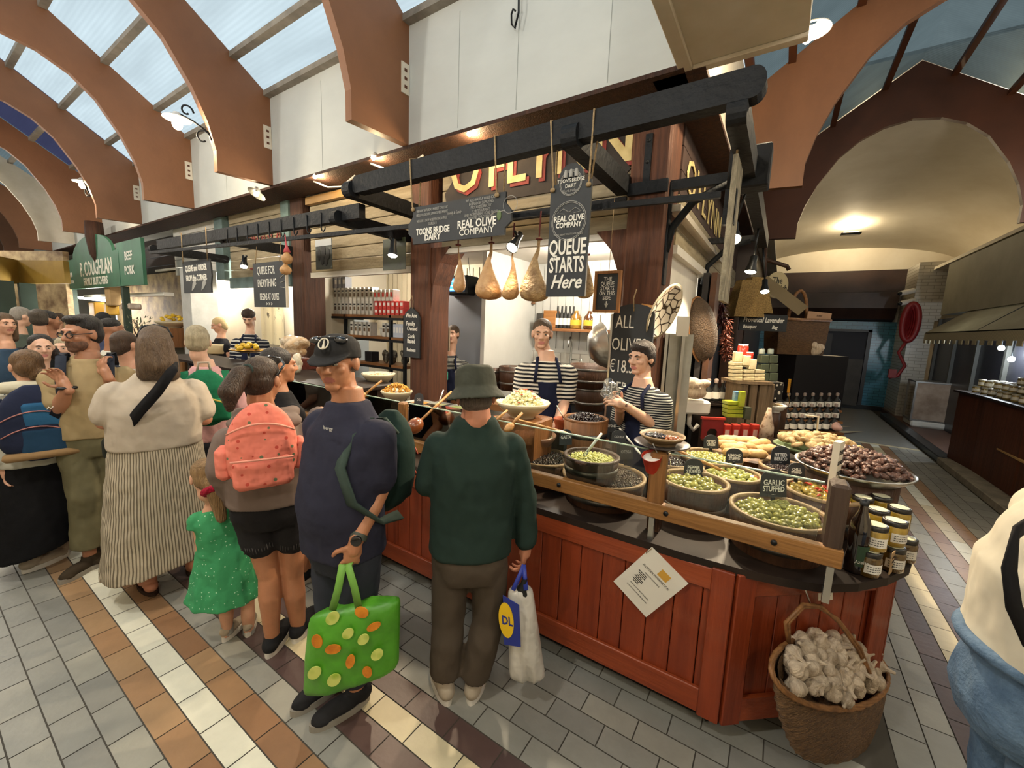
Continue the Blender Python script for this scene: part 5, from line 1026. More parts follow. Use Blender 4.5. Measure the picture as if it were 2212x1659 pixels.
t = thing('rinse_tap','tall chrome spring tap over the kitchen sink','tap',Y(1085,780,5.15)); c = Y(1085,780,5.15); zt = Y(1085,672,5.15).z; b = M(); b.tube([c,Vector((c.x,c.y,zt-.05)),Vector((c.x+.02,c.y-.05,zt)),Vector((c.x+.06,c.y-.15,zt-.05)),Vector((c.x+.06,c.y-.18,zt-.2)),Vector((c.x+.03,c.y-.12,zt-.45))],.014,8); b.build('pipe',metal,t); b = M(); b.tube([Vector((c.x+.05+.018*math.cos(i),c.y-.17+.018*math.sin(i),zt-.05-.0022*i)) for i in range(120)],.004,5); b.build('spring',metal,t); b = M(); b.caps((c.x+.03,c.y-.12,zt-.42),(c.x+.02,c.y-.1,zt-.6),.025,.02,10); b.build('spray_head',dark_metal,t)
for lb_,px,mh in (('black handled kitchen knife, left of two',1099,dark_metal),('black handled kitchen knife, right of two',1106,dark_metal),('red handled kitchen knife on the tiles',1134,mat('red_handle','#b2301f',.5)),('blue handled kitchen knife on the tiles',1142,mat('blue_handle2','#2a4fa0',.5))):
    t = thing('kitchen_knife',lb_,'knife',Y(px,758,5.25),'knives on the magnetic rail'); b = M(); b.prism([(-.02,0),(.02,0),(.015,.14),(0,.19)],Y(px,742,5.25),(1,0,0),(0,0,1),.004); b.build('blade',metal,t); b = M(); b.beam(Y(px,742,5.25),Y(px-2,759,5.25),.022,.018); b.build('handle',mh,t)
for i in range(8):
    px = 998+i*6; t = thing('steel_ladle','steel ladle or whisk hanging above the kitchen tubs','ladle',Y(px,790,5.1),'steel tools hanging in the kitchen'); p = Y(px,738,5.1); q = Y(px-1,775,5.1); b = M(); b.tube([p,q],.006,6); b.build('handle',metal,t); b = M(); b.ell(q-Vector((0,0,.03)),(.03 if i % 3 else .06,.02,.035 if i % 3 else .07),10,8); b.build('head',metal,t)
for lb_,px,py,r,h in (('dark tub in the kitchen left of the striped shirt man, front',1105,842,.16,.3),('dark tub in the kitchen behind the bucket hat',1062,838,.15,.28),('wide dark tub right of the striped shirt man',1272,835,.22,.25),('lower dark tub right of the striped shirt man',1272,885,.17,.3)): barrel(lb_,px,py,4.3,r,h)
b = M(); b.box2((-2.9,4.1,.55),(-.95,4.6,.6)); b.box2((-2.9,4.12,0),(-2.85,4.58,.55)); b.box2((-1.0,4.12,0),(-.95,4.58,.55)); b.box2((-1.95,4.12,0),(-1.9,4.58,.55)); one(b,'tub_bench',stave,'low dark bench carrying the kitchen tubs','bench')
bowl('steel mixing bowl on the kitchen tubs',Y(1115,806,4.4),.1,.08,metal)
t = thing('steel_pan','large steel mixing bowl hung on the side of the post','pan',Y(1304,690,3.45)); c = Y(1304,745,3.4); b = M(); b.lathe(c,[(0,-.14),(.1,-.125),(.17,-.06),(.2,.0),(.21,.01),(.19,.0),(.16,-.05),(0,-.11)],36,(.75,.45,.15)); b.build('bowl',metal,t)
st_ = thing('bottle_shelf','wooden shelf of bottles on the kitchen wall','shelf',Y(1245,713,5.15)); za = Y(1245,711,5.1).z; b = M(); b.box2((Y(1190,711,5.1).x,4.95,za-.04),(Y(1318,711,5.1).x,5.28,za),.005); b.build('shelf',shelf_wood,st_)
bt = thing('oil_bottle','x','bottle',(0,0,0)); b = M(); b.lathe((0,0,0),[(0,0),(.035,0),(.037,.01),(.037,.17),(.015,.22),(.013,.27),(.013,.3),(0,.3)],16); b.build('bottle',mat('dark_glass','#0d0e0c'),bt); b = M(); b.lathe((0,0,.05),[(.0378,0),(.0378,.09)],16); b.build('label',lab,bt)
for i,px in enumerate((1203,1212,1220,1229,1237)):
    p = Y(px,711,5.08); o = bt if i == 0 else dup(bt,p); o.location = (p.x,p.y,za); tag(o,'dark oil bottle with white label on the kitchen shelf','bottle','oil bottles on the kitchen shelf')
for lb_,px,m_ in (('big jar of amber olives with yellow label',1243,mat('amber_jar','#6d4a18',.1,c2='#8a6a2a',s=20,coat=.6)),('big dark amber demijohn on the kitchen shelf',1272,mat('demijohn','#4a2a10',.1,coat=.6))):
    p = Y(px,711,5.08); t = thing('big_jar',lb_,'jar',(p.x,p.y,za)); b = M(); b.lathe((p.x,p.y,za),[(0,0),(.07,0),(.075,.02),(.075,.16),(.03,.21),(.03,.24),(0,.24)],18); b.build('jar',m_,t); b = M(); b.lathe((p.x,p.y,za+.05),[(.0765,0),(.0765,.07)],18); b.build('label',mat('yellow_label','#b59a2c',.6),t)
for lb_,px,w,h,m_ in (('white carton on the kitchen shelf, left',1287,.12,.2,white_plastic),('white carton on the kitchen shelf, right',1310,.12,.2,white_plastic),('wooden crate on the kitchen shelf',1190,.2,.24,wood('crate_wood','#a87440','#7d5228')),('lidded jar of olives left of the crate',1168,.1,.2,mat('dark_jar','#2d2a26',.2))):
    p = Y(px,711,5.1); b = M(); b.box((p.x,p.y,za+h/2),(w,.12,h),None,.008); one(b,'carton' if 'carton' in lb_ else 'crate' if 'crate' in lb_ else 'jar',m_,lb_,'box' if 'jar' not in lb_ else 'jar')
t = thing('kitchen_tap','curved chrome tap right of the striped shirt man','tap',Y(1232,790,5.1)); c = Y(1232,790,5.1); b = M(); b.tube([c,c+UP*.33,c+Vector((.0,-.05,.38)),c+Vector((.02,-.13,.33)),c+Vector((.02,-.14,.25))],.016,8); b.build('spout',metal,t); b = M(); b.tube([c+UP*.08,c+Vector((.18,-.05,.1)),c+Vector((.2,-.05,.02))],.011,6); b.build('lever',metal,t)
t = thing('soap_dispenser','green soap dispenser on the counter beside the second timber post','dispenser',Y(960,822,3.75)); c = Y(960,822,3.75); b = M(); b.box(c+UP*.06,(.09,.06,.12),None,.015); b.build('bottle',mat('green_soap','#3f8a78',.2,coat=.4),t); b = M(); b.tube([c+UP*.12,c+UP*.17,c+UP*.17+Vector((.03,-.02,0))],.01,6); b.build('pump',white_plastic,t)
b = M(); c = Y(965,828,3.8); b.box2((-3.25,3.66,.9),(-2.3,4.05,.97)); b.box2((-3.2,3.7,0),(-3.1,4.05,.9)); b.box2((-2.4,3.7,0),(-2.3,4.05,.9)); one(b,'prep_table',shelf_wood,'wooden preparation table right of the second timber post','table')
b = M(); b.box(Y(963,733,3.9),(.13,.02,.3)); one(b,'cardboard_sheet',mat('card_board','#8a7a66',.8),'brown cardboard sheet taped beside the second timber post','cardboard')
# ================================================================ pasta shelves
YS = 3.95; un = thing('shelf_unit','black metal shelf unit stacked with pasta cartons','shelf',Y(770,860,YS)); SZ = []
for i,(xa,xb_,py) in enumerate(((662,874,679),(748,874,726),(772,876,785))):
    a,c = Y(xa,py,YS),Y(xb_,py,YS); z = (a.z+c.z)/2; SZ.append((z,a.x,c.x)); b = M(); b.box2((a.x,YS-.03,z-.04),(c.x,YS+.35,z)); b.build('shelf',shelf_wood,un); b = M(); b.box2((a.x,YS-.035,z-.07),(c.x,YS-.02,z-.035)); b.build('shelf_edge',dark_metal,un)
for px in (748,846,876): x = Y(px,740,YS).x; b = M(); b.box2((x-.018,YS-.03,.2),(x+.018,YS+.01,SZ[0][0])); b.build('upright',dark_metal,un)
car_w = mat('pasta_carton','#c3c1ba',.6,c2='#a9a8a2',s=14,lo=.5,hi=.7,rnd=.06); car_g = mat('grey_carton','#8f929a',.6,rnd=.06); car_r = mat('red_carton','#b52a24',.5,c2='#c9463c',s=10,rnd=.06); win = mat('pasta_window','#40362c',.4,c2='#6a5238',s=60); wht = mat('carton_white','#dcdad6',.6)
def carton(m_,w,h,d,wm,kind=0):
    t = thing('carton','x','carton',(0,0,0)); b = M(); b.box((0,d/2,h/2),(w,d,h),None,.003); b.build('box',m_,t)
    if kind == 0:
        b = M(); b.box((0,-.001,h*.45),(w*.62,.003,h*.27)); b.build('window',wm,t); b = M(); b.box((0,-.001,h*.76),(w*.72,.003,h*.12)); b.build('label',dark_metal,t)
    else: b = M(); b.box((0,-.001,h*.55),(w*.6,.003,h*.4)); b.build('label',wm,t)
    return t
pw = carton(car_w,.062,.2,.12,win); first = True
def put_row(proto,x0,x1,z,n,label,group,y=YS,used={}):
    for i in range(n):
        x = x0+(x1-x0)*(i+.5)/n; k = proto.name
        if k not in used: used[k] = 1; o = proto; o.location = (x,y,z)
        else: o = dup(proto,(x,y,z))
        o.rotation_euler = (0,0,random.uniform(-.06,.06)); tag(o,label,'carton',group)
z0,a,c = SZ[0]; xs_ = lambda px,z=679: Y(px,z,YS).x
put_row(pw,xs_(668),xs_(712),z0,5,'white pasta carton in the lower left row on the top shelf','pasta cartons at the lower left of the top shelf'); put_row(pw,xs_(713),xs_(806),z0,11,'tall white pasta carton in the main row on the top shelf','pasta cartons in the main row'); put_row(pw,xs_(680),xs_(712),z0+.2,4,'white pasta carton on top of the left row','upper left pasta cartons'); put_row(pw,xs_(713),xs_(806),z0+.2,11,'white pasta carton in the second tier of the main row','second tier pasta cartons')
gc_ = carton(car_g,.07,.17,.12,lab,1); put_row(gc_,xs_(714),xs_(748),z0+.4,4,'grey sided carton on the topmost tier','grey cartons on the topmost tier')
rc = carton(car_r,.07,.1,.12,wht,1); put_row(rc,xs_(808),xs_(872),z0,7,'red carton in the bottom row by the family owned board','lower red cartons'); put_row(rc,xs_(808),xs_(872),z0+.1,7,'red carton in the second row by the family owned board','upper red cartons')
rw = carton(car_w,.07,.16,.12,car_r,1); put_row(rw,xs_(806),xs_(850),z0+.2,5,'white and red carton standing on the red cartons','white and red cartons')
z1,a,c = SZ[1]; put_row(pw,xs_(755,726),xs_(802,726),z1,5,'pasta carton on the middle shelf behind the cap','pasta cartons on the middle shelf, left'); put_row(pw,xs_(824,726),xs_(843,726),z1,2,'pasta carton on the middle shelf beside the upright','pasta cartons on the middle shelf, right'); pc_ = carton(mat('pale_blue_carton','#b4bccb',.6),.06,.19,.12,wht,1); put_row(pc_,xs_(849,726),xs_(873,726),z1,4,'pale blue carton on the middle shelf','pale blue cartons')
def soft_bag(name,label,c,w,h,m_,cat='bag',seed=0,dp=.6,vox=.012):
    mb = M(); rnd_ = random.Random(seed)
    for i in range(7): mb.ell(Vector(c)+Vector((rnd_.uniform(-.28,.28)*w,rnd_.uniform(-.15,.15)*w,h*rnd_.uniform(.2,.75))),(w*rnd_.uniform(.2,.34),w*dp*.4,h*rnd_.uniform(.18,.3)),10,8,Matrix.Rotation(rnd_.uniform(-.6,.6),3,'Y'))
    mb.ell(Vector(c)+Vector((0,0,h*.3)),(w*.45,w*dp*.45,h*.3),12,8); return tag(put(remesh(mb,vox,1),name,m_,None,c),label,cat)
z2 = SZ[2][0]; dkb = mat('foil_bag','#4a4439',.25,.2,c2='#8d8672',s=14,lo=.5,hi=.75,bump=.9,bs=25)
for i,(px,lb_) in enumerate(((822,'crinkled clear bag left on the lower shelf'),(838,'dark crisp bag in the middle of the lower shelf'),(862,'dark crisp bag at the right of the lower shelf'))): soft_bag('snack_bag',lb_,(xs_(px,785),YS+.1,z2),.13,.22,dkb,seed=i+3)
b = M(); b.box((xs_(794,785),YS+.08,z2+.08),(.16,.14,.15),None,.005); one(b,'gift_box',mat('black_box','#17171a',.4),'black box on the lower shelf behind the cap','box'); soft_bag('snack_bag','white labelled bag on the middle shelf',(xs_(814,726),YS+.1,z1),.09,.16,mat('white_sack','#bdbab2',.6),seed=9)
t = thing('wall_clock','round black wall clock on the grey partition','clock',Y(838,648,4.52)); c = Y(838,648,4.52); b = M(); b.tube([c+Vector((.1*math.cos(q),-.02,.1*math.sin(q))) for q in np.linspace(0,6.28,26)],.012,6,closed=True); b.build('rim',dark_metal,t); b = M(); b.lathe(c,[(0,0),(.1,0)],24,(0,-1,0)); b.build('dial',mat('clock_dial','#8f9196',.5),t); b = M(); b.beam(c+Vector((0,-.006,0)),c+Vector((0,-.006,.07)),.008,.003,(0,1,0)); b.build('hand',dark_metal,t)
b = M(); c = Y(757,633,4.9); b.lathe(c,[(0,.01),(.07,.01),(.12,-.01),(.115,0)],24,(0,-1,0)); one(b,'brass_plate',mat('brass','#b58a34',.25,.9),'round brass plate on the cream boarded wall','plate')
t = thing('deli_fridge','glass fronted fridge glowing pale blue under the pasta shelves','fridge',Y(700,790,4.15)); a,c = Y(650,755,4.2),Y(752,690,4.2); b = M(); b.box2((a.x,4.2,.3),(c.x,4.6,c.z)); b.build('cabinet',mat('fridge_white','#aab4ba',.4),t); b = M(); b.box2((a.x+.03,4.19,a.z),(c.x-.03,4.2,c.z-.05)); b.build('glass_front',mat('fridge_glow','#9fc4d2',.15,emis=(.55,.85,1),es=.55,c2='#c9dfe6',s=6),t); b = M(); b.box2((a.x,4.15,c.z),(c.x,4.5,c.z+.14)); b.build('canopy',dark_metal,t)
for j in range(9): b = M(); xx = a.x+.08+j*.075; b.lathe((xx,4.16,(a.z+c.z)/2-.08),[(0,0),(.03,0),(.03,.06),(0,.06)],10); b.build('tub',white_plastic if j % 2 else mat('fridge_tub','#b8a890',.5),t)
b = M(); b.box2((a.x,4.15,(a.z+c.z)/2-.1),(c.x,4.2,(a.z+c.z)/2-.08)); b.build('shelf',metal,t)
# ================================================================ left serving counter
sv = thing('serving_counter','glass fronted serving counter with timber uprights at the left bays','counter',Y(640,1000,2.25)); zt = 1.2
b = M(); b.box2((-7.6,2.15,.855),(-3.1,2.72,.9)); b.build('shelf',shelf_wood,sv); b = M(); b.box2((-7.6,2.15,zt),(-3.1,2.75,zt+.03)); b.build('worktop',dark_top,sv)
for x in (-3.1,-3.75,-4.6,-5.6,-6.6,-7.55): b = M(); b.box2((x-.035,2.12,.86),(x+.035,2.2,zt)); b.build('upright',oak_v,sv)
for x in range(5): xa_,xb2 = (-7.5,-6.65,-5.65,-4.65,-3.8)[x],(-6.65,-5.65,-4.65,-3.8,-3.15)[x]; b = M(); b.box2((xa_+.04,2.15,.9),(xb2-.04,2.157,zt)); b.build('glass_pane',glass('clear_guard',(.97,1,.98),.1),sv)
lem = M(); lem.lathe((0,0,0),[(.002,-.045),(.01,-.038),(.028,-.02),(.032,0),(.028,.02),(.01,.036),(.003,.042)],12); lem = lem.build('lemon',mat('lemon_skin','#d3b02a',.4,c2='#bf9a1e',s=40,bump=.2,bs=90,rnd=.1),None,(0,0,0))
def lemons(c,R,n,label,group,h=.05):
    for i in range(n):
        a_ = i*2.4; rr = R*math.sqrt((i+.3)/n); o = lem.copy(); COL.objects.link(o); o.location = (c[0]+rr*math.cos(a_),c[1]+rr*math.sin(a_),c[2]+.03+h*(1-(rr/R)**2)); o.rotation_euler = (1.57+random.uniform(-.5,.5),random.uniform(-.4,.4),random.uniform(0,6)); tag(o,label,'lemon',group)
L1 = Y(374,708,3.0); bowl('cream bowl of lemons on the counter by the white post',L1,.28,.11,cream_glaze); lemons((L1.x,L1.y,L1.z+.1),.2,12,'lemon heaped in the cream bowl','lemons in the cream bowl',.1); b = M(); b.box2((L1.x-.3,L1.y-.2,1.23),(L1.x+.5,L1.y+.3,L1.z)); one(b,'display_block',stave_l,'timber block under the lemon bowl','stand')
L2 = Y(537,757,2.55); t = thing('brass_stand','shallow brass dish of pale yellow fruit on a thin stand','stand',(L2.x,L2.y,1.23)); b = M(); b.lathe(L2-UP*.03,[(0,0),(.1,.005),(.2,.03),(.215,.045),(.2,.038),(0,.012)],30); b.build('dish',mat('brass','#b58a34'),t); b = M(); b.cyl((L2.x,L2.y,1.23),L2-UP*.028,.015,10); b.build('stem',metal,t); lemons((L2.x,L2.y,L2.z),.14,11,'pale yellow fruit on the brass dish','fruit on the brass dish',.05); bpy.data.objects.remove(lem)
b = M(); c = Y(466,748,2.9); b.lathe((c.x,c.y,1.23),[(0,0),(.19,0),(.2,.02),(.2,.13),(.19,.15),(0,.15)],30); one(b,'whole_cheese',mat('cheese_rind','#c9b78f',.6,c2='#b8a47c',s=8),'big pale cheese wheel on the left serving counter','cheese')
c = Y(637,775,2.75); soft_bag('bread_bag','heap of crusty bread in clear bags beside the timber post',(c.x,c.y,c.z),.36,.3,mat('bagged_bread','#b5946a',.3,c2='#d6cab4',s=9,lo=.4,hi=.65,bump=.9,bs=25,coat=.4),'bread',4,.8); b = M(); b.box2((c.x-.25,c.y-.2,1.23),(c.x+.25,c.y+.15,c.z+.01)); one(b,'bread_board',shelf_red,'red brown board under the bagged bread','board')
c = Y(641,798,2.45); soft_bag('breadstick_bag','clear bag of pale breadsticks in front of the bagged bread',(c.x,c.y,1.23),.16,.24,mat('breadsticks','#cdbfa0',.4,c2='#e0d8c4',s=30,st=(4,4,.5),bump=.4),'bread',6)
t = thing('mirror','cream framed mirror or hatch at the back of the left bay','mirror',Y(406,740,4.2)); a,c = Y(362,742,4.25),Y(452,662,4.25); b = M(); b.box2((a.x,4.25,a.z),(c.x,4.27,c.z)); b.build('glass',mat('mirror_glass','#9fa4a2',.12,.8),t); e = .05; b = M(); [b.box2(p,q) for p,q in (((a.x-e,4.22,a.z-e),(c.x+e,4.28,a.z)),((a.x-e,4.22,c.z),(c.x+e,4.28,c.z+e)),((a.x-e,4.22,a.z),(a.x,4.28,c.z)),((c.x,4.22,a.z),(c.x+e,4.28,c.z)))]; b.build('frame',cream_paint,t)
t = thing('till_monitor','dark till monitor on the left serving counter','monitor',Y(428,725,3.3)); c = Y(428,706,3.3); b = M(); b.box(c,(.34,.03,.24),Matrix.Rotation(-.3,3,'X')); b.build('screen',dark_metal,t); b = M(); b.cyl((c.x,c.y,1.23),c,.03,10); b.build('stand',dark_metal,t)
t = thing('tea_towel','pale printed cloth hanging behind the young man in stripes','cloth',Y(598,740,4.0)); a,c = Y(566,742,4.2),Y(614,660,4.2); b = M(); b.loft([[Vector((a.x+(c.x-a.x)*i/10,4.2+.02*math.sin(i*1.7),a.z+(c.z-a.z)*j/5)) for i in range(11)] for j in range(6)],False,False); b.build('cloth',mat('printed_towel','#d2c5a2',.8,c2='#5a5142',s=9,lo=.62,hi=.68,st=(1,1,.6)),t)
br_m = mat('olive_leaf','#56604a',.5,c2='#8d947c',s=5,rnd=.2); mb = M(); c = Y(303,712,2.6)
for i in range(90):
    a_ = Vector((random.gauss(0,1),random.gauss(0,.6),abs(random.gauss(0,.8))+.2)).normalized(); p = c+a_*random.uniform(.05,.3); x,y,z = frame(a_+Vector((random.gauss(0,.4),random.gauss(0,.4),random.gauss(0,.4)))); mb.add([p-x*.012,p+z*.05,p+x*.012,p-z*.03],[(0,1,2,3)],False)
t = thing('olive_branches','bunch of grey green olive branches beside the white post','branches',(c.x,c.y,1.23)); mb.build('leaves',br_m,t); b = M(); [b.tube([(c.x,c.y,1.24),c+Vector((random.uniform(-.2,.2),random.uniform(-.1,.1),random.uniform(0,.2)))],.006,5) for i in range(6)]; b.lathe((c.x,c.y,1.23),[(0,0),(.09,0),(.1,.16),(.09,.16)],16); b.build('stems',stave,t)
for lb_,px,py,r,y in (('white bowl with dark painted rim on the serving counter',818,828,.17,2.75),('cream bowl heaped with golden fried rings',857,868,.145,2.55)):
    p = Y(px,py,y); o = bowl(lb_,(p.x,p.y,p.z),r,.1,cream_glaze,inner=mat('painted_rim','#d9d3c2',.25,c2='#3a3a44',s=16,lo=.55,hi=.62)); b = M(); b.box2((p.x-.1,p.y-.1,.84),(p.x+.1,p.y+.1,p.z)); one(b,'riser',stave,'dark block under the '+lb_[:28],'stand')
    if r < .16:
        rg = M()
        for i in range(60):
            a_,rr = random.uniform(0,6.3),.115*random.random()**.5; q = Vector((p.x+rr*math.cos(a_),p.y+rr*math.sin(a_),p.z+.09+.07*(1-(rr/.12)**2))); x,y_,z = frame((random.gauss(0,1),random.gauss(0,1),random.gauss(0,1))); rg.tube([q+(x*math.cos(w)+y_*math.sin(w))*.016 for w in np.linspace(0,5.2,9)],.006,5)
        one(rg,'fried_rings',mat('golden_rings','#cf9a3c',.5,c2='#b57f2a',s=30),'heap of curled golden rings in the cream bowl','snack',kind='stuff')
    else: heap_stuff((p.x,p.y,p.z+.07),.11,.02,.014,mat('salad_mix','#c9b98f',.5,c2='#a0503a',s=30,lo=.5,hi=.62),'mixed_salad','creamy salad in the dark rimmed bowl','salad',layers=1)
for lb_,px,py,m_,w in (('steel tray of orange dip behind the cap man',908,868,mat('orange_dip','#c47a20',.3,c2='#d08a34',s=6),.2),('steel tray of green herb dip beside the bucket hat',990,878,mat('green_dip','#5f6b33',.4,c2='#75803f',s=20),.16),('steel tray of olive green paste',950,872,mat('olive_paste','#77764a',.4),.16)):
    p = Y(px,py,2.5); t = thing('food_tray',lb_,'tray',(p.x,p.y,p.z-.05),'steel dip trays'); b = M(); b.loft([[Vector((p.x+sx*w/2*k,p.y+sy*w*.4*k,p.z+dz)) for sx,sy in ((-1,-1),(1,-1),(1,1),(-1,1))] for k,dz in ((.85,-.05),(1,0),(1.06,.002),(1,.003),(.9,-.02))],True,True,False); b.build('tray',metal,t); b = M(); b.box((p.x,p.y,p.z-.012),(w*.92,w*.74,.006),None,.002); b.build('filling',m_,t)
    b = M(); b.box2((p.x-w*.4,p.y-w*.3,.84),(p.x+w*.4,p.y+w*.3,p.z-.05)); one(b,'riser',stave,'dark riser under the '+lb_[:26],'stand')
for lb_,px,py,r,m_ in (('bowl of red pepper pieces left of the bucket hat',932,895,.15,mat('red_peppers','#b23a2c',.35,c2='#c9584a',s=30,coat=.3)),('bowl of pale olives by the teal backpack',870,893,.12,mat('pale_mix','#7d7d48',.35,c2='#55503a',s=40,coat=.3)),('small bowl of brown olives behind the red peppers',902,884,.1,brown_olive),('tub of chickpea salad under the second gourd ladle',925,925,.17,mat('chickpeas','#a98a5a',.4,c2='#6d6a3c',s=40,coat=.3))):
    p = Y(px,py,2.3); tub(lb_,(p.x,p.y),.84,r,max(.08,p.z-.84+.02)); heap_stuff((p.x,p.y,p.z+.0),r-.02,.015,.011,m_,'deli_food','food in the '+lb_,'food',sp=.02,layers=1)
for i,(px,py,d) in enumerate(((790,905,2.9),(905,862,3.2),(860,880,3.0),(945,905,2.75))): card('small dark label among the dishes, %s' % ('nearest the cap man','in the orange dip','by the golden rings','in the red peppers')[i],px,py,20,26,d,[('DELI',.35,.3,.6)],textm=chalk_grey,yaw=.3)
spoon('wooden handled spoon in the dark rimmed bowl',V(788,852,3.1),V(825,822,3.15),.009,olivewood); spoon('steel tongs resting on the dip trays',V(945,880,3.1),V(958,842,3.15),.006,metal,metal,hr=(.02,.01,.008),name='tongs')
# ================================================================ far left stalls
gs = mat('butcher_green','#2f6a50',.55,c2='#285c45',s=3); t = thing('stall_sign','green sign board of the family butchers with an arched top','sign',Y(225,622,2.6)); yq = 2.6
def Q(px,py): return Y(px,py,yq)
b = M(); A,B_,C,D_ = Q(141,562),Q(258,543),Q(260,620),Q(143,625); x0,x1,zl,zh = A.x,B_.x,(C.z+D_.z)/2,(A.z+B_.z)/2; w = x1-x0
b.prism([(0,0),(w,0),(w,zh-zl)]+[(w*.56+w*.36*math.cos(q*PI/12),zh-zl+.42*math.sin(q*PI/12)) for q in range(13)]+[(0,zh-zl)],(x0,yq,zl),(1,0,0),(0,0,1),.05); b.build('board',gs,t); h = zh-zl
for s,fx,fz,sz,sx in (('P. COUGHLAN',.62,.4,.5,.52),('FAMILY BUTCHERS',.6,.1,.26,.6),('LAMB',.12,.42,.17,.6),('MUTTON',.13,.2,.12,.6)): b = M(); text(b,s,(x0+fx*w,yq-.028,zl+fz*h),(1,0,0),(0,0,1),sz*h*1.25,.002,sx=sx*1.6,bold=.006); b.build('lettering',chalk,t)
t = thing('stall_sign','green side board lettered beef and pork','sign',Q(287,618)); xa_,xb2 = Q(259,600).x,Q(313,600).x; b = M(); b.box2((xa_,yq-.02,zl),(xb2,yq+.03,zh+.12)); b.build('board',gs,t)
for s,fz in (('BEEF',.68),('PORK',.3)): b = M(); text(b,s,((xa_+xb2)/2,yq-.024,zl+fz*h),(1,0,0),(0,0,1),.24*h*1.3,.002,sx=1,bold=.006); b.build('lettering',chalk,t)
b = M(); c = Q(205,512); b.tube([c+UP*.3,c,c-UP*.35,c-UP*.52],[.14,.15,.11,.03],10); one(b,'carved_bracket',timber,'dark carved timber bracket hanging before the butcher sign','bracket')
t = thing('tube_light','bright fluorescent tube under the butcher sign','light',Q(180,648)); b = M(); b.cyl(Q(128,640)+Vector((0,.3,0)),Q(232,651)+Vector((0,.3,0)),.035,10); b.build('tube',tube_on,t)
b = M(); b.box2((x0,yq+.25,Q(180,640).z),(xb2,yq+.4,Q(180,634).z)); b.build('housing',white_plastic,t); lamp('tube_glow',Q(180,660)+Vector((0,.2,-.1)),60,(1,.96,.88),.3,parent=t)
st2 = thing('butcher_stall','butcher stall under the green sign','stall',(x0,yq+.3,0)); b = M(); b.box2((x0,yq+.85,0),(xb2,yq+.93,2.7)); b.build('back_wall',mat('stall_back','#5e4a38',.7,c2='#a08a62',s=4),st2); b = M(); b.box2((x0,yq+.0,0),(xb2,yq+.5,1.3)); b.build('counter',mat('stall_counter','#6b6a60',.5),st2)
for px in (265,155): b = M(); xx = Q(px,650).x; b.box2((xx-.06,yq,0),(xx+.06,yq+.1,zl)); b.build('upright',mat('dark_green_post','#273a30',.6),st2)
for i,(px,py,w_,h_,m_,lb_) in enumerate(((211,670,.45,.35,mat('yellow_box','#c08f2a',.6),'yellow display box under the tube light'),(241,668,.2,.25,mat('yellow_jar','#d0a030',.4),'yellow jar beside the butcher post'),(133,665,.4,.2,mat('leaflet','#a9b79c',.6),'leaflet stand under the tube light'),(245,640,.3,.4,mat('paper_bag','#b8986a',.8),'brown paper bag hanging under the butcher sign'),(110,632,.5,.18,crust,'round loaf hanging at the yellow stall'),(283,662,.5,.12,mat('meat_tray','#9a7a66',.5,c2='#c9c0b4',s=9),'tray of wrapped meat under the beef board'))):
    c = Y(px,py,yq+.15); b = M(); b.box(c,(w_,.2,h_),None,.02); [b.tube([c+Vector((0,0,h_/2-.01)),c+Vector((0,0,h_/2+.35))],.008,5) for q_ in (1,) if 'hanging' in lb_]; one(b,'display_item' if i < 5 else 'meat_tray',m_,lb_,'goods')
t = thing('yellow_stall','yellow fronted stall at the far left of the aisle','stall',V(80,700,9)); ym = mat('mustard_paint','#9a7d34',.6,c2='#8a6e2b',s=3)
b = M(); p0,p1 = V(36,612,9.3),V(141,612,8.6); zh_ = V(36,562,9.3).z; b.loft([[Vector((p.x,p.y,z)) for p,z in ((p0,p0.z),(p1,p1.z),(p1,zh_-.05),(p0,zh_))],[Vector((p.x-.1,p.y+.1,z)) for p,z in ((p0,p0.z),(p1,p1.z),(p1,zh_-.05),(p0,zh_))]],True,True,False); b.build('fascia',ym,t)
b = M(); p2 = V(-60,612,8.0); b.loft([[Vector((p.x,p.y,z)) for p,z in ((p2,p2.z),(p0,p0.z),(p0,zh_),(p2,zh_))],[Vector((p.x,p.y+.1,z)) for p,z in ((p2,p2.z),(p0,p0.z),(p0,zh_),(p2,zh_))]],True,True,False); b.build('side_fascia',ym,t)
for px,d in ((60,9.2),(12,8.6)): b = M(); q = V(px,640,d); b.box2((q.x-.12,q.y-.12,0),(q.x+.12,q.y+.12,p0.z)); b.build('upright',mat('dark_green_post','#273a30'),t)
b = M(); q0,q1 = V(-40,690,10.5),V(150,690,10.0); b.loft([[Vector((p.x,p.y,z)) for p,z in ((q0,0),(q1,0),(q1,3.2),(q0,3.2))],[Vector((p.x,p.y+.1,z)) for p,z in ((q0,0),(q1,0),(q1,3.2),(q0,3.2))]],True,True,False); b.build('back_wall',mat('stall_goods','#6a5238',.7,c2='#b8a27a',s=3,det=8),t)
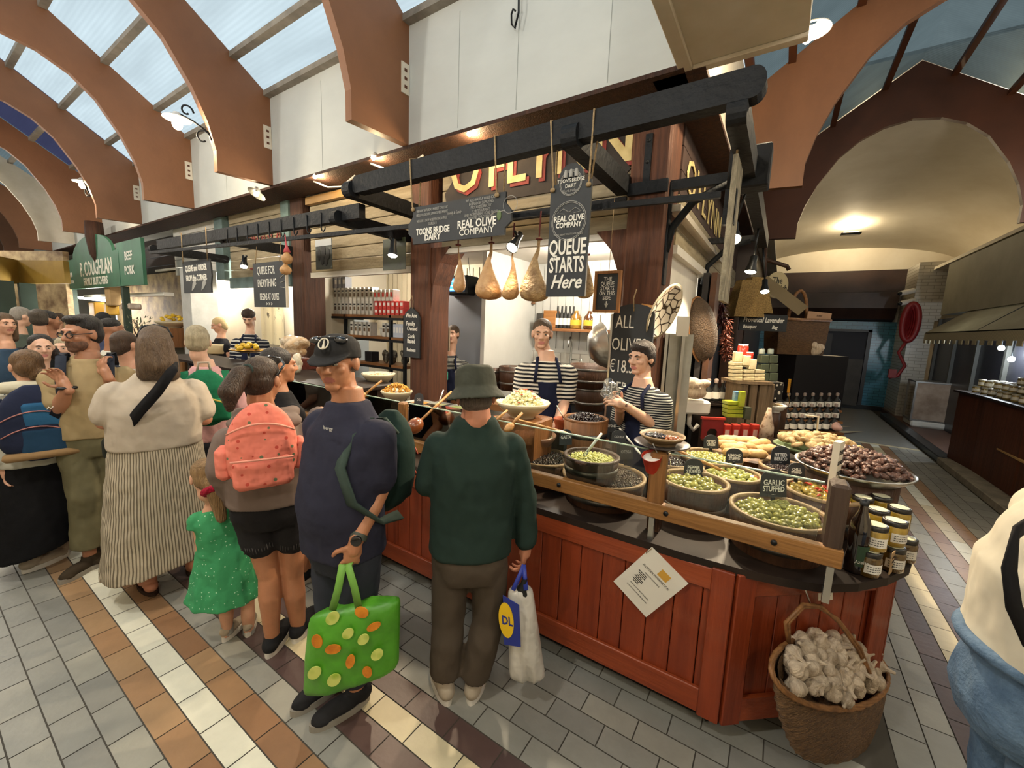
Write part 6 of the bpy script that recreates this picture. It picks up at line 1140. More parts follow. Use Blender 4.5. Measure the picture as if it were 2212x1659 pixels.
# ================================================================ right arm of the counter
def pile(px,py,d,w,h,dp,m_,name,label,cat='box',rz=0.,group=None,off=0.):
    c = V(px,py,d); b = M(); b.box((0,0,h/2),(w,dp,h),None,.004); o = b.build(name,m_,None,(0,0,0)); o.location = c; o.rotation_euler = (0,0,math.atan2(RH.y,RH.x)+rz); tag(o,label,cat,group); return o
red_c = mat('red_tin','#b5261d',.4,c2='#c23a2c',s=12); yel = mat('lime_tin','#a8b02c',.35,c2='#8a9a24',s=14); cr_b = mat('cream_soap','#cfc5a2',.5,c2='#b5a882',s=14); gr_b = mat('dark_green_carton','#3c4432',.6,c2='#323a2a',s=4); crate_w = wood('crate_grey','#75624c','#54442f',.7,3,'Z',.3)
dA = 3.95
b = M(); c = V(1536,948,dA-.15); o = thing('red_crate','red crate with an arched cut out behind the pitted green olives','crate',c); w,h = .2,.2; b.prism([(-w/2,0),(-w/4,0),(-w/4,h*.35),(-w/8,h*.5),(w/8,h*.5),(w/4,h*.35),(w/4,0),(w/2,0),(w/2,h),(-w/2,h)],c,RH,UP,.02); b.build('panel',mat('dark_red_crate','#7d1a18',.5),o); b = M(); b.box(c+UP*h,(w+.02,.04,.02),Matrix((RH,FH,UP)).transposed()); b.build('lip',red_c,o); b = M(); b.box2((c.x-.06,c.y-.06,.84),(c.x+.06,c.y+.06,c.z)); b.build('foot',stave,o)
b = M(); c = V(1592,958,dA-.15); b.box((c.x,c.y,.84+(c.z-.84)/2),(.62,.16,max(.02,c.z-.84)),Matrix((RH,FH,UP)).transposed()); one(b,'display_plank',stave_l,'timber plank under the red cartons','plank')
for i,px in enumerate((1566,1585,1605,1626)): pile(px,954,dA-.15,.062,.17,.06,red_c,'red_tin','red oblong tin in the row before the wooden crate','tin',group='row of red tins'); b = M(); q = V(px,942,dA-.15); b.box((q.x,q.y,q.z+.03)-FH*.032 if 0 else Vector((q.x,q.y,q.z+.03))-FH*.032,(.04,.003,.08),Matrix((RH,FH,UP)).transposed()); e = b.build('label',mat('tin_print','#d9a99a',.5),bpy.data.objects[sorted(o.name for o in bpy.data.objects if o.name.startswith('red_tin'))[-1]]); e.location = (0,0,0); e.parent = None; e.parent = sorted((o for o in bpy.data.objects if o.name.startswith('red_tin')),key=lambda o: o.name)[-1]; e.matrix_parent_inverse = e.parent.matrix_basis.inverted(); e.data.transform(Matrix.Translation(e.parent.location))
cr = thing('wooden_crate','upright weathered wooden crate used as a display tower','crate',V(1610,958,dA+.35))
for px in (1585,1605,1625,1640): b = M(); q,q2 = V(px,958,dA+.35),V(px,826,dA+.35); b.box((q+q2)/2,(.075,.3,(q2-q).length),Matrix((RH,FH,UP)).transposed(),.005); b.build('slat',crate_w,cr)
b = M(); q = V(1612,823,dA+.35); b.box(q,(.36,.34,.03),Matrix((RH,FH,UP)).transposed()); b.build('top_board',crate_w,cr); zc = q.z+.015
for i in range(4): pile(1582,900-i*9,dA+.05,.16,.036,.1,yel,'lime_tin','flat lime green tin in the stack before the wooden crate','tin',.05*i,'stack of lime green tins')
pile(1588,873,dA+.05,.05,.13,.05,mat('blue_carton','#4a7fae',.5,c2='#9fb6c4',s=10),'blue_carton','blue carton standing on the lime green tins'); pile(1600,878,dA+.0,.05,.15,.05,yel,'lime_carton','lime green carton standing on the lime green tins'); pile(1611,905,dA,.06,.12,.06,gr_b,'olive_carton','small olive green carton beside the lime tins')
for i,(px,n,lb_) in enumerate(((1588,5,'left'),(1614,3,'middle'),(1636,3,'right'))):
    for k in range(n): pile(px,821-k*8,dA+.25+.02*i,.105,.033,.08,cr_b,'soap_bar','wrapped cream soap in the %s stack on the wooden crate' % lb_,'soap',.06*k,'soap stack, '+lb_)
for i,(px,k) in enumerate(((1592,5),(1609,4),(1622,3))): pile(px,821-8*k,dA+.27,.075,.1,.06,cr_b,'cream_carton','cream carton, %s of three on the soap stacks' % ('leftmost','middle','rightmost')[i])
for i,px in enumerate((1647,1666)):
    for k in range(3): pile(px,822-k*19,dA+.4,.085,.084,.08,gr_b,'green_carton','dark green cube carton in the tower beside the soaps','carton',0,'tower of dark green cartons')
def jar_at(px,py,d,r,h,m_,lm,label,name='jar',cat='jar',group=None):
    c = V(px,py,d); t = thing(name,label,cat,c,group); b = M(); b.lathe(c,[(0,0),(r,0),(r*1.04,.01),(r*1.04,h*.8),(r*.85,h*.9),(0,h*.9)],14); b.build('jar',m_,t); b = M(); b.lathe(c+UP*h*.88,[(r*.9,0),(r*.92,h*.12),(0,h*.12)],14); b.build('lid',lm,t); return t
jr = mat('red_jam','#a3281c',.15,coat=.5); jar_at(1603,770,dA+.35,.05,.13,jr,white_plastic,'large red jar with a bright lid on top of the crate'); jar_at(1618,775,dA+.3,.035,.07,jr,white_plastic,'small red jar with a bright lid on top of the crate'); b = M(); q = V(1606,780,dA+.33); b.box(q-UP*.03,(.2,.14,.05),Matrix((RH,FH,UP)).transposed()); one(b,'cream_tray',cr_b,'cream tray under the red jars','tray')
for px in (1645,1664): jar_at(px,765,dA+.4,.028,.06,mat('clear_jar','#8f9a92',.1,coat=.6),dark_metal,'small black lidded jar on the dark green cartons',group='jars on the dark green cartons')
pile(1666,862,dA+.5,.17,.19,.1,mat('leopard_box','#cfc8b8',.5,c2='#1b1814',s=24,kind='voronoi',lo=.3,hi=.4),'patterned_box','black and white patterned box beside the crate'); b = M(); q = V(1664,872,dA+.5); b.box(Vector((q.x,q.y,.84+(q.z-.84)/2)),(.25,.2,q.z-.84),Matrix((RH,FH,UP)).transposed()); one(b,'display_block',stave,'dark block under the patterned box','stand')
wb = V(1672,890,dA+.3); bowl('white bowl of walnuts beside the bottle rack',wb,.11,.075,white_plastic); heap_stuff((wb.x,wb.y,wb.z+.06),.09,.02,.014,mat('walnut','#9a8460',.6,c2='#7d6746',s=30),'walnuts','walnuts heaped in the white bowl','nuts',layers=1); b = M(); b.lathe((wb.x,wb.y,.84),[(.06,0),(.06,wb.z-.84)],16,cap=True); one(b,'riser',stave,'dark stand under the walnut bowl','stand')
rk = thing('bottle_rack','timber step rack of small dark bottles at the back of the right counter','rack',V(1735,935,4.9)); 
for k in range(3): q = V(1740,932-k*24,4.9+.16*k); b = M(); b.box(q,(.82,.15,.03),Matrix((RH,FH,UP)).transposed()); b.build('step',shelf_wood,rk); b = M(); b.box(q-UP*.25,(.8,.1,.48),Matrix((RH,FH,UP)).transposed()); b.build('riser',stave,rk)
vb = thing('vinegar_bottle','x','bottle',(0,0,0)); b = M(); b.lathe((0,0,0),[(0,0),(.04,0),(.042,.01),(.042,.1),(.015,.135),(.014,.165)],14); b.build('bottle',mat('dark_glass','#0d0e0c'),vb); b = M(); b.lathe((0,0,.16),[(.018,0),(.02,.03),(.012,.04),(0,.04)],12); b.build('stopper',mat('mauve_stopper','#8a7a72',.6),vb); b = M(); b.lathe((0,0,.025),[(.0428,0),(.0428,.06)],14); b.build('label',lab,vb); k0 = 0
for k in range(3):
    for i in range(8):
        q = V(1676+i*17.5+k*3,932-k*24,4.9+.16*k); q.z += .015; o = vb if k0 == 0 else dup(vb,q); o.location = q; k0 += 1; tag(o,'small dark bottle with pale label on the %s step of the rack' % ('front','middle','back')[k],'bottle','bottles on the %s step' % ('front','middle','back')[k])
b = M(); q = V(1705,872,4.6); b.tube([q,V(1703,845,4.6)],.004,6); q2 = V(1703,845,4.6); b.box(q2+UP*.06,(.03,.015,.16),None,.003); one(b,'brass_thermometer',mat('brass','#b58a34'),'brass thermometer on a stem beside the bottles','thermometer'); b = M(); b.tube([V(1762,958,3.4),V(1768,900,3.4),V(1740,897,3.4)],.008,6); one(b,'bent_rod',cream_paint,'pale bent rod standing in the crackers','rod')
soft_bag('pink_packet','pale pink packets at the end of the bottle rack',V(1808,932,4.8),.12,.14,mat('pink_packet','#b58f86',.5),seed=12)
tb = V(1655,938,3.7); b = M(); b.lathe((tb.x,tb.y,tb.z-.03),[(.0,0),(.06,0),(.055,.1),(.03,.2),(.015,.28),(0,.28)],12); one(b,'nougat_cone',mat('nougat','#c9b29a',.5,c2='#7d5a40',s=18,lo=.5,hi=.62),'cone shaped wrapped sweet before the bottle rack','sweets')
# cabinets and hanging things along the right flank
b = M(); a,c = V(1676,885,6.2),V(1782,885,6.2); zt_ = V(1730,765,6.2).z; b.box(Vector(((a.x+c.x)/2,(a.y+c.y)/2,zt_/2)),((c-a).length,.6,zt_),Matrix((RH,FH,UP)).transposed()); cb = one(b,'black_cabinet',mat('black_cabinet','#17171a',.4),'tall black cabinet with a wicker hamper on top','cabinet')
hm = V(1712,762,6.1); t = thing('wicker_hamper','oblong wicker hamper with a hoop handle on the black cabinet','basket',Vector((hm.x,hm.y,zt_))); R_ = Matrix((RH,FH,UP)).transposed(); b = M(); b.loft([[Vector((hm.x,hm.y,zt_+z))+RH*sx*w+FH*sy*.17*w/.35 for sx,sy in ((-1,-1),(1,-1),(1,1),(-1,1))] for z,w in ((0,.33),(.25,.35),(.5,.36))],True,True,False); b.build('woven_body',wick,t); b = M(); b.tube([Vector((hm.x,hm.y,zt_+.5))+RH*.13*math.cos(q)+UP*.42*math.sin(q) for q in np.linspace(0,PI,14)],.022,8); b.build('handle',mat('wicker_rim','#8d6236'),t); b = M(); b.tube([Vector((hm.x,hm.y,zt_+.5))+RH*sx*.36+FH*sy*.18 for sx,sy in ((-1,-1),(1,-1),(1,1),(-1,1))],.02,8,closed=True); b.build('rim',mat('wicker_rim','#8d6236'),t); soft_bag('garlic_net','net of garlic beside the hamper on the black cabinet',(hm.x+RH.x*.33,hm.y+RH.y*.33-.2,zt_),.16,.22,gm,'garlic',14)
def sign_v(label,px,py,w,h,d,lines,m_=board_black,tm=chalk,yaw=0.,name='sign_board',shape=None,roll=0.,cat='sign'):
    c = V(px,py,d); ux = (RH*math.cos(yaw)+FH*math.sin(yaw)+UP*roll).normalized(); uy = (UP-ux*UP.dot(ux)).normalized(); nn = ux.cross(uy); t = thing(name,label,cat,c-uy*h/2); b = M(); b.prism(shape or [(-w/2,-h/2),(w/2,-h/2),(w/2,h/2),(-w/2,h/2)],c,ux,uy,.015); b.build('board',m_,t)
    for s,fx,fz,sz,sx,shv in lines: b = M(); text(b,s,c+ux*(fx-.5)*w+uy*(fz-.5)*h+nn*.009,ux,uy,sz*h,.001,sx=sx,shear=shv,bold=.002); b.build('lettering',tm,t)
    return t
sign_v('black sign lettered provencal lavender above the shelves',1648,697,.64,.22,5.6,[('Provencal Lavender',.5,.52,.42,.74,.2),('Bouquet',.22,.14,.3,.8,.2),('Bag',.75,.14,.3,.8,.2)],roll=.0)
sign_v('oval cream sign lettered the sandwich, hung on an iron arm',1678,616,.34,.40,6.4,[('The',.5,.56,.34,.7,0),('Sandwich',.5,.28,.34,.6,0)],m_=mat('sign_cream','#b3a47e',.7),tm=black_beam,shape=[(.17*math.cos(q),.2*math.sin(q)) for q in np.linspace(0,2*PI,28,endpoint=False)])
sign_v('brown paper notice pinned by the hamper',1767,694,.34,.26,6.0,[('SORRY',.5,.75,.14,.7,0),('TILL CLOSED',.5,.5,.14,.6,0),('THANK YOU',.5,.2,.14,.7,0)],m_=mat('kraft_paper','#a9876b',.8),tm=mat('faint_ink','#6a5240',.8),roll=-.06)
b = M(); b.beam(V(1648,605,6.2),V(1735,672,5.9),.02,.16); one(b,'slanted_board',mat('khaki_board','#7a6c50',.7),'slanted khaki board beside the oval sign','board')
b = M(); b.tube([V(1652,530,6.4),V(1652,600,6.4)],.03,8); b.tube([V(1652,560,6.4),V(1700,575,6.4),V(1704,583,6.4)],.03,8); one(b,'iron_sign_support',stave,'iron arm and post holding the oval sign','bracket')
def woven_lamp(label,px,py,d,w0,w1,h):
    c = V(px,py,d); b = M(); b.loft([[c+RH*sx*w+FH*sy*w*.8-UP*z for sx,sy in ((-1,-1),(1,-1),(1,1),(-1,1))] for w,z in ((w0,0),(w0*.97,.0),(w1,h),(w1*.96,h),(w0*.9,.02))],False,True,False); return one(b,'woven_shade',mat('straw_weave','#a98a50',.7,c2='#7d6234',s=60,bump=.8,bs=90),label,'lampshade')
woven_lamp('tapered woven straw shade hanging, left of a pair',1613,606,5.6,.1,.2,.48); woven_lamp('tapered woven straw shade hanging, right of a pair',1634,600,6.0,.1,.2,.5)
bk_ = V(1513,655,4.6); t = thing('wicker_basket','large shallow wicker basket hanging on the right flank of the stall','basket',bk_-UP*.7); b = M(); cc_,lx = V(1513,715,4.6),(RH*.85+FH*.5).normalized(); nx = (lx.cross(UP)*-1).normalized()
b.loft([[cc_+(lx*.2*math.cos(q)+UP*.36*math.sin(q)-lx*.1*math.sin(q))*math.cos(a)+nx*.16*math.sin(a)*-1 for q in np.linspace(0,2*PI,32,endpoint=False)] for a in np.linspace(0,1.5,8)],True); b.build('woven_body',mat('dark_wicker','#4d3a26',.7,c2='#33261a',s=40,st=(1,1,4),bump=.9,bs=80),t); b = M(); b.tube([cc_+(lx*.2*math.cos(q)+UP*.36*math.sin(q)-lx*.1*math.sin(q)) for q in np.linspace(0,2*PI,40,endpoint=False)],.014,7,closed=True); b.build('rim',mat('wicker_rim','#8d6236'),t); b = M(); [b.tube([cc_+UP*random.uniform(-.3,-.1)+lx*random.uniform(-.06,.1),cc_+UP*random.uniform(-.02,.2)+lx*random.uniform(-.1,.2)-nx*-.05],.006,5) for i in range(40)]; b.build('dried_stems',mat('dried_stems','#6e5f48',.9,rnd=.1),t)
for i,(px,p0,p1,m_,lb_) in enumerate(((1558,640,700,'#4a1c1e','string of dark dried chillies on the right flank'),(1568,690,775,'#6b3426','longer string of red brown dried chillies on the right flank'))):
    b = M(); A,B_ = V(px,p0,4.9),V(px,p1,4.9)
    for k in range(120): q = A.lerp(B_,random.random()); v = Vector((random.gauss(0,1),random.gauss(0,1),random.gauss(-.4,.5))).normalized(); b.tube([q,q+v*.05,q+v*.09-UP*.015],[.008,.007,.002],5)
    one(b,'chilli_string',mat('dried_chilli'+str(i),m_,.35,c2='#8a4a34' if i else '#2c1012',s=20,coat=.3),lb_,'chillies')
soft_bag('garlic_net','net bag of garlic on the white sink at the right flank',V(1498,862,4.1),.26,.24,gm,'garlic',21,.9); t = thing('hand_sink','white hand sink with a waste pipe on the right flank','sink',V(1492,950,4.2)); c = V(1492,876,4.2); b = M(); b.box(c,(.3,.26,.14),Matrix((RH,FH,UP)).transposed(),.02); b.build('basin',white_plastic,t); b = M(); b.tube([c-UP*.07,c-UP*.2,c-UP*.26+RH*.05,c-UP*.2+RH*.1],.022,8); b.build('waste_pipe',white_plastic,t)
for i,px in enumerate((1527,1543,1558)): q = V(px,866,4.5); o = dup(vb,q,None,'dark bottle with pale label beside the net of garlic','bottles by the hand sink'); o.scale = (1.1,1.1,1.25)
b = M(); q = V(1545,872,4.5); b.box(q,(.4,.2,.02),Matrix((RH,FH,UP)).transposed()); b.box(q-UP*.45,(.38,.18,.85),Matrix((RH,FH,UP)).transposed()); one(b,'side_table',dark_top,'dark side table under the bottles at the right flank','table')
pl = V(1432,672,3.12); t = thing('painted_platter','white platter with dark leaf pattern mounted beside the post','platter',pl-UP*.25); ax = (-FH*.55+RH*.55-UP*.3).normalized(); b = M(); b.lathe(pl,[(0,-.045),(.1,-.04),(.17,-.005),(.215,.012),(.22,.018),(.2,.016),(.14,-.01),(0,-.02)],36,ax); b.build('platter',cream_glaze,t); b = M(); b.lathe(pl+ax*.0025,[(.2,.016),(.14,-.009),(.05,-.018),(0,-.019)],36,ax); b.build('leaf_pattern',mat('leaf_pattern','#3d3226',.25,c2='#e0d8c6',s=13,kind='edge',lo=.04,hi=.1,coat=.4),t); b = M(); b.tube([pl-ax*.04,pl-ax*.1-RH*.08],.02,8); b.build('hanger',olivewood,t)
t = thing('refrigerated_case','tall glass door case behind the woman server','fridge',V(1450,1000,3.55)); a = V(1424,770,3.6); b = M(); R_ = Matrix((RH,FH,UP)).transposed(); c = V(1448,830,3.6); b.box((c.x,c.y,.95),(.2,.3,1.75),R_); b.build('case',mat('case_interior','#a8a89e',.4,c2='#8d8d84',s=3),t)
for px in (1430,1466): b = M(); q = V(px,830,3.42); b.box((q.x,q.y,.95),(.025,.03,1.75),R_); b.build('door_frame',metal,t)
b = M(); q = V(1475,705,3.4); b.box(q,(.1,.01,.16),R_); b.build('notice',mat('paper','#d9d6cc'),t)
vs = V(1566,480,3.0); t = thing('hanging_sign','vertical weathered sign board hung from the side beam, seen edge on','sign',(-.3,2.8,2.0)); b = M(); b.box2((-.33,2.62,2.02),(-.305,2.9,2.8)); b.build('board',mat('weathered_sign','#a39a82',.8,c2='#5a5344',s=9,st=(3,3,.8),det=8,bump=.4),t)
for y in (2.66,2.86): b = M(); b.tube([(-.318,y,2.8),(-.318,y,2.98)],.006,6); b.build('rope',twine,t)
# ================================================================ right stall
rs = thing('right_stall','dark wood panelled stall counter under the awning','counter',(2.6,7.5,.095)); pan = wood('stall_panel','#5a3220','#3b2014',.55,2.5,'Z',.1,spec=.2)
XF = 2.5; pts = [X(2041,876,2.3),X(2105,893,2.36),X(2166,913,2.4)]; zc = 1.12
for i,(y0,y1,x0,x1) in enumerate(((8.9,8.2,2.33,2.40),(8.2,7.1,2.40,2.43),(7.1,6.2,2.43,2.62),(6.2,5.2,2.62,2.62))):
    b = M(); b.loft([[Vector((x,y,z)) for x,y in ((x0,y0),(x1,y1),(2.93,y1),(2.93,y0))] for z in (.1,zc)],True,True,False); b.build('panel',pan,rs)
b = M(); b.loft([[Vector((x,y,z)) for x,y in ((2.28,8.95),(2.37,8.15),(2.39,7.05),(2.58,6.1),(2.58,5.1),(2.93,5.1),(2.93,8.95))] for z in (zc,zc+.03)],True,True,False); b.build('worktop',dark_top,rs)
t = thing('low_counter','lower counter with a plywood top before the right stall','counter',(2.5,5.6,.095)); c = X(2152,968,2.4); b = M(); b.box2((2.44,4.6,.1),(2.62,c.y,c.z-.02)); b.build('front',pan,t); b = M(); b.box2((2.41,4.6,c.z-.02),(2.95,c.y+.02,c.z)); b.build('worktop',wood('ply_top','#b8935a','#97733f',ax='Y'),t)
jj = thing('preserve_jar','x','jar',(0,0,0)); b = M(); b.lathe((0,0,0),[(0,0),(.04,0),(.042,.008),(.042,.07),(.036,.08)],12); b.build('jar',mat('preserve','#5a4a2a',.12,c2='#8f7c40',s=2,rnd=.5,coat=.6),jj); b = M(); b.lathe((0,0,.078),[(.04,0),(.041,.018),(0,.02)],12); b.build('lid',mat('preserve_lid','#9a968a',.4,rnd=.3),jj); b = M(); b.lathe((0,0,.02),[(.0428,0),(.0428,.04)],12); b.build('label',lab,jj); n = 0
for k in range(3):
    for i in range(14):
        for j in range(3):
            y = 8.75-i*.2; x = np.interp(y,[6.1,7.05,8.15,8.95],[2.68,2.5,2.47,2.38])+.05+j*.11+.05*k+random.uniform(-.015,.015)
            if k == 2 and (i < 4 or j > 1): continue
            o = jj if n == 0 else dup(jj,(0,0,0)); o.location = (x,y+random.uniform(-.03,.03),zc+.03+k*.0985); n += 1; tag(o,'small labelled preserve jar stacked on the dark right stall','jar','preserve jars on the right stall')
for i in range(3): o = dup(jj,(2.6,5.35-i*.18,c.z),None,'preserve jar on the plywood topped counter','jars on the plywood top')
gl_c = thing('glass_cabinet','steel framed clear cabinet standing on a white crate','cabinet',X(2005,910,2.75)); a,c2_ = X(1975,912,2.75),X(2053,818,2.75); b = M(); w_ = .36; p = X(2008,908,2.8); zt2 = X(2008,820,2.8).z; z0_ = p.z
for sx,sy in ((-1,-1),(1,-1),(1,1),(-1,1)): b = M(); b.box2((p.x+sx*w_-.015,p.y+sy*.3-.015,z0_),(p.x+sx*w_+.015,p.y+sy*.3+.015,zt2)); b.build('upright',metal,gl_c)
for z in (z0_,zt2-.03): b = M(); b.box2((p.x-w_-.015,p.y-.315,z),(p.x+w_+.015,p.y+.315,z+.03)); b.build('frame',metal,gl_c)
b = M(); b.box2((p.x-w_+.02,p.y-.29,z0_+.03),(p.x+w_-.1,p.y-.27,zt2-.03)); b.build('clear_panel',mat('cloudy_panel','#8d7a6a',.2,c2='#b5a392',s=3,coat=.5),gl_c)
t = thing('plastic_crate','white plastic step crate under the clear cabinet','crate',(p.x-.05,p.y-.1,.095)); b = M(); b.box2((p.x-.36,p.y-.36,.095),(p.x+.36,p.y+.3,z0_),.03); b.build('body',white_plastic,t); b = M(); b.box2((p.x-.2,p.y-.37,.14),(p.x+.2,p.y-.355,z0_-.08)); b.build('recess',mat('crate_recess','#a9a294',.5),t)
aw = thing('awning','cream striped awning with a scalloped valance over the right stall','awning',(2.4,7.5,2.1)); am = mat('awning_cloth','#8f8770',.8,c2='#827a63',s=2); e0,e1 = X(1987,716,2.42),X(2240,716,2.42); u0,u1 = X(2040,700,2.9),X(2240,600,2.9)
y0_,y1_ = 10.6,4.6; zE = 2.02; b = M(); b.loft([[Vector((2.2,y0_,zE)),Vector((2.2,y1_,zE))],[Vector((2.2,y0_,zE+.015)),Vector((2.2,y1_,zE+.015))],[Vector((3.1,y0_-.3,2.8)),Vector((3.1,y1_,2.8))],[Vector((3.1,y0_-.3,2.78)),Vector((3.1,y1_,2.78))]],True,True,False); b.build('canopy',am,aw); b = M()
n_ = 46
for i in range(n_): ya = y0_+(y1_-y0_)*i/n_; yb = y0_+(y1_-y0_)*(i+1)/n_; zz = .12 if i % 2 else .18; b.box2((2.19,ya,zE-zz),(2.2,yb,zE))
b.build('valance',mat('valance','#a39b80',.8,c2='#6d654f',s=16,kind='Y',det=0,lo=.45,hi=.55),aw); b = M(); b.tube([(2.21,8.2,zE+.02),(3.08,8.2,2.8)],.008,6); b.build('seam',dark_metal,aw)
for i,(px,py,lb_) in enumerate(((2163,752,'left cool white bulb under the awning'),(2185,776,'right cool white bulb under the awning'))):
    c = X(px,py,2.75); t = thing('bare_bulb',lb_,'lamp',c,'cool bulbs under the awning'); b = M(); b.ell(c,.04,10,8); b.build('bulb',bulb_cold,t); b = M(); b.tube([c+UP*.03,Vector((c.x,c.y,2.52))],.008,6); b.build('cord',dark_metal,t); lamp('bulb_glow',c-UP*.06,16,(.85,.93,1),.05,parent=t)
for i,py in enumerate((628,650)): c = Y(1972,py,13.1); t = thing('security_camera','%s white security camera on the brick pier' % ('upper','lower')[i],'camera',c,'cameras on the pier'); b = M(); b.caps(c,c+Vector((-.2,-.12,-.06)),.06,.055,12); b.build('housing',white_plastic,t); b = M(); b.ell(c+Vector((-.24,-.15,-.07)),.045,10,8); b.build('lens',dark_metal,t)
hs = Y(1962,697,13.16); t = thing('hose_reel','red fire hose coiled on the white brick pier','hose',hs-UP*.4); rh = mat('red_hose','#8a1f22',.5)
for k in range(4): b = M(); b.tube([hs+Vector((.13*math.cos(q)*(.4+.2*k),-.03-.05*k,.42*math.sin(q)*(.55+.15*k))) for q in np.linspace(0,2*PI,28,endpoint=False)],.06,8,closed=True); b.build('hose_coil',rh,t)
b = M(); b.tube([hs+Vector((0,-.15,-.42)),hs+Vector((-.1,-.1,-.7)),hs+Vector((.05,-.1,-1.0)),hs+Vector((-.05,-.1,-1.25)),hs+Vector((-.2,-.1,-1.3))],.035,8); b.build('hose_tail',rh,t); b = M(); b.box(hs+Vector((-.15,-.1,-1.2)),(.14,.1,.2)); b.build('valve',rh,t)
# ================================================================ people
def skin_mat(name,c,lip):
    return [mat('skin_'+name,c,.5,c2=tuple(x*.84 for x in lin(c)),s=18,det=5,lo=.35,hi=.8,sub=.08,bump=.05,bs=120),mat('lips_'+name,lip,.45)]
SK_TAN = skin_mat('tan','#b27a58','#94554a'); SK_FAIR = skin_mat('fair','#cd9c80','#ab6a60'); SK_PALE = skin_mat('pale','#d3a88f','#b0706a'); SK_DARK = skin_mat('olive','#a9775a','#8d5549'); SK_RUDDY = skin_mat('ruddy','#bb7f63','#97594c')
eye_w = mat('eye_white','#aaa39a',.25); eye_i = mat('eye_iris','#31261e',.15,coat=.6)
def hair_mat(n,a,b): return mat('hair_'+n,a,.5,c2=b,s=5,st=(14,14,1.2),det=6,lo=.3,hi=.75,bump=.9,bs=16,bst=(14,14,1),spec=.5)
def cloth(n,c,c2=None,r=.85,bump=.5,bs=9): return mat('cloth_'+n,c,r,c2=c2 or tuple(x*.82 for x in lin(c)),s=5,lo=.3,hi=.75,bump=bump,bs=bs,spec=.15)
def crumple(me,a,fx=9.,fz=4.):
    """press soft folds into cloth"""
    n = len(me.vertices); co = np.empty(n*3); no = np.empty(n*3); me.vertices.foreach_get('co',co); me.vertices.foreach_get('normal',no); co = co.reshape(-1,3); no = no.reshape(-1,3)
    d = np.array([abs(noise.noise(Vector((x*fx+z*3,y*fx-z*2.5,z*fz)))) for x,y,z in co])+.4*np.array([noise.noise(Vector((x*22,y*22,z*16+7))) for x,y,z in co]); co += no*((.35-d)*a*1.6)[:,None]
    me.vertices.foreach_set('co',co.ravel()); me.update()
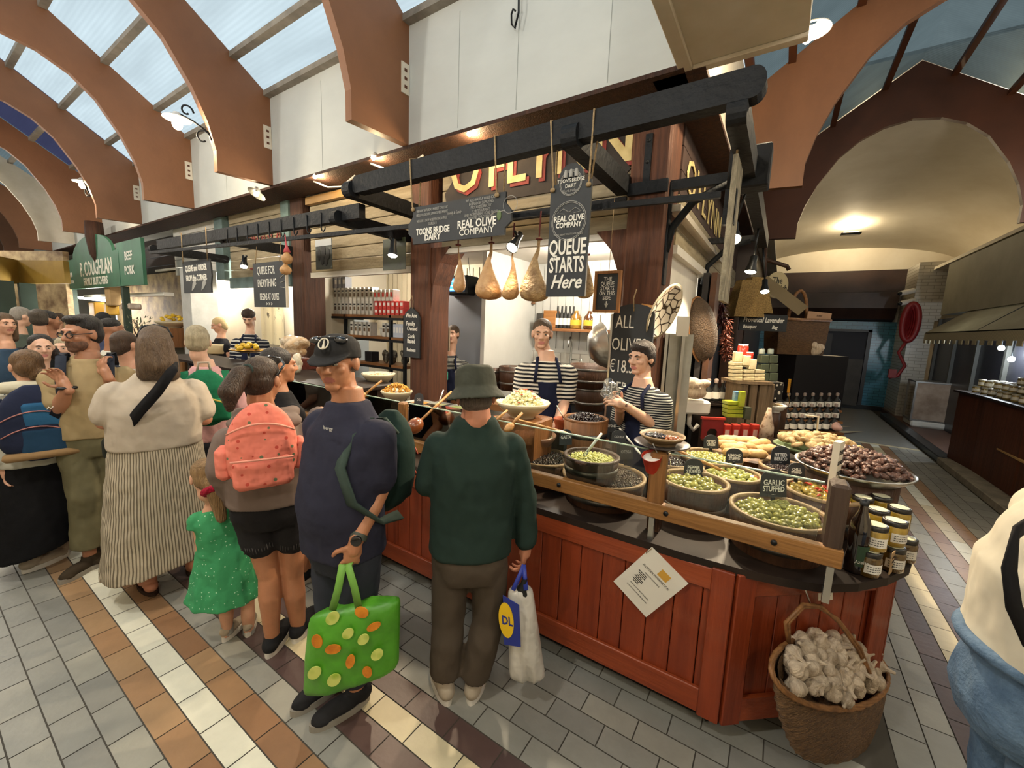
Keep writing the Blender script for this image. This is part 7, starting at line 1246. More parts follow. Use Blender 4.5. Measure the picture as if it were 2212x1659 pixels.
class Fig:
    """one posed figure; joints in world space, sizes in metres"""
    def __init__(s,d,head,sc_,hc,yaw=180,hyaw=None,hp=0,hr=0,hh=.228,k=1.,sw=.17,W=(.165,.145,.158,.175),D=(.115,.1,.115,.085),hw=.085,belly=0.,skin=SK_FAIR,hoff=0.,soff=0.,poff=0.):
        s.d,s.k,s.skin,s.hh = d,k,skin,hh; s.W = [w for w in W]; s.D = D; s.belly = belly
        q_ = ray(sc_[0],CY); s.F = Vector((q_.x,q_.y,0)).normalized(); s.R = Vector((s.F.y,-s.F.x,0)); s.dn = s.F.dot(V(*sc_,d))
        y = math.radians(yaw); s.front = (s.R*math.sin(y)-s.F*math.cos(y)).normalized(); s.lat = s.R*math.cos(y)+s.F*math.sin(y)
        if s.lat.dot(s.R) < 0 or (abs(s.lat.dot(s.R)) < 1e-3 and s.lat.dot(s.F) > 0): s.lat = -s.lat
        s.H = s.J(*head,hoff); s.S = s.J(*sc_,soff); s.P = s.J(*hc,poff)
        hy = math.radians(yaw if hyaw is None else hyaw); f = s.R*math.sin(hy)-s.F*math.cos(hy); p = math.radians(hp)
        s.hf = (f*math.cos(p)-UP*math.sin(p)).normalized(); s.hu = (UP*math.cos(p)+f*math.sin(p)).normalized()
        if hr: q = Matrix.Rotation(math.radians(hr),3,s.hf); s.hu = q@s.hu
        s.hl = s.hf.cross(s.hu)
        s.sw,s.hw = sw,hw; s.sh = {'L': s.S-s.lat*sw-UP*.078*k,'R': s.S+s.lat*sw-UP*.078*k}; s.hip = {'L': s.P-s.lat*hw,'R': s.P+s.lat*hw}; s.arm = {}; s.leg = {}; s.hand = {}
    def J(s,px,py,off=0): q = ray(px,py); return EYE+q*((s.dn+off)/q.dot(s.F))
    def arms(s,L=None,R=None):
        for n,a in (('L',L),('R',R)):
            if a: s.arm[n] = [s.J(*q) for q in a]
        return s
    def legs(s,L=None,R=None):
        for n,a in (('L',L),('R',R)):
            if a: s.leg[n] = [s.J(*q) for q in a[:2]]+[a[2] if len(a) > 2 else 0.]
        return s
    def hp_(s,x,y,z): q = s.hh/.23; return s.H+(s.hl*x+s.hf*y+s.hu*z)*q
    def hR(s): return Matrix((s.hl,s.hf,s.hu)).transposed()
    def ring(s,f,g=0.,gd=None,loose=0.,n=28):
        fs = [-.3,-.14,0,.34,.66,.79,.88,.96,1.03,1.09,1.14,1.22]; W,D = s.W,s.D
        ws = [W[0]*.7,W[0]*.97,W[0],W[1],W[2],W[3]*.99,W[3]*.88,W[3]*.66,W[3]*.46,.07,.058,.055]; ds = [D[0]*.8,D[0],D[0],D[1],D[2],D[2]*.9,D[2]*.8,D[3]*.95,D[3]*.82,.066,.058,.055]
        w,dp = float(np.interp(f,fs,ws)),float(np.interp(f,fs,ds))
        if loose and f < .7: w = max(w,w+(max(W[0],W[2])-w)*loose); dp = max(dp,dp+(max(D[0],D[2])-dp)*loose)
        c = s.P.lerp(s.S,f)+s.front*s.belly*max(0,1-abs(f-.28)/.45); w += g; dp += g if gd is None else gd; out = []
        for j in range(n):
            a = 2*PI*j/n; ca,sa = math.cos(a),math.sin(a); e = .85
            out.append(c+s.lat*w*math.copysign(abs(ca)**e,ca)+s.front*dp*math.copysign(abs(sa)**e,sa))
        return out
    def torso(s,mb,f0,f1,g=0.,n=11,**kw): mb.loft([s.ring(f0+(f1-f0)*i/(n-1),g,**kw) for i in range(n)])
    def head(s,mb,ear=True,nose=1.):
        R = s.hR(); q = s.hh/.23; E = lambda c,r: mb.ell(s.hp_(*c),[x*q for x in r],16,10,R)
        E((0,-.014,.03),(.074,.096,.084)); E((0,.03,-.028),(.06,.062,.08)); E((0,.062,-.092),(.03,.026,.02)); E((0,.015,-.07),(.052,.058,.042))
        for x in (-1,1):
            E((x*.036,.062,-.02),(.024,.024,.022)); E((x*.014,.098,-.03),(.008,.01,.008))
            if ear: E((x*.078,-.008,-.004),(.01,.02,.032)); E((x*.074,.004,-.006),(.01,.012,.022))
        C = lambda a,b,ra,rb: mb.caps(s.hp_(*a),s.hp_(*b),ra*q,rb*q,10)
        C((-.036,.076,.026),(.036,.076,.026),.015,.015); C((0,.086,.022),(0,.108*nose,-.024),.009,.0135); E((0,.072,-.012),(.03,.026,.04))
        C((-.02,.081,-.055),(.02,.081,-.055),.0072,.0072); C((-.015,.081,-.067),(.015,.081,-.067),.008,.008)
        C((0,-.02,-.05),(0,-.02,-.1),.056,.058)
        mb.caps(s.hp_(0,-.022,-.075),s.P.lerp(s.S,1.06),.053*q,.058*q,14)
    def limb_arm(s,mb,n,g=0.,upto=3.,flat=False,th=1.):
        if n not in s.arm: return
        A,E_,Wd = s.sh[n],s.arm[n][0],s.arm[n][1]; k = s.k*th
        if upto <= 1: E2 = A.lerp(E_,upto); mb.caps(A,E2,(.058)*k+g,(.058-.014*upto)*k+g*1.25,16,False); mb.caps(A.lerp(E2,.5),E2,.053*k+g,(.058-.014*upto)*k+g*1.3,16,True); return
        mb.caps(A,E_,.056*k+g,.043*k+g,16)
        if upto >= 2: mb.caps(E_,E_.lerp(Wd,.35),.043*k+g,.043*k+g,14); mb.caps(E_.lerp(Wd,.3),Wd,.043*k+g,.029*k+g,14,flat)
        elif upto > 1: W2 = E_.lerp(Wd,upto-1); mb.caps(E_,W2,.043*k+g,.04*k+g*1.1,14,True)
    def do_hand(s,mb,n,dr,nr,side=1,curl=.35,k=None,pose=None):
        k = k or s.k; W = s.arm[n][1]; dr = Vector(dr).normalized(); nr = Vector(nr); nr = (nr-dr*nr.dot(dr)).normalized(); la = dr.cross(nr)
        mb.ell(W+dr*.048*k,(.038*k,.015*k,.055*k),14,10,Matrix((la,nr,dr)).transposed()); mb.caps(W-dr*.02,W+dr*.03,.028*k,.03*k,12)
        for i,L_ in enumerate((.074,.083,.077,.06)):
            p = W+dr*(.09-.004*abs(i-1.3))*k+la*(-.031+.0205*i)*k; a = curl*.7; sp = (i-1.5)*.05; r = .0085*k
            for j,fr in enumerate((.45,.32,.26)):
                dv = (dr*math.cos(a)+nr*math.sin(a)+la*sp*(1-j*.3)).normalized(); q = p+dv*L_*fr*k; mb.caps(p,q,r,r*.92,8); p = q; r *= .92; a += curl
        p = W+dr*.025*k-la*.03*k*side; q = p+(dr*.55-la*.65*side+nr*.4).normalized()*.045*k; mb.caps(p,q,.012*k,.0105*k,8); mb.caps(q,q+(dr*.8-la*.1*side+nr*.5).normalized()*.034*k,.0105*k,.009*k,8)
    def limb_leg(s,mb,n,g=(0,0,0),upto=2.,flat=False):
        if n not in s.leg: return
        A,K,N = s.hip[n],s.leg[n][0],s.leg[n][1]; k = s.k; g = g if isinstance(g,(tuple,list)) else (g,)*3
        if upto <= 1: mb.caps(A,A.lerp(K,upto),.088*k+g[0],.088*k-.026*upto*k+g[1],18); mb.caps(A.lerp(K,upto*.6),A.lerp(K,upto),.08*k+g[0],.088*k-.026*upto*k+g[1],18,True); return
        mb.caps(A,K,.086*k+g[0],.058*k+g[1],18)
        C = K.lerp(N,.33)-s.front*.018; e = N if upto >= 2 else K.lerp(N,upto-1); mb.caps(K,C,.056*k+g[1],.058*k+g[1],16); mb.caps(C,e,.057*k+g[1],.036*k+g[2],16,flat)
    def foot_dir(s,n): a = math.radians(s.leg[n][2]); return (s.R*math.sin(a)-s.F*math.cos(a)).normalized()
    def foot(s,mb,n,g=0.):
        N = s.leg[n][1]; f = s.foot_dir(n); k = s.k; x = f.cross(UP); z = .035*k+.01; base = Vector((N.x,N.y,z)); R = Matrix((x,f,UP)).transposed()
        mb.ell(base+f*.075*k,(.042*k+g,.12*k+g,.032*k+g),16,10,R); mb.ell(base-f*.015*k,(.036*k+g,.05*k+g,.038*k+g),14,10,R); mb.caps(N,base+UP*.01,.037*k+g,.038*k+g,14); mb.ell(base+f*.15*k-UP*.012,(.04*k+g,.05*k+g,.02*k+g),14,8,R)
    def body(s,label,hands=None,voxel=.008,feet=True,face=True,hgroup=None,name='person',cat='person',nose=1.,eyes=True,smooth=3):
        base = Vector((s.P.x,s.P.y,0)); s.root = thing(name,label,cat,base,hgroup); mb = M(); s.head(mb,nose=nose); s.torso(mb,-.26,1.22)
        for n in s.arm: s.limb_arm(mb,n); mb.ell(s.sh[n],.054*s.k,12,8)
        for n,h in (hands or {}).items(): s.do_hand(mb,n,**h)
        for n in s.leg: s.limb_leg(mb,n); (s.foot(mb,n) if feet else None)
        me = remesh(mb,voxel,smooth); o = put(me,'body',s.skin,s.root); 
        q = s.hh/.23; lc = np.array(s.hp_(0,.094,-.0615)-base); n_ = len(me.polygons); ce = np.empty(n_*3); me.polygons.foreach_get('center',ce); ce = ce.reshape(-1,3)-lc
        x,y,z = ce@np.array(s.hl),ce@np.array(s.hf),ce@np.array(s.hu); me.polygons.foreach_set('material_index',((abs(x) < .024*q) & (abs(y) < .02*q) & (abs(z) < .0135*q*(1-(x/(.03*q))**2))).astype(np.int32)); me.polygons.foreach_set('use_smooth',[True]*n_)
        if face:
            for sx in (-1,1):
                e = M(); e.cur = 0; c = s.hp_(sx*.031,.0845,.003); e.ell(c,[k*q for k in (.0125,.006,.0052)],12,8,s.hR()); e.cur = 1; e.ell(s.hp_(sx*.031+s.gaze if hasattr(s,'gaze') else sx*.031,.0885,.003),[k*q for k in (.0052,.0035,.005)],10,8,s.hR()); e.build('eye',[eye_w,eye_i],s.root)
        return s
    def brows(s,m_):
        for sx in (-1,1): e = M(); e.tube([s.hp_(sx*.014,.093,.021),s.hp_(sx*.03,.0925,.027),s.hp_(sx*.047,.082,.022)],[.0035,.0042,.002],6); e.build('eyebrow',m_,s.root)
    def hair(s,m_,prims,voxel=.008,name='hair',smooth=2):
        mb = M(); q = s.hh/.23
        for p in prims:
            if len(p) == 2: mb.ell(s.hp_(*p[0]),[x*q for x in p[1]],18,12,s.hR())
            elif len(p) == 4: mb.caps(s.hp_(*p[0]),s.hp_(*p[1]),p[2]*q,p[3]*q,12)
        return put(remesh(mb,voxel,smooth),name,m_,s.root)
    def wear(s,name,m_,build,voxel=.008,smooth=4,label=None,folds=.006):
        mb = M(); build(mb); me = remesh(mb,voxel,smooth)
        if folds: crumple(me,folds)
        me.polygons.foreach_set('use_smooth',[True]*len(me.polygons)); return put(me,name,m_,s.root,label=label)
    def shirt(s,m_,hem=-.1,sleeve=.75,g=.014,loose=.6,name='shirt',sg=.012,top=1.115,voxel=.009,hood=False):
        def f(mb):
            s.torso(mb,hem,top,g,loose=loose)
            for n in s.arm: s.limb_arm(mb,n,sg,sleeve,True); mb.ell(s.sh[n],.056*s.k+sg*.6,14,10)
        return s.wear(name,m_,f,voxel)
    def trousers(s,m_,upto=1.97,g=(.014,.018,.03),name='trousers',top=.3,voxel=.01):
        def f(mb):
            s.torso(mb,-.28,top,.012,n=8)
            for n in s.leg: s.limb_leg(mb,n,g,upto,True)
        return s.wear(name,m_,f,voxel)
    def shoes(s,m_,sole_m,h=.1,label=None):
        for n in s.leg:
            N = s.leg[n][1]; f = s.foot_dir(n); k = s.k; x = f.cross(UP); R = Matrix((x,f,UP)).transposed(); base = Vector((N.x,N.y,.045))
            def b_(mb): mb.ell(base+f*.075*k,(.047*k,.13*k,.036*k),16,10,R); mb.ell(base-f*.015*k+UP*.012,(.044*k,.06*k,.05*k),14,10,R); mb.ell(base+f*.15*k-UP*.012,(.044*k,.056*k,.026*k),14,8,R); mb.caps(base+UP*.01,base+UP*.055*k+f*.005,.046*k,.044*k,14,True)
            o = s.wear('shoe',m_,b_,.007,2,folds=.002); b = M(); pts = []
            for i in range(28):
                a = 2*PI*i/28; w = .046*k*(1+.12*math.sin(a)); pts.append((w*math.cos(a),(.075+.138*math.sin(a))*k if math.sin(a) > 0 else (.05+.115*math.sin(a))*k))
            b.prism(pts,Vector((N.x,N.y,.016)),x,f,.032); so = b.build('sole',sole_m,s.root); so.parent = o; so.location = (0,0,0)
def dome(mb,P,c,prof,kx,ky,tilt=0.):
    u = (P.hu-P.hf*tilt).normalized(); f = (P.hf+P.hu*tilt).normalized(); c = P.hp_(*c); q = P.hh/.23
    mb.loft([[c+u*h*q+(P.hl*kx*math.cos(a)+f*ky*math.sin(a))*max(r_,.02)*q for a in np.linspace(0,2*PI,32,endpoint=False)] for r_,h in prof])
HB = {'skull': [((0,-.02,.042),(.081,.098,.083))],'back': [((0,-.045,.0),(.078,.07,.08))]}
c_navy = cloth('navy_tee','#2c2d3c'); c_jean_d = cloth('dark_jeans','#30333c'); c_green = cloth('bottle_green','#24342f',bs=6); c_olive = cloth('olive_brown','#4d443a',bs=7); c_hat = cloth('bucket_hat','#41433a','#33352e'); c_cap = cloth('black_cap','#2a2a2b'); c_mauve = cloth('mauve_hoodie','#76675f','#695b54',bs=6); c_denim_k = cloth('black_denim','#1d1c1e','#2a2829'); c_whitey = cloth('oatmeal_tee','#b9ad9d','#a89c8c',bs=7); c_beige = cloth('beige_polo','#a3906c','#95835f',bs=6); c_khaki = cloth('khaki','#6f6a50','#5f5a43',bs=6)
c_shoe_w = cloth('pale_trainer','#b5a997','#8d8272'); c_shoe_k = cloth('black_trainer','#1b1b1d','#2c2c2e'); c_sole = mat('white_sole','#d2cec5',.6); c_sole_b = mat('grey_sole','#8a857b',.7); c_blackskirt = cloth('black_skirt','#101012','#161618'); c_navyapron = cloth('navy_apron','#1c2138',bs=6); br_stripe = stripes('breton_stripes','#1b1c22','#d6d0c2','Z',34,.52); br_fine = stripes('fine_breton_stripes','#1d2026','#b9b8ae','Z',62,.6); br_inv = stripes('navy_shirt_white_bands','#1b1f2b','#cfcdc6','Z',20,.72)
# ---------- man in the bucket hat
P = Fig(1.81,(1028,858),(1027,930),(1017,1178),180,k=.97,sw=.165,W=(.165,.165,.175,.19),D=(.12,.125,.125,.085),belly=.015,hp=12,skin=SK_RUDDY,hr=-4)
P.arms(L=((922,1045,.0),(950,1012,.26)),R=((1134,1070,.02),(1136,1182,.03))).legs(L=((968,1335,.02),(962,1455,.0),200),R=((1056,1335,.02),(1024,1460,.0),165))
P.body('older man in a dark green sweatshirt and bucket hat, seen from behind',{'R': dict(dr=-UP*1-RH*.1,nr=-RH*.9+FH*.3,side=-1,curl=.75),'L': dict(dr=FH,nr=RH,curl=.4)},voxel=.0055)
P.shirt(c_green,hem=-.04,sleeve=1.92,g=.018,loose=.9,name='sweatshirt',sg=.014,top=1.115)
P.wear('cuff',c_green,lambda mb: (mb.caps(P.arm['R'][0].lerp(P.arm['R'][1],.8),P.arm['R'][0].lerp(P.arm['R'][1],.99),.044,.041,14,True)),.008)
P.trousers(c_olive,1.98,(.012,.022,.04)); P.shoes(c_shoe_w,c_sole)
P.hair(hair_mat('grey_short','#6f6257','#54493f'),[((0,-.04,-.02),(.074,.066,.05))])
def hat(mb):
    dome(mb,P,(0,-.014,.04),[(1,-.02),(1,.02),(.97,.055),(.9,.085),(.7,.1),(.02,.104)],.093,.112); dome(mb,P,(0,-.014,.04),[(1.,.004),(1.22,-.024),(1.42,-.045),(1.43,-.052),(1.22,-.04),(.95,-.03)],.093,.112)
P.wear('bucket_hat',c_hat,hat,.0055,2,folds=.004)
bg1 = V(1128,1228,1.82)
# ---------- man in the cap
P = Fig(1.75,(730,784),(752,895),(748,1150),-48,hyaw=-26,hp=2,k=1.0,sw=.168,W=(.165,.16,.17,.185),D=(.13,.14,.135,.09),belly=.035,skin=SK_TAN,hh=.232,hr=3)
P.gaze = .005
P.arms(R=((818,1062,-.1),(768,1172,-.2)),L=((708,1040,.12),(716,1140,.12))).legs(L=((722,1330,.02),(722,1468,.12),-60),R=((772,1330,-.08),(770,1468,-.02),-70))
P.body('tanned man in a black cap and dark tee, looking aside with a green backpack',{'R': dict(dr=-UP-RH*.25,nr=-RH*.5+FH*.8,side=1,curl=.7),'L': dict(dr=-UP,nr=RH,curl=.5)},voxel=.0048)
P.shirt(c_navy,hem=-.12,sleeve=.72,g=.02,loose=.85,name='tee_shirt',sg=.022,top=1.115); P.trousers(c_jean_d,1.95,(.014,.022,.04),'jeans'); P.shoes(c_shoe_k,c_sole_b); P.brows(mat('brow_grey','#6d5646',.8))
P.hair(hair_mat('grey_cropped','#7d7166','#5d5249'),[((0,-.035,.0),(.077,.072,.06)),((.0,-.01,.02),(.0772,.07,.05))])
def cap(mb):
    dome(mb,P,(0,-.012,.05),[(1,-.03),(1.01,.0),(.93,.035),(.7,.058),(.35,.07),(.02,.073)],.086,.109,.1); ux,uy = P.hl,(P.hf-P.hu*.3).normalized(); mb.prism([(-.08,.0),(-.078,.06),(-.066,.115),(-.036,.148),(0,.156),(.036,.148),(.066,.115),(.078,.06),(.08,.0)],P.hp_(-.0,.01,.05),ux,uy,.01)
ca = P.wear('cap',c_cap,cap,.0045,2,folds=.001); b = M(); b.tube([P.hp_(.02*math.cos(q),.101-.012*math.sin(q),.088+.02*math.sin(q)) for q in np.linspace(0,6.28,16)],.003,6,closed=True); b.prism([(-.006,-.02),(.006,-.02),(.001,.02)],P.hp_(-.004,.104,.088),P.hl,(P.hu-P.hf*.5).normalized(),.006); e = b.build('emblem',mat('cap_emblem','#c9c2b0',.5),P.root); e.parent = ca
b = M()
for sx in (-1,1): b.ell(P.hp_(sx*.05,.058,.098),(.03,.022,.018),14,8,P.hR())
b.tube([P.hp_(-.07,.04,.11),P.hp_(-.03,.075,.112),P.hp_(.03,.075,.112),P.hp_(.07,.04,.11),P.hp_(.092,-.03,.08)],.0035,6); b.build('sunglasses',mat('dark_lens','#15181c',.1,coat=.6,spec=.8),P.root)
Wr = P.arm['R'][1]; fa = (P.arm['R'][1]-P.arm['R'][0]).normalized(); b = M(); b.lathe(Wr-fa*.025,[(.036,-.012),(.038,0),(.036,.012)],20,fa); w_ = b.build('watch',mat('watch_strap','#3c4238',.6),P.root); b = M(); wf = (-FH+RH*.15).normalized(); b.lathe(Wr-fa*.025+wf*.034,[(.022,0),(.022,.008),(.018,.01),(0,.01)],20,wf); e = b.build('watch_face',mat('watch_face','#0b0b0d',.1,coat=.8),P.root); e.parent = w_
b = M(); text(b,'bergy',V(709,929,1.575),(RH+FH*-.5),UP-RH*.1,.022,.001,sx=1.1); 
def backpack(label,root,ux,uz,out,w,h,dp,m_,name='backpack',pocket=None,pm=None,top=.75,voxel=.01,straps=None,sm=None,zip_m=None,handle=None,seam=None):
    """soft rucksack: root = middle of the panel against the back"""
    ux,uz,out = Vector(ux).normalized(),Vector(uz).normalized(),Vector(out).normalized(); t = thing(name,label,'backpack',root-uz*h/2); mb = M(); rings = []
    for i in range(13):
        f = i/12; k = (1-abs(2*f-1)**3.2)**.5 if 0 < f < 1 else .25; kw = np.interp(f,[0,.15,.6,1],[.92,1,.95,top]); rings.append([root+uz*(f-.5)*h+ux*w/2*kw*max(k,.3)*math.copysign(abs(math.cos(a))**.6,math.cos(a))+out*(dp/2+dp/2*max(k,.3)*np.interp(f,[0,.3,1],[1,1,.65])*math.copysign(abs(math.sin(a))**.7,math.sin(a))) for a in np.linspace(0,2*PI,28,endpoint=False)])
    mb.loft(rings); o = put(remesh(mb,voxel,3),'body',m_,t)
    for pk,(cx_,cz_,pw,phh,pd,mm) in enumerate(pocket or []):
        mb = M(); c = root+ux*cx_+uz*cz_+out*(dp*(.84 if abs(cx_) < .1 else .45)); R = Matrix((ux,out,uz)).transposed(); mb.box(c,(pw,pd,phh),R,min(pw,pd,phh)*.35); put(remesh(mb,voxel*.8,3),'pocket',mm,t)
    for pts in straps or []: b = M(); strap_(b,pts,out); b.build('strap',sm or m_,t)
    if zip_m is not None:
        for cz_ in (.12,-.08): b = M(); b.tube([root+ux*x*w*.42+uz*(cz_*h+.03-.12*(x*x)*h)+out*(dp*1.0-dp*.12*x*x) for x in np.linspace(-1,1,12)],.004,6); b.build('zip',zip_m,t)
    if handle is not None: b = M(); b.tube([root+uz*h*.47+ux*-.04+out*.03,root+uz*(h*.47+.06)+ux*-.03+out*.03,root+uz*(h*.47+.06)+ux*.03+out*.03,root+uz*h*.47+ux*.04+out*.03],.009,8); b.build('handle',handle,t)
    return t
def strap_(b,pts,out,w=.05,th=.012):
    pts = [Vector(p) for p in pts]; rings = []
    for i,p in enumerate(pts):
        t_ = (pts[min(i+1,len(pts)-1)]-pts[max(i-1,0)]).normalized(); x = t_.cross(out).normalized() if abs(t_.dot(out)) < .97 else RH.copy(); n_ = x.cross(t_); rings.append([p+x*w/2+n_*th/2,p-x*w/2+n_*th/2,p-x*w/2-n_*th/2,p+x*w/2-n_*th/2])
    b.loft(rings,True,True,True)
bk = -P.front; R0 = P.P.lerp(P.S,.5)+bk*.15+P.lat*.0; g_t = cloth('dark_teal_pack','#22352f','#1b2b28'); sh_ = P.sh['R']
t = backpack('dark green hiking backpack with red zips on the man in the cap',R0+UP*-.0,P.lat,UP+bk*.12,bk,.3,.5,.2,g_t,pocket=[(0,-.1,.22,.2,.06,g_t)],zip_m=mat('red_zip','#b04530',.6),straps=[[sh_+bk*.15+UP*-.02-P.lat*.04,sh_+bk*.08+UP*.06-P.lat*.05,sh_+UP*.075-P.lat*.055,sh_+P.front*.09+UP*.02-P.lat*.06,sh_+P.front*.15-UP*.1-P.lat*.05,sh_+P.front*.14-UP*.24-P.lat*.0,sh_+P.front*.02-UP*.36+P.lat*.03,sh_+bk*.14-UP*.4]],sm=cloth('pack_strap','#3c4a44'))
e = b.build('chest_print',chalk_grey,P.root); capman = P
# ---------- woman with the coral backpack
P = Fig(2.05,(567,822),(577,917),(588,1082),175,hyaw=150,k=.97,sw=.165,W=(.18,.155,.165,.185),D=(.13,.115,.125,.09),skin=SK_TAN,hp=6,hw=.092)
P.arms(L=((478,1015,-.02),(515,1085,.1)),R=((680,975,.05),(690,890,.35))).legs(L=((582,1240,.02),(588,1378,.0),155),R=((632,1238,.03),(646,1362,.05),150))
P.body('woman in a mauve hoodie and frayed black shorts, hair in a ponytail',{'L': dict(dr=-UP+RH*.3,nr=RH,side=-1,curl=.4),'R': dict(dr=FH-RH*.1,nr=-UP,side=1,curl=.3)},voxel=.0058)
P.shirt(c_mauve,hem=.02,sleeve=1.93,g=.024,loose=.8,name='hoodie',sg=.022,top=1.115)
P.wear('hood',c_mauve,lambda mb: (mb.ell(P.S+UP*.03-P.front*.07,(.165,.095,.055),18,10,Matrix((P.lat,P.front,UP)).transposed()),mb.tube([P.S+UP*.06+P.lat*.12*math.cos(a)+P.front*(.02+.1*math.sin(a)) for a in np.linspace(PI,2*PI,9)],.035,10)),.009)
P.trousers(c_denim_k,.5,(.016,.02,.02),'shorts',.25); P.shoes(c_shoe_k,c_sole); h_br = hair_mat('chestnut','#4a3524','#2e2016')
for n in P.leg:
    b = M(); K = P.hip[n].lerp(P.leg[n][0],.5); x,y,z = frame(P.leg[n][0]-P.hip[n])
    for i in range(44): a = 2*PI*i/44; p = K+(x*math.cos(a)+y*math.sin(a))*.092; b.tube([p-z*.012,p+z*random.uniform(.008,.03)],.002,4)
    b.build('frayed_hem',mat('fray','#4b4848',.9),P.root)
P.hair(h_br,HB['skull']+HB['back']+[((-.02,-.11,.045),(.03,.03,.03)),((-.03,-.13,.03),(-.05,-.17,-.05),.045,.05),((-.05,-.17,-.05),(-.06,-.155,-.13),.05,.02)],.007)
b = M(); b.tube([P.hp_(-.01+.026*math.cos(q),-.108,.05+.026*math.sin(q)) for q in np.linspace(0,6.28,14)],.008,6,closed=True); b.build('hair_tie',mat('dark_green_tie','#20302a',.8),P.root)
b = M(); b.tube([P.hp_(.088,-.03,.03),P.hp_(.092,.03,.085),P.hp_(.05,.07,.118),P.hp_(0,.078,.125),P.hp_(-.05,.07,.118)],.006,6); b.build('sunglasses',mat('dark_lens','#15181c'),P.root)
cor = dots('coral_strawberry','#d97a68','#b8483c',26,.2,'#5e6a50',bump=.9); bk = -P.front; R0 = P.J(567,952,-.16)
strL = [[P.sh['L']*.55+P.sh['R']*.45+UP*.07+bk*.02,P.sh['L']*.62+P.sh['R']*.38+UP*.08+P.front*.05,P.sh['L']*.6+P.sh['R']*.4+P.front*.12-UP*.05],[P.sh['R']*.6+P.sh['L']*.4+bk*.13+UP*.0,P.sh['R']*.62+P.sh['L']*.38+UP*.075+bk*.03,P.sh['R']*.7+P.sh['L']*.3+UP*.05+P.front*.06]]
t = backpack('coral backpack printed with strawberries on the woman in the mauve hoodie',R0,P.R+UP*.05,UP-P.R*.02,-P.F,.3,.4,.16,cor,pocket=[(.0,-.11,.24,.15,.07,cor),(-.15,-.06,.07,.16,.08,cor),(.15,-.06,.07,.16,.08,cor)],straps=strL,sm=cloth('coral_strap','#c96f5f'),voxel=.008)
b = M(); b.tube([R0+P.R*x+UP*(-.035-.02*x*x)-P.F*(.195-.3*x*x) for x in np.linspace(-.12,.12,10)],.005,6); b.tube([R0+P.R*x+UP*(.12-2.5*x*x)-P.F*(.165-1.2*x*x) for x in np.linspace(-.13,.13,14)],.005,6); b.build('zip',cloth('coral_zip','#e39a86'),t)
# ---------- girl
P = Fig(2.1,(444,1030),(474,1098),(482,1215),176,hyaw=195,k=.62,sw=.095,W=(.11,.095,.1,.115),D=(.08,.075,.08,.06),hh=.19,skin=SK_FAIR,hw=.05,hp=10)
P.arms(L=((432,1160,0),(436,1215,.05)),R=((536,1150,.05),(545,1190,.12))).legs(L=((488,1300,.02),(492,1368,.02),140),R=((535,1300,.02),(538,1376,.0),165))
P.body('small girl in a green dotted dress holding close to the woman in shorts',{'L': dict(dr=-UP,nr=RH,curl=.4),'R': dict(dr=-UP+FH,nr=-RH,curl=.4)},voxel=.006)
gd_ = dots('green_dress','#3c8f5e','#a8cdb0',48,.16,bump=.5)
def dress(mb):
    P.torso(mb,.25,1.04,.012)
    a = P.ring(.45,.012,n=36); rings = [a]
    top = P.P.lerp(P.S,.45); bot = V(484,1288,2.1)
    for i in range(1,6):
        f = i/5; c = top.lerp(bot,f); w = .108+.075*f; rings.append([c+RH*w*math.cos(q)*(1+.05*math.sin(9*q)*f)+FH*w*.8*math.sin(q)*(1+.05*math.sin(9*q)*f) for q in np.linspace(0,2*PI,36,endpoint=False)])
    mb.loft(rings)
    for n in P.arm: mb.ell(P.sh[n],.048,12,8); mb.caps(P.sh[n],P.sh[n].lerp(P.arm[n][0],.4),.045,.05,14,True)
P.wear('dress',gd_,dress,.0065,3)
P.shoes(c_shoe_w,c_sole); P.wear('socks',cloth('grey_sock','#9a9c98'),lambda mb: [mb.caps(P.leg[n][1]+UP*.0,P.leg[n][1]+UP*.06,.03,.031,12,True) for n in P.leg],.006)
h_bl = hair_mat('dark_blonde','#a5845a','#775a38')
P.hair(h_bl,HB['skull']+HB['back']+[((.0,-.1,-.03),(.01,-.135,-.08),.05,.045),((.01,-.135,-.08),(.03,-.12,-.26),.05,.03)],.006)
b = M(); c = P.hp_(.01,-.13,-.075); b.tube([c+P.hl*.045*math.cos(q)+(P.hf*.3+P.hu).normalized()*.018*math.sin(q)+P.hf*-.04*math.sin(q) for q in np.linspace(0,6.28,16)],.018,8,closed=True); b.build('scrunchie',cloth('red_scrunchie','#a12038',bump=1,bs=60),P.root)
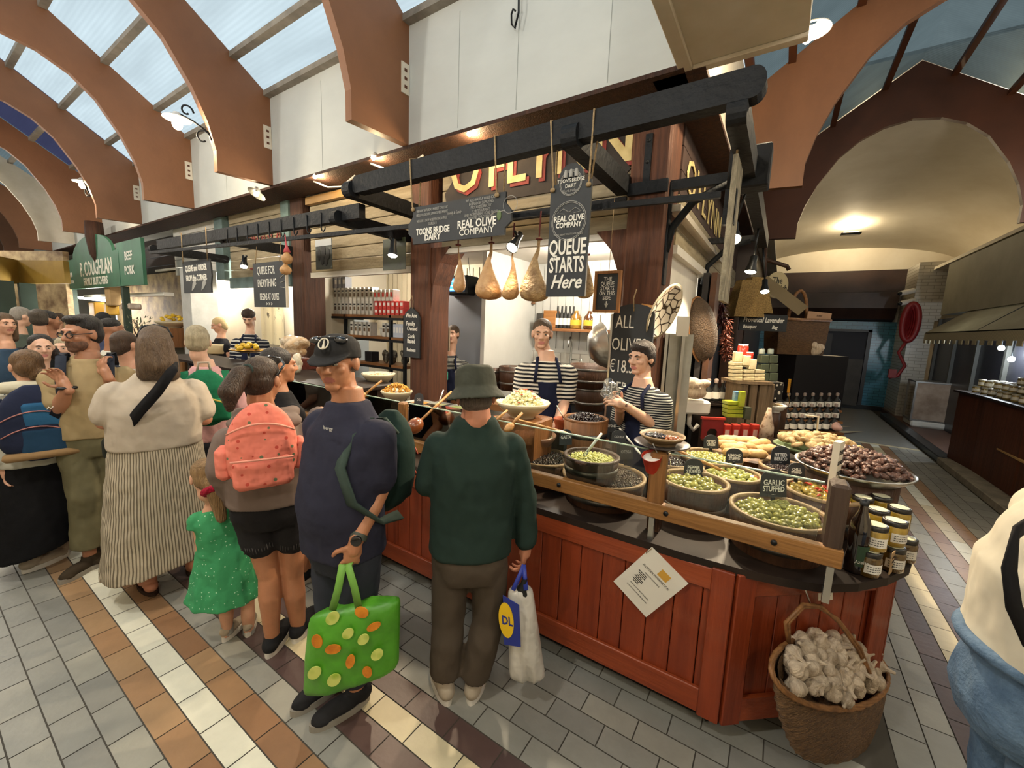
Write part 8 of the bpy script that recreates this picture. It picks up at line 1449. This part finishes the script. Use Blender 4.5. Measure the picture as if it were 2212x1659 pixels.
# ---------- woman with striped skirt
P = Fig(2.55,(336,745),(332,824),(340,985),180,hyaw=178,k=1.05,sw=.185,W=(.215,.205,.205,.225),D=(.17,.17,.16,.1),skin=SK_RUDDY,hw=.1)
P.arms(L=((226,912,.0),(262,905,.25)),R=((442,905,.0),(415,870,.25))).legs(L=((320,1110,.02),(322,1238,.0),195),R=((400,1090,.1),(414,1200,.12),170))
P.body('woman in an oatmeal tee and long striped skirt with a black shoulder strap',{'L': dict(dr=FH+RH,nr=UP,curl=.4),'R': dict(dr=FH-RH,nr=UP,curl=.4)},voxel=.0075,feet=True)
P.shirt(c_whitey,hem=.17,sleeve=.62,g=.02,loose=1.,name='tee_shirt',sg=.03,top=1.115)
sk_m = stripes('ticking_stripe','#b5aa95','#6a6152','X',15,.6,radial=True)
def skirt(mb,P=P):
    rings = []; A = P.J(338,942); B_ = P.J(350,1205); wa,wb = .224,.3
    for i in range(9):
        f = i/8; c = A.lerp(B_,f); w = wa+(wb-wa)*f**.8; dz = (RH*.0+UP*.06)*f
        rings.append([c+P.R*w*math.cos(q)*(1+.035*f*math.sin(7*q))+P.F*w*.8*math.sin(q)*(1+.05*f*math.sin(5*q))+UP*.055*f*math.cos(q) for q in np.linspace(0,2*PI,44,endpoint=False)])
    mb.loft(rings)
P.wear('skirt',sk_m,skirt,.009,3); h_lb = hair_mat('light_brown','#6d563f','#493625')
P.hair(h_lb,HB['skull']+HB['back']+[((0,-.06,.0),(0,-.08,-.12),.095,.1),((-.04,-.06,-.08),(-.05,-.085,-.17),.06,.05),((.05,-.06,-.08),(.07,-.08,-.18),.06,.045)],.008)
b = M(); b.tube([P.hp_(-.085,0,.05),P.hp_(-.06,.04,.11),P.hp_(0,.06,.125),P.hp_(.06,.04,.11),P.hp_(.085,0,.05)],.006,6); b.build('hair_band',dark_metal,P.root)
def flip(mb,P=P):
    for n in P.leg: pass
for n in P.leg:
    b = M(); N = P.leg[n][1]; f = P.foot_dir(n); x = f.cross(UP); b.prism([(.045*math.cos(a),.06+.14*math.sin(a)) for a in np.linspace(0,2*PI,20,endpoint=False)],Vector((N.x,N.y,.012)),x,f,.024); b.build('sandal',cloth('dark_sandal','#3a2a22'),P.root); b = M(); b.tube([Vector((N.x,N.y,.03))+x*.045+f*.02,Vector((N.x,N.y,.085))+f*.06,Vector((N.x,N.y,.03))-x*.045+f*.02],.008,6); b.build('sandal_strap',cloth('dark_sandal','#3a2a22'),P.root)
t = thing('shoulder_bag','black shoulder bag hanging at the hip of the woman in the striped skirt','bag',V(250,1000,2.5)); b = M(); pts = [V(382,792,2.5),V(372,800,2.36),V(340,845,2.36),(V(300,890,2.34)),V(268,932,2.36),V(258,950,2.4)]; strap_(b,pts,-FH,.06,.01); b.build('strap',cloth('black_strap','#151416'),t)
mb = M(); mb.box(V(246,968,2.42),(.12,.1,.16),None,.03); put(remesh(mb,.01,3),'pouch',cloth('dark_bag','#23251f'),t); b = M(); b.tube([V(262,938,2.37)+UP*.02*math.sin(q)+RH*.02*math.cos(q) for q in np.linspace(0,6.28,12)],.004,6,closed=True); b.build('buckle',metal,t)
# ---------- man in the beige polo
P = Fig(2.8,(178,722),(192,792),(200,940),-8,hyaw=-52,k=1.0,sw=.172,W=(.16,.155,.172,.19),D=(.12,.115,.125,.09),skin=SK_DARK,hp=4,hh=.235)
P.arms(L=((128,882,-.08),(145,838,-.2)),R=((262,880,-.05),(232,812,-.18))).legs(L=((186,1070,-.05),(192,1180,-.02),-45),R=((226,1060,.05),(222,1160,.12),-20))
P.body('bearded man in a beige polo and khaki trousers facing left, glasses on',{'L': dict(dr=UP*.8-RH*.5,nr=-FH+RH*.3,side=1,curl=.55),'R': dict(dr=UP-RH*.4,nr=FH,side=-1,curl=.7)},voxel=.0058,nose=1.03)
P.shirt(c_beige,hem=.0,sleeve=.8,g=.018,loose=.8,name='polo_shirt',sg=.018,top=1.115); P.trousers(c_khaki,1.98,(.02,.035,.06)); P.shoes(cloth('brown_shoe','#3d3428'),c_sole_b)
h_dk = hair_mat('near_black','#231c18','#120e0c'); P.hair(h_dk,[((0,-.024,.052),(.08,.095,.082)),((0,.04,.1),(.06,.045,.028))]+HB['back'],.007); P.brows(h_dk)
P.hair(mat('stubble','#4b3529',.8,c2='#6b4a38',s=60),[((0,.042,-.06),(.0625,.052,.052)),((0,.066,-.092),(.034,.027,.024))],.006,'beard')
b = M()
for sx in (-1,1): b.tube([P.hp_(sx*.032+.024*math.cos(q),.1,.002+.018*math.sin(q)) for q in np.linspace(0,6.28,16)],.003,6,closed=True); b.tube([P.hp_(sx*.056,.098,.008),P.hp_(sx*.082,.0,.01)],.003,6)
b.tube([P.hp_(-.009,.104,.004),P.hp_(.009,.104,.004)],.003,6); b.build('glasses',dark_metal,P.root)
def collar(mb):
    for sx in (-1,1): c0 = P.P.lerp(P.S,1.1)+P.lat*sx*.055; mb.caps(c0-P.front*.03+UP*.01,c0+P.front*.06-UP*.03+P.lat*sx*.02,.022,.02,10)
    mb.tube([P.P.lerp(P.S,1.12)+P.lat*.072*math.cos(a)-P.front*.072*math.sin(a) for a in np.linspace(-.2,PI+.2,9)],.018,8)
P.wear('collar',c_beige,collar,.007,2)
b = M(); b.tube([P.arm['L'][1]+P.lat*.034*math.cos(q)-FH*.03*math.sin(q) for q in np.linspace(0,6.28,14)],.01,6,closed=True); b.build('watch',dark_metal,P.root)
t = thing('backpack','dark straps of a rucksack worn by the man in the beige polo','backpack',P.S-P.front*.15-UP*.3); st = cloth('slate_strap','#2a2f3a')
for sx in (-1,1): c = P.S+P.lat*sx*.115; b = M(); strap_(b,[c-P.front*.13+UP*.0,c+UP*.09-P.front*.03,c+UP*.075+P.front*.07,c+P.front*.145-UP*.05,c+P.front*.165-UP*.2,c+P.lat*sx*.06+P.front*.1-UP*.33],P.front); b.build('strap',st,t)
mb = M(); mb.box(P.S-P.front*.22-UP*.2,(.3,.16,.42),Matrix((P.lat,P.front,UP)).transposed(),.05); put(remesh(mb,.012,3),'body',st,t)
# ---------- woman with the blue backpack
P = Fig(2.75,(56,792),(76,848),(78,990),180,hyaw=200,k=.95,sw=.155,W=(.165,.15,.16,.178),D=(.12,.11,.12,.09),skin=SK_FAIR,hh=.22)
P.arms(L=((-14,940,-.02),(10,1012,-.05)),R=((150,935,.02),(140,1010,.0))).legs(L=((62,1100,0),(68,1192,.0),120),R=((122,1085,.1),(132,1150,.15),170))
P.body('woman with pinned up hair and long black skirt carrying a blue backpack',{'L': dict(dr=-UP+RH*.3,nr=RH,curl=.5),'R': dict(dr=-UP,nr=RH,curl=.5)},voxel=.0075)
P.shirt(cloth('pale_jacket','#b3b1a4','#a2a195'),hem=-.05,sleeve=1.8,g=.025,loose=.9,name='jacket',sg=.025,top=1.115); P.wear('hood',cloth('cream_hood','#cbc4ad','#b9b29b'),lambda mb: mb.tube([P.S+UP*.05+P.lat*.15*math.cos(a)-P.front*(.04+.06*math.sin(a)) for a in np.linspace(0,PI,9)],[.03,.038,.042,.045,.045,.045,.042,.038,.03],10),.009)
def bsk(mb):
    A,B_ = P.J(78,975),P.J(80,1180,.03)
    mb.loft([[A.lerp(B_,f)+P.R*(.17+.045*f)*math.cos(q)*(1+.04*f*math.sin(6*q))+P.F*(.13+.08*f)*math.sin(q)+UP*.05*f*math.cos(q) for q in np.linspace(0,2*PI,32,endpoint=False)] for f in np.linspace(0,1,7)])
P.wear('skirt',c_blackskirt,bsk,.01); P.shoes(c_shoe_w,c_sole); P.hair(hair_mat('honey_brown','#7a5b3a','#553b22'),HB['skull']+HB['back']+[((.02,-.1,-.05),(.055,.045,.045)),((-.03,-.09,.0),(.05,.04,.06))],.007)
bk = -P.front; nb1 = cloth('navy_pack','#20263a','#262c42'); nb2 = cloth('blue_pocket','#2d5f85','#264f72'); tan = cloth('tan_trim','#8f7350')
R0 = P.J(79,908,-.14); t = backpack('blue two tone backpack with tan trim on the woman in the black skirt',R0,P.R,UP,-P.F,.36,.5,.17,nb1,pocket=[(.04,.06,.2,.16,.04,nb2),(.04,-.11,.24,.18,.05,cloth('deep_blue','#24425e')),(.02,-.2,.36,.05,.1,tan)],zip_m=mat('pink_zip','#a8706a',.7),straps=[[P.sh['L']+bk*.12,P.sh['L']+UP*.09+P.lat*.05,P.sh['L']+P.front*.1+P.lat*.05]],sm=nb1)
b = M(); q = R0+P.R*.07+UP*.105-P.F*.2; b.tube([q+P.R*x+UP*z for x,z in ((-.022,-.006),(-.012,.01),(-.004,-.002),(.006,.01),(.014,-.001),(.022,-.004))],.003,6); b.build('emblem',chalk,t)
b = M(); strap_(b,[V(8,1012,2.68),V(28,1050,2.66),V(40,1090,2.66)],-FH,.04,.006); one(b,'dangling_strap',tan,'tan strap dangling from the hand of the woman in the black skirt','strap')
# ---------- other people in the queue and crowd
def extra(label,d,head,sh,hip,yaw,hyaw,skin,hm,top,prims=None,sleeve=.7,k=1.,hp=0,bottom=None,arms=True,ar=None,W=(.165,.145,.16,.178),hh=.225,vox=.011,brow=True,tname='shirt',group=None,legs=False):
    P = Fig(d,head,sh,hip,yaw,hyaw=hyaw,k=k,W=W,skin=skin,hp=hp,hh=hh)
    if ar: P.arms(**ar)
    elif arms:
        for n,sx in (('L',-1),('R',1)): e = P.sh[n]-UP*.29*k+P.lat*sx*.05-P.front*.02; P.arm[n] = [e,e-UP*.16*k+P.front*.19*k-P.lat*sx*.03]
    for n,sx in (('L',-1),('R',1)): P.leg[n] = [P.hip[n]*.5+Vector((P.hip[n].x,P.hip[n].y,.05))*.5,Vector((P.hip[n].x,P.hip[n].y,.09)),(yaw+180) % 360-180]
    P.body(label,{n: dict(dr=(P.front-UP*.3),nr=-UP,curl=.4) for n in P.arm},voxel=vox,name='person',hgroup=group); P.shirt(top,hem=-.08,sleeve=sleeve,loose=.7,voxel=.012,name=tname)
    P.trousers(bottom or c_jean_d,1.97,voxel=.013); P.hair(hm,prims or (HB['skull']+HB['back']),.009)
    if brow: P.brows(hm)
    return P
h_gry = hair_mat('silver','#a39c92','#7d776e'); h_wht = hair_mat('white_blond','#c2b596','#978a6d'); dk_tee = cloth('dark_tee','#26282a'); grn_tee = cloth('grey_green_tee','#4d554c'); pink_t = cloth('pale_pink_tee','#c79a9a','#b88b8b')
long_h = HB['skull']+HB['back']+[((-.075,-.02,.02),(-.075,-.03,-.16),.035,.035),((.075,-.02,.02),(.075,-.03,-.16),.035,.035),((0,-.06,0),(0,-.07,-.15),.07,.07)]
E1 = extra('short haired woman in a pale pink tee wearing a green backpack',3.15,(428,740),(443,806),(448,940),182,172,SK_PALE,h_wht,pink_t,HB['skull']+[((0,-.045,.0),(.08,.066,.075)),((0,-.03,.08),(.07,.07,.06))],vox=.009,W=(.17,.16,.17,.185))
gp = cloth('green_pack','#1f6f4c','#195c3f',bump=.7); bk = -E1.front; t = backpack('bright green backpack on the short haired woman in pink',E1.J(444,856,-.15),E1.R,UP,-E1.F,.32,.42,.16,gp,pocket=[(.02,-.08,.26,.18,.06,gp)],straps=[[E1.sh[n]*.75+E1.S*.25+bk*.14-UP*.08,E1.sh[n]*.75+E1.S*.25+UP*.075+bk*.03,E1.sh[n]*.8+E1.S*.2+UP*.03+E1.front*.1] for n in 'LR'],sm=gp,handle=cloth('cream_loop','#b9aa98'))
b = M(); b.tube([V(402+88*x,856+16*x*x,2.82) for x in np.linspace(0,1,8)],.006,6); b.build('yellow_piping',mat('yellow_trim','#b5a545',.7),t)
E2 = extra('dark haired woman in profile leaning in beyond the mauve hoodie',2.6,(603,790),(600,862),(612,1010),120,105,SK_TAN,h_dk,cloth('black_vest','#1b1a1c'),HB['skull']+HB['back']+[((0,-.1,.0),(.04,.04,.04))],sleeve=.1,vox=.008,bottom=c_denim_k)
bpy.data.objects.remove(next(c for c in E2.root.children if c.name.startswith('trousers'))); E2.leg['L'] = [E2.J(648,1150),E2.J(662,1245),120]; E2.leg['R'] = [E2.J(690,1150),E2.J(690,1262),110]
bo_ = next(c for c in E2.root.children if c.name.startswith('body')); mb = M(); E2.head(mb); E2.torso(mb,-.26,1.22)
for n in E2.arm: E2.limb_arm(mb,n); mb.ell(E2.sh[n],.06)
for n in 'LR': E2.limb_leg(mb,n); E2.foot(mb,n)
me = remesh(mb,.008,3); off_ = _wl(E2.root); bpy.data.objects.remove(bo_); put(me,'body',SK_TAN,E2.root); E2.trousers(c_denim_k,.6,name='shorts'); E2.shoes(c_shoe_k,c_sole)
extra('dark haired woman looking to camera from behind the blue backpack',3.7,(90,752),(88,838),(88,980),5,8,SK_PALE,h_dk,cloth('dark_top','#22201f'),[((0,-.03,.055),(.085,.09,.08)),((0,-.05,.0),(.088,.06,.08)),((-.085,-.02,-.06),(.035,.045,.07)),((.085,-.02,-.06),(.035,.045,.07))],vox=.009)
extra('fair haired woman half hidden behind the beige polo',4.1,(140,752),(146,822),(146,960),-20,-25,SK_PALE,h_wht,cloth('mint_top','#b9c9b4'),vox=.012)
extra('brown haired woman with a clip in her hair beside the beige polo',3.5,(273,745),(283,812),(283,950),150,130,SK_FAIR,hair_mat('brown','#4d3826','#33231a'),c_whitey,HB['skull']+HB['back']+[((0,-.07,-.03),(.06,.05,.06))],vox=.011)
extra('man with dark undercut hair and a white collar behind the polo',4.3,(243,712),(243,772),(243,900),130,110,SK_DARK,h_dk,cloth('white_collar_shirt','#d3cfc2'),[((0,-.02,.055),(.078,.094,.07))],vox=.012)
extra('person in a dark cap far behind the man with glasses',5.4,(224,694),(226,745),(226,850),170,170,SK_DARK,c_cap,cloth('slate_blue','#3e4660'),vox=.014)
extra('silver haired man in a grey green tee bending away in the crowd',5.2,(48,684),(42,735),(36,850),150,110,SK_PALE,h_gry,grn_tee,hp=15,vox=.013,W=(.19,.19,.19,.22))
E3 = extra('man with cropped hair and a black rucksack in the crowd',4.7,(84,690),(90,748),(92,880),180,178,SK_FAIR,hair_mat('cropped','#4d4236','#352d25'),dk_tee,vox=.012)
backpack('black rucksack on the crop haired man in the crowd',E3.J(98,775,-.18),E3.R,UP,-E3.F,.42,.42,.2,cloth('black_pack','#1a1b1c'))
extra('dark haired person in profile beside the crop haired man',5.0,(106,692),(112,745),(112,870),110,100,SK_DARK,h_dk,cloth('grey_top','#6c6a64'),vox=.013)
extra('woman with a fringe in a blue dress at the far left of the crowd',4.3,(10,700),(14,768),(14,900),20,25,SK_FAIR,h_lb,cloth('denim_blue','#33475c'),long_h,sleeve=.12,vox=.011,tname='dress')
extra('person in a straw coloured top deep in the left aisle',7.5,(128,690),(130,725),(130,800),175,170,SK_FAIR,h_br,cloth('straw','#a08a60'),vox=.016); extra('person in a charcoal jacket deep in the left aisle',8.5,(20,690),(22,722),(22,790),175,160,SK_FAIR,h_dk,cloth('charcoal','#35353a'),vox=.016)
# ---------- stall staff
def apron(P,m_,top=.74,bot=-.6,w=.165):
    def f(mb):
        rings = []
        for i in range(8):
            q = bot+(top-bot)*i/7; c = P.P.lerp(P.S,q); kw = np.interp(q,[bot,0,.4,.45,top],[1.25,1.25,1.15,.8,.62]); dd_ = np.interp(q,[-.6,0,.34,.68,.8],[P.D[0],P.D[0],P.D[1],P.D[2],P.D[2]*.95])+.034
            ring = [c+P.lat*w*kw*x+P.front*(dd_-.085*x*x*kw) for x in np.linspace(-1,1,9)]; ring += [p-P.front*.016 for p in ring[::-1]]; rings.append(ring)
        mb.loft(rings)
    ap = P.wear('apron',m_,f,.007,2)
    for sx in (-1,1): b = M(); c = P.P.lerp(P.S,top); b.tube([c+P.lat*sx*w*.6+P.front*(P.D[2]+.02),P.P.lerp(P.S,.95)+P.lat*sx*.085+P.front*(P.D[2]*.85+.02),P.P.lerp(P.S,1.09)+P.lat*sx*.075+P.front*.03,P.P.lerp(P.S,1.12)-P.front*.07],.013,8); e = b.build('neck_strap',m_,P.root); e.parent = ap
P = Fig(3.25,(1171,722),(1181,786),(1180,918),4,hyaw=0,k=1.0,sw=.168,W=(.16,.145,.165,.182),D=(.11,.105,.12,.09),skin=SK_PALE,hh=.226,hp=3)
P.arms(L=((1126,860,-.05),(1128,915,-.2)),R=((1222,862,-.05),(1200,925,-.25))); P.leg = {n: [P.hip[n]-UP*.45,Vector((P.hip[n].x,P.hip[n].y,.09)),0] for n in 'LR'}
P.body('man in a black and white striped tee and navy apron behind the counter',{'L': dict(dr=-UP-FH*.5,nr=FH,curl=.3),'R': dict(dr=-UP-FH*.5,nr=FH,curl=.3)},voxel=.005); P.shirt(br_stripe,-.05,.86,.016,.6,'striped_tee',.024,1.05); P.trousers(c_jean_d); apron(P,c_navyapron)
h_tw = hair_mat('tousled_brown','#5f4933','#3e2e20'); P.hair(h_tw,[((0,-.022,.05),(.079,.094,.078)),((-.05,-.09,.0),(.03,.03,.03))]+HB['back'],.006); P.brows(h_tw)
P = Fig(2.82,(1386,774),(1389,842),(1392,965),-38,hyaw=-36,k=.93,sw=.15,W=(.16,.138,.152,.168),D=(.11,.1,.115,.085),skin=SK_PALE,hh=.222,hp=3)
P.arms(R=((1424,925,-.08),(1350,876,-.26)),L=((1340,915,.08),(1338,880,-.18))); P.leg = {n: [P.hip[n]-UP*.42,Vector((P.hip[n].x,P.hip[n].y,.09)),-38] for n in 'LR'}
P.body('woman with short dark hair, striped tee and navy apron bagging olives',{'R': dict(dr=-RH+UP*.35,nr=FH*.6-UP*.5,side=1,curl=.6),'L': dict(dr=-RH*.5+UP*.6,nr=RH*.4-FH*.6,side=-1,curl=.7)},voxel=.0045); P.shirt(br_fine,-.05,.95,.018,.7,'striped_tee',.026,1.05); P.trousers(c_jean_d); apron(P,c_navyapron)
h_sd = hair_mat('dark_crop','#2c211b','#17110e'); P.hair(h_sd,[((0,-.02,.05),(.082,.096,.08)),((0,.03,.082),(.07,.058,.042)),((0,-.05,-.01),(.078,.06,.07)),((.07,-.02,.02),(.02,.045,.045)),((-.07,-.02,.02),(.02,.045,.045))],.006); P.brows(h_sd)
ww = P.arm['R'][1]; b = M(); b.tube([ww+UP*.004-FH*.03+RH*.0+(RH*.006*math.cos(q)+UP*.006*math.sin(q)) for q in np.linspace(0,6,12)],.002,4); b.tube([ww-FH*.032+UP*.012,ww-FH*.03+UP*.02+RH*.014],.002,4); b.build('tattoo',dark_metal,P.root)
sp_ = V(1318,850,2.5); t = thing('clear_bag','crumpled clear plastic bag held up by the woman server','bag',sp_); mb = M()
for i in range(9): mb.ell(sp_+RH*random.uniform(-.03,.03)+UP*random.uniform(-.01,.07)+FH*random.uniform(-.02,.02),(.03,.012,.035),8,6,Matrix.Rotation(random.uniform(0,3),3,'Y'))
put(remesh(mb,.006,1),'bag',glass('clear_bag',(.88,.9,.9),.5,.2),t)
E4 = extra('young man in a navy striped shirt working at the left bay',5.9,(538,688),(540,730),(540,800),-10,-18,SK_PALE,hair_mat('curly_brown','#3d2c20','#261a12'),br_inv,[((0,-.01,.07),(.09,.1,.075))],hp=25,sleeve=1.2,vox=.009); apron(E4,c_navyapron)
E5 = extra('woman in a cream head scarf at the left bay till',6.6,(472,702),(478,738),(478,800),-60,-80,SK_FAIR,cloth('cream_scarf','#c9b48e','#b49f78'),cloth('black_apron_top','#1c1c20'),HB['skull']+HB['back']+[((0,-.06,-.03),(.075,.06,.09))],sleeve=.1,hp=20,vox=.01)
E6 = extra('kitchen worker in a striped shirt and apron behind the second timber post',5.3,(978,722),(974,776),(978,850),-15,-20,SK_PALE,h_tw,br_fine,sleeve=.9,vox=.011); apron(E6,c_navyapron)
extra('person in a dusty pink top far off beside the black cabinet',10.5,(1778,798),(1776,822),(1770,880),170,170,SK_FAIR,h_br,cloth('dusty_pink','#a9807a','#9b736d'),sleeve=1.8,vox=.014,W=(.24,.26,.25,.26))
# ---------- woman at the right edge
P = Fig(1.02,(2430,900),(2400,1105),(2268,1500),120,hyaw=110,k=1.,sw=.165,W=(.19,.16,.165,.18),D=(.17,.14,.14,.09),skin=SK_TAN,hw=.085,belly=.02,poff=.0)
P.arms(R=((2440,1330,-.05),(2500,1400,-.2)),L=((2420,1350,.1),(2500,1430,.2))); P.leg = {n: [P.hip[n]-UP*.43,Vector((P.hip[n].x,P.hip[n].y,.09)),100] for n in 'LR'}
P.body('person in a loose white top and blue jeans leaving at the right edge',{},voxel=.009,face=False); dn = mat('blue_denim','#3b5573',.85,c2='#5b7590',s=9,det=7,bump=.3,bs=80)
P.trousers(dn,1.95,(.014,.016,.02),'jeans',.28,.008); P.shirt(cloth('loose_white','#cfc9b8','#bdb7a5',bs=5),.18,1.3,.035,.8,'top',.04,1.06,.01); P.hair(h_br,HB['skull']+HB['back'],.012)
b = M(); b.tube([P.P.lerp(P.S,.2)+P.lat*.205*math.cos(a)+P.front*.19*math.sin(a) for a in np.linspace(0,6.28,30)],.02,8,closed=True); b.build('waistband',dn,P.root)
t = thing('shoulder_bag','black strap of a shoulder bag over the loose white top at the right edge','bag',V(2200,1330,.95)); b = M(); strap_(b,[V(2235,1120,.98),V(2195,1150,.9),V(2180,1230,.86),V(2190,1310,.85),V(2225,1390,.86),V(2300,1440,.9)],-FH,.03,.008); b.build('strap',cloth('black_strap','#151416'),t); mb = M(); mb.box(V(2320,1480,.9),(.1,.2,.16),None,.03); put(remesh(mb,.012,2),'pouch',cloth('black_strap','#151416'),t)
# ---------------------------------------------------------------- shopping bags
lime = mat('lime_bag','#4f9a22',.45,c2='#3f8119',s=3,bump=.8,bs=7)
def poly_bag(label,tl,tr,br,bl,d,th,m_,rows=9,cols=11,name='shopping_bag',wob=.02,seed=0):
    A,B_,C,D_ = [V(*p,d) for p in (tl,tr,br,bl)]; t = thing(name,label,'bag',(A+B_+C+D_)/4-UP*((A+B_-C-D_).z/4)); nn = (B_-A).cross(D_-A).normalized(); nn = -nn if nn.dot(FH) > 0 else nn; mb = M(); rings = []
    for i in range(rows):
        f = i/(rows-1); L_,R_ = A.lerp(D_,f),B_.lerp(C,f); w = th*(.55+.45*math.sin(PI*min(1,f*1.2+.08)*.75)) if f < .97 else th*.6; rg = []
        for s_ in (1,-1):
            xs_ = np.linspace(0,1,cols); xs_ = xs_ if s_ == 1 else xs_[::-1]
            for x in xs_: rg.append(L_.lerp(R_,float(x))+nn*s_*w*(.35+.65*math.sin(PI*float(x))**.5)+Vector((0,0,1))*0+nn*wob*noise.noise(Vector((x*5+seed,f*5,s_)))*1.)
        rings.append(rg)
    mb.loft(rings,True); me = mb.mesh('b'); o = bpy.data.objects.new('bag',me); COL.objects.link(o); sb = o.modifiers.new('s','SUBSURF'); sb.levels = 1; me2 = bpy.data.meshes.new_from_object(o.evaluated_get(bpy.context.evaluated_depsgraph_get())); bpy.data.objects.remove(o); me2.polygons.foreach_set('use_smooth',[True]*len(me2.polygons)); put(me2,'bag',m_,t); return t,A,B_,C,D_,nn
t,A,B_,C,D_,nn = poly_bag('lime green shopping bag printed with lime and mango slices',(668,1322),(866,1282),(862,1446),(654,1508),1.6,.075,lime)
def on(u,v,e=.0): 
    p = A.lerp(D_,v).lerp(B_.lerp(C,v),u); w = .075*(.55+.45*math.sin(PI*min(1,v*1.2+.08)*.75)); return p+nn*(w*(.35+.65*math.sin(PI*u)**.5)+.004+e)
lime_f = mat('lime_slice','#8fae2e',.45,c2='#c2cc6a',s=22,kind='voronoi',lo=.1,hi=.5); mango = mat('mango_slice','#d88a1e',.45,c2='#b9690f',s=18); lr = mat('lime_rind','#c3cf72',.5)
ux,uy = (B_-A).normalized(),(A-D_).normalized()
for i,(px,py,k,r) in enumerate(((720,1330,'l',17),(780,1318,'m',20),(809,1350,'m',17),(752,1364,'l',14),(688,1381,'m',20),(722,1399,'m',20),(785,1380,'l',14),(760,1427,'m',18),(818,1412,'l',15),(683,1452,'l',17),(723,1468,'l',17),(794,1451,'m',17))):
    best = min(((u,v) for u in np.linspace(.04,.96,40) for v in np.linspace(.03,.97,36)),key=lambda q: (proj(on(*q))[0]-px)**2+(proj(on(*q))[1]-py)**2); c = on(*best,.006); R = r*1.55/FPX; b = M(); a0 = i*.9
    ww_ = 1 if k == 'l' else .62; b.prism([(R*math.cos(q)*ww_*math.cos(a0)-R*math.sin(q)*math.sin(a0),R*math.cos(q)*ww_*math.sin(a0)+R*math.sin(q)*math.cos(a0)) for q in np.linspace(0,2*PI,22,endpoint=False)],c,ux,uy,.004); b.build('printed_lime' if k == 'l' else 'printed_mango',lime_f if k == 'l' else mango,t)
for a_,b_ in ((718,740),(776,752)): b = M(); p = V(a_,1318,1.56); q = V(b_,1222,1.55); strap_(b,[p,p.lerp(q,.5)+RH*.004,q,q+FH*.03+UP*.005],-FH,.03,.006); b.build('handle',mat('lime_handle','#6ea344',.5),t)
wp = mat('white_bag','#c9c6be',.35,c2='#a9a69e',s=4,bump=.9,bs=9,coat=.1)
t,A,B_,C,D_,nn = poly_bag('white plastic carrier bag with a yellow roundel on a blue square',(1096,1268),(1150,1262),(1180,1470),(1100,1468),1.78,.06,wp,seed=3,wob=.03)
bl_ = mat('bag_blue','#1e2f86',.45); ye = mat('bag_yellow','#e0b916',.45); q0 = V(1099,1340,1.715); ux,uy = (RH*.8-FH*.25).normalized(),(UP-RH*.1).normalized()
b = M(); b.prism([(-.03,-.13),(.05,-.12),(.055,.09),(-.02,.12)],q0,ux,uy,.004); b.build('blue_square',bl_,t); b = M(); b.prism([(.036*math.cos(a),.088*math.sin(a)) for a in np.linspace(0,2*PI,26,endpoint=False)],q0-ux*.012-FH*.003,ux,uy,.006); b.build('yellow_roundel',ye,t)
b = M(); text(b,'DL',q0-ux*.008-uy*.02-FH*.007,ux,uy,.06,.001,sx=.7,bold=.002); b.build('lettering',bl_,t)
for s_ in (-1,1): b = M(); p = V(1122+s_*14,1275,1.75); strap_(b,[p,p.lerp(V(1132,1222,1.8),.6),V(1132,1220,1.8)],-FH,.02,.006); b.build('handle',mat('blue_handle','#2a3a9a',.5),t)
b = M(); c = V(1126,1262,1.78); b.lathe(c-UP*.08,[(.035,0),(.036,.05),(.014,.09),(.013,.12)],14,(.15,0,1)); b.build('bottle_neck',mat('dark_glass','#0d0e0c',.08,coat=.8),t)
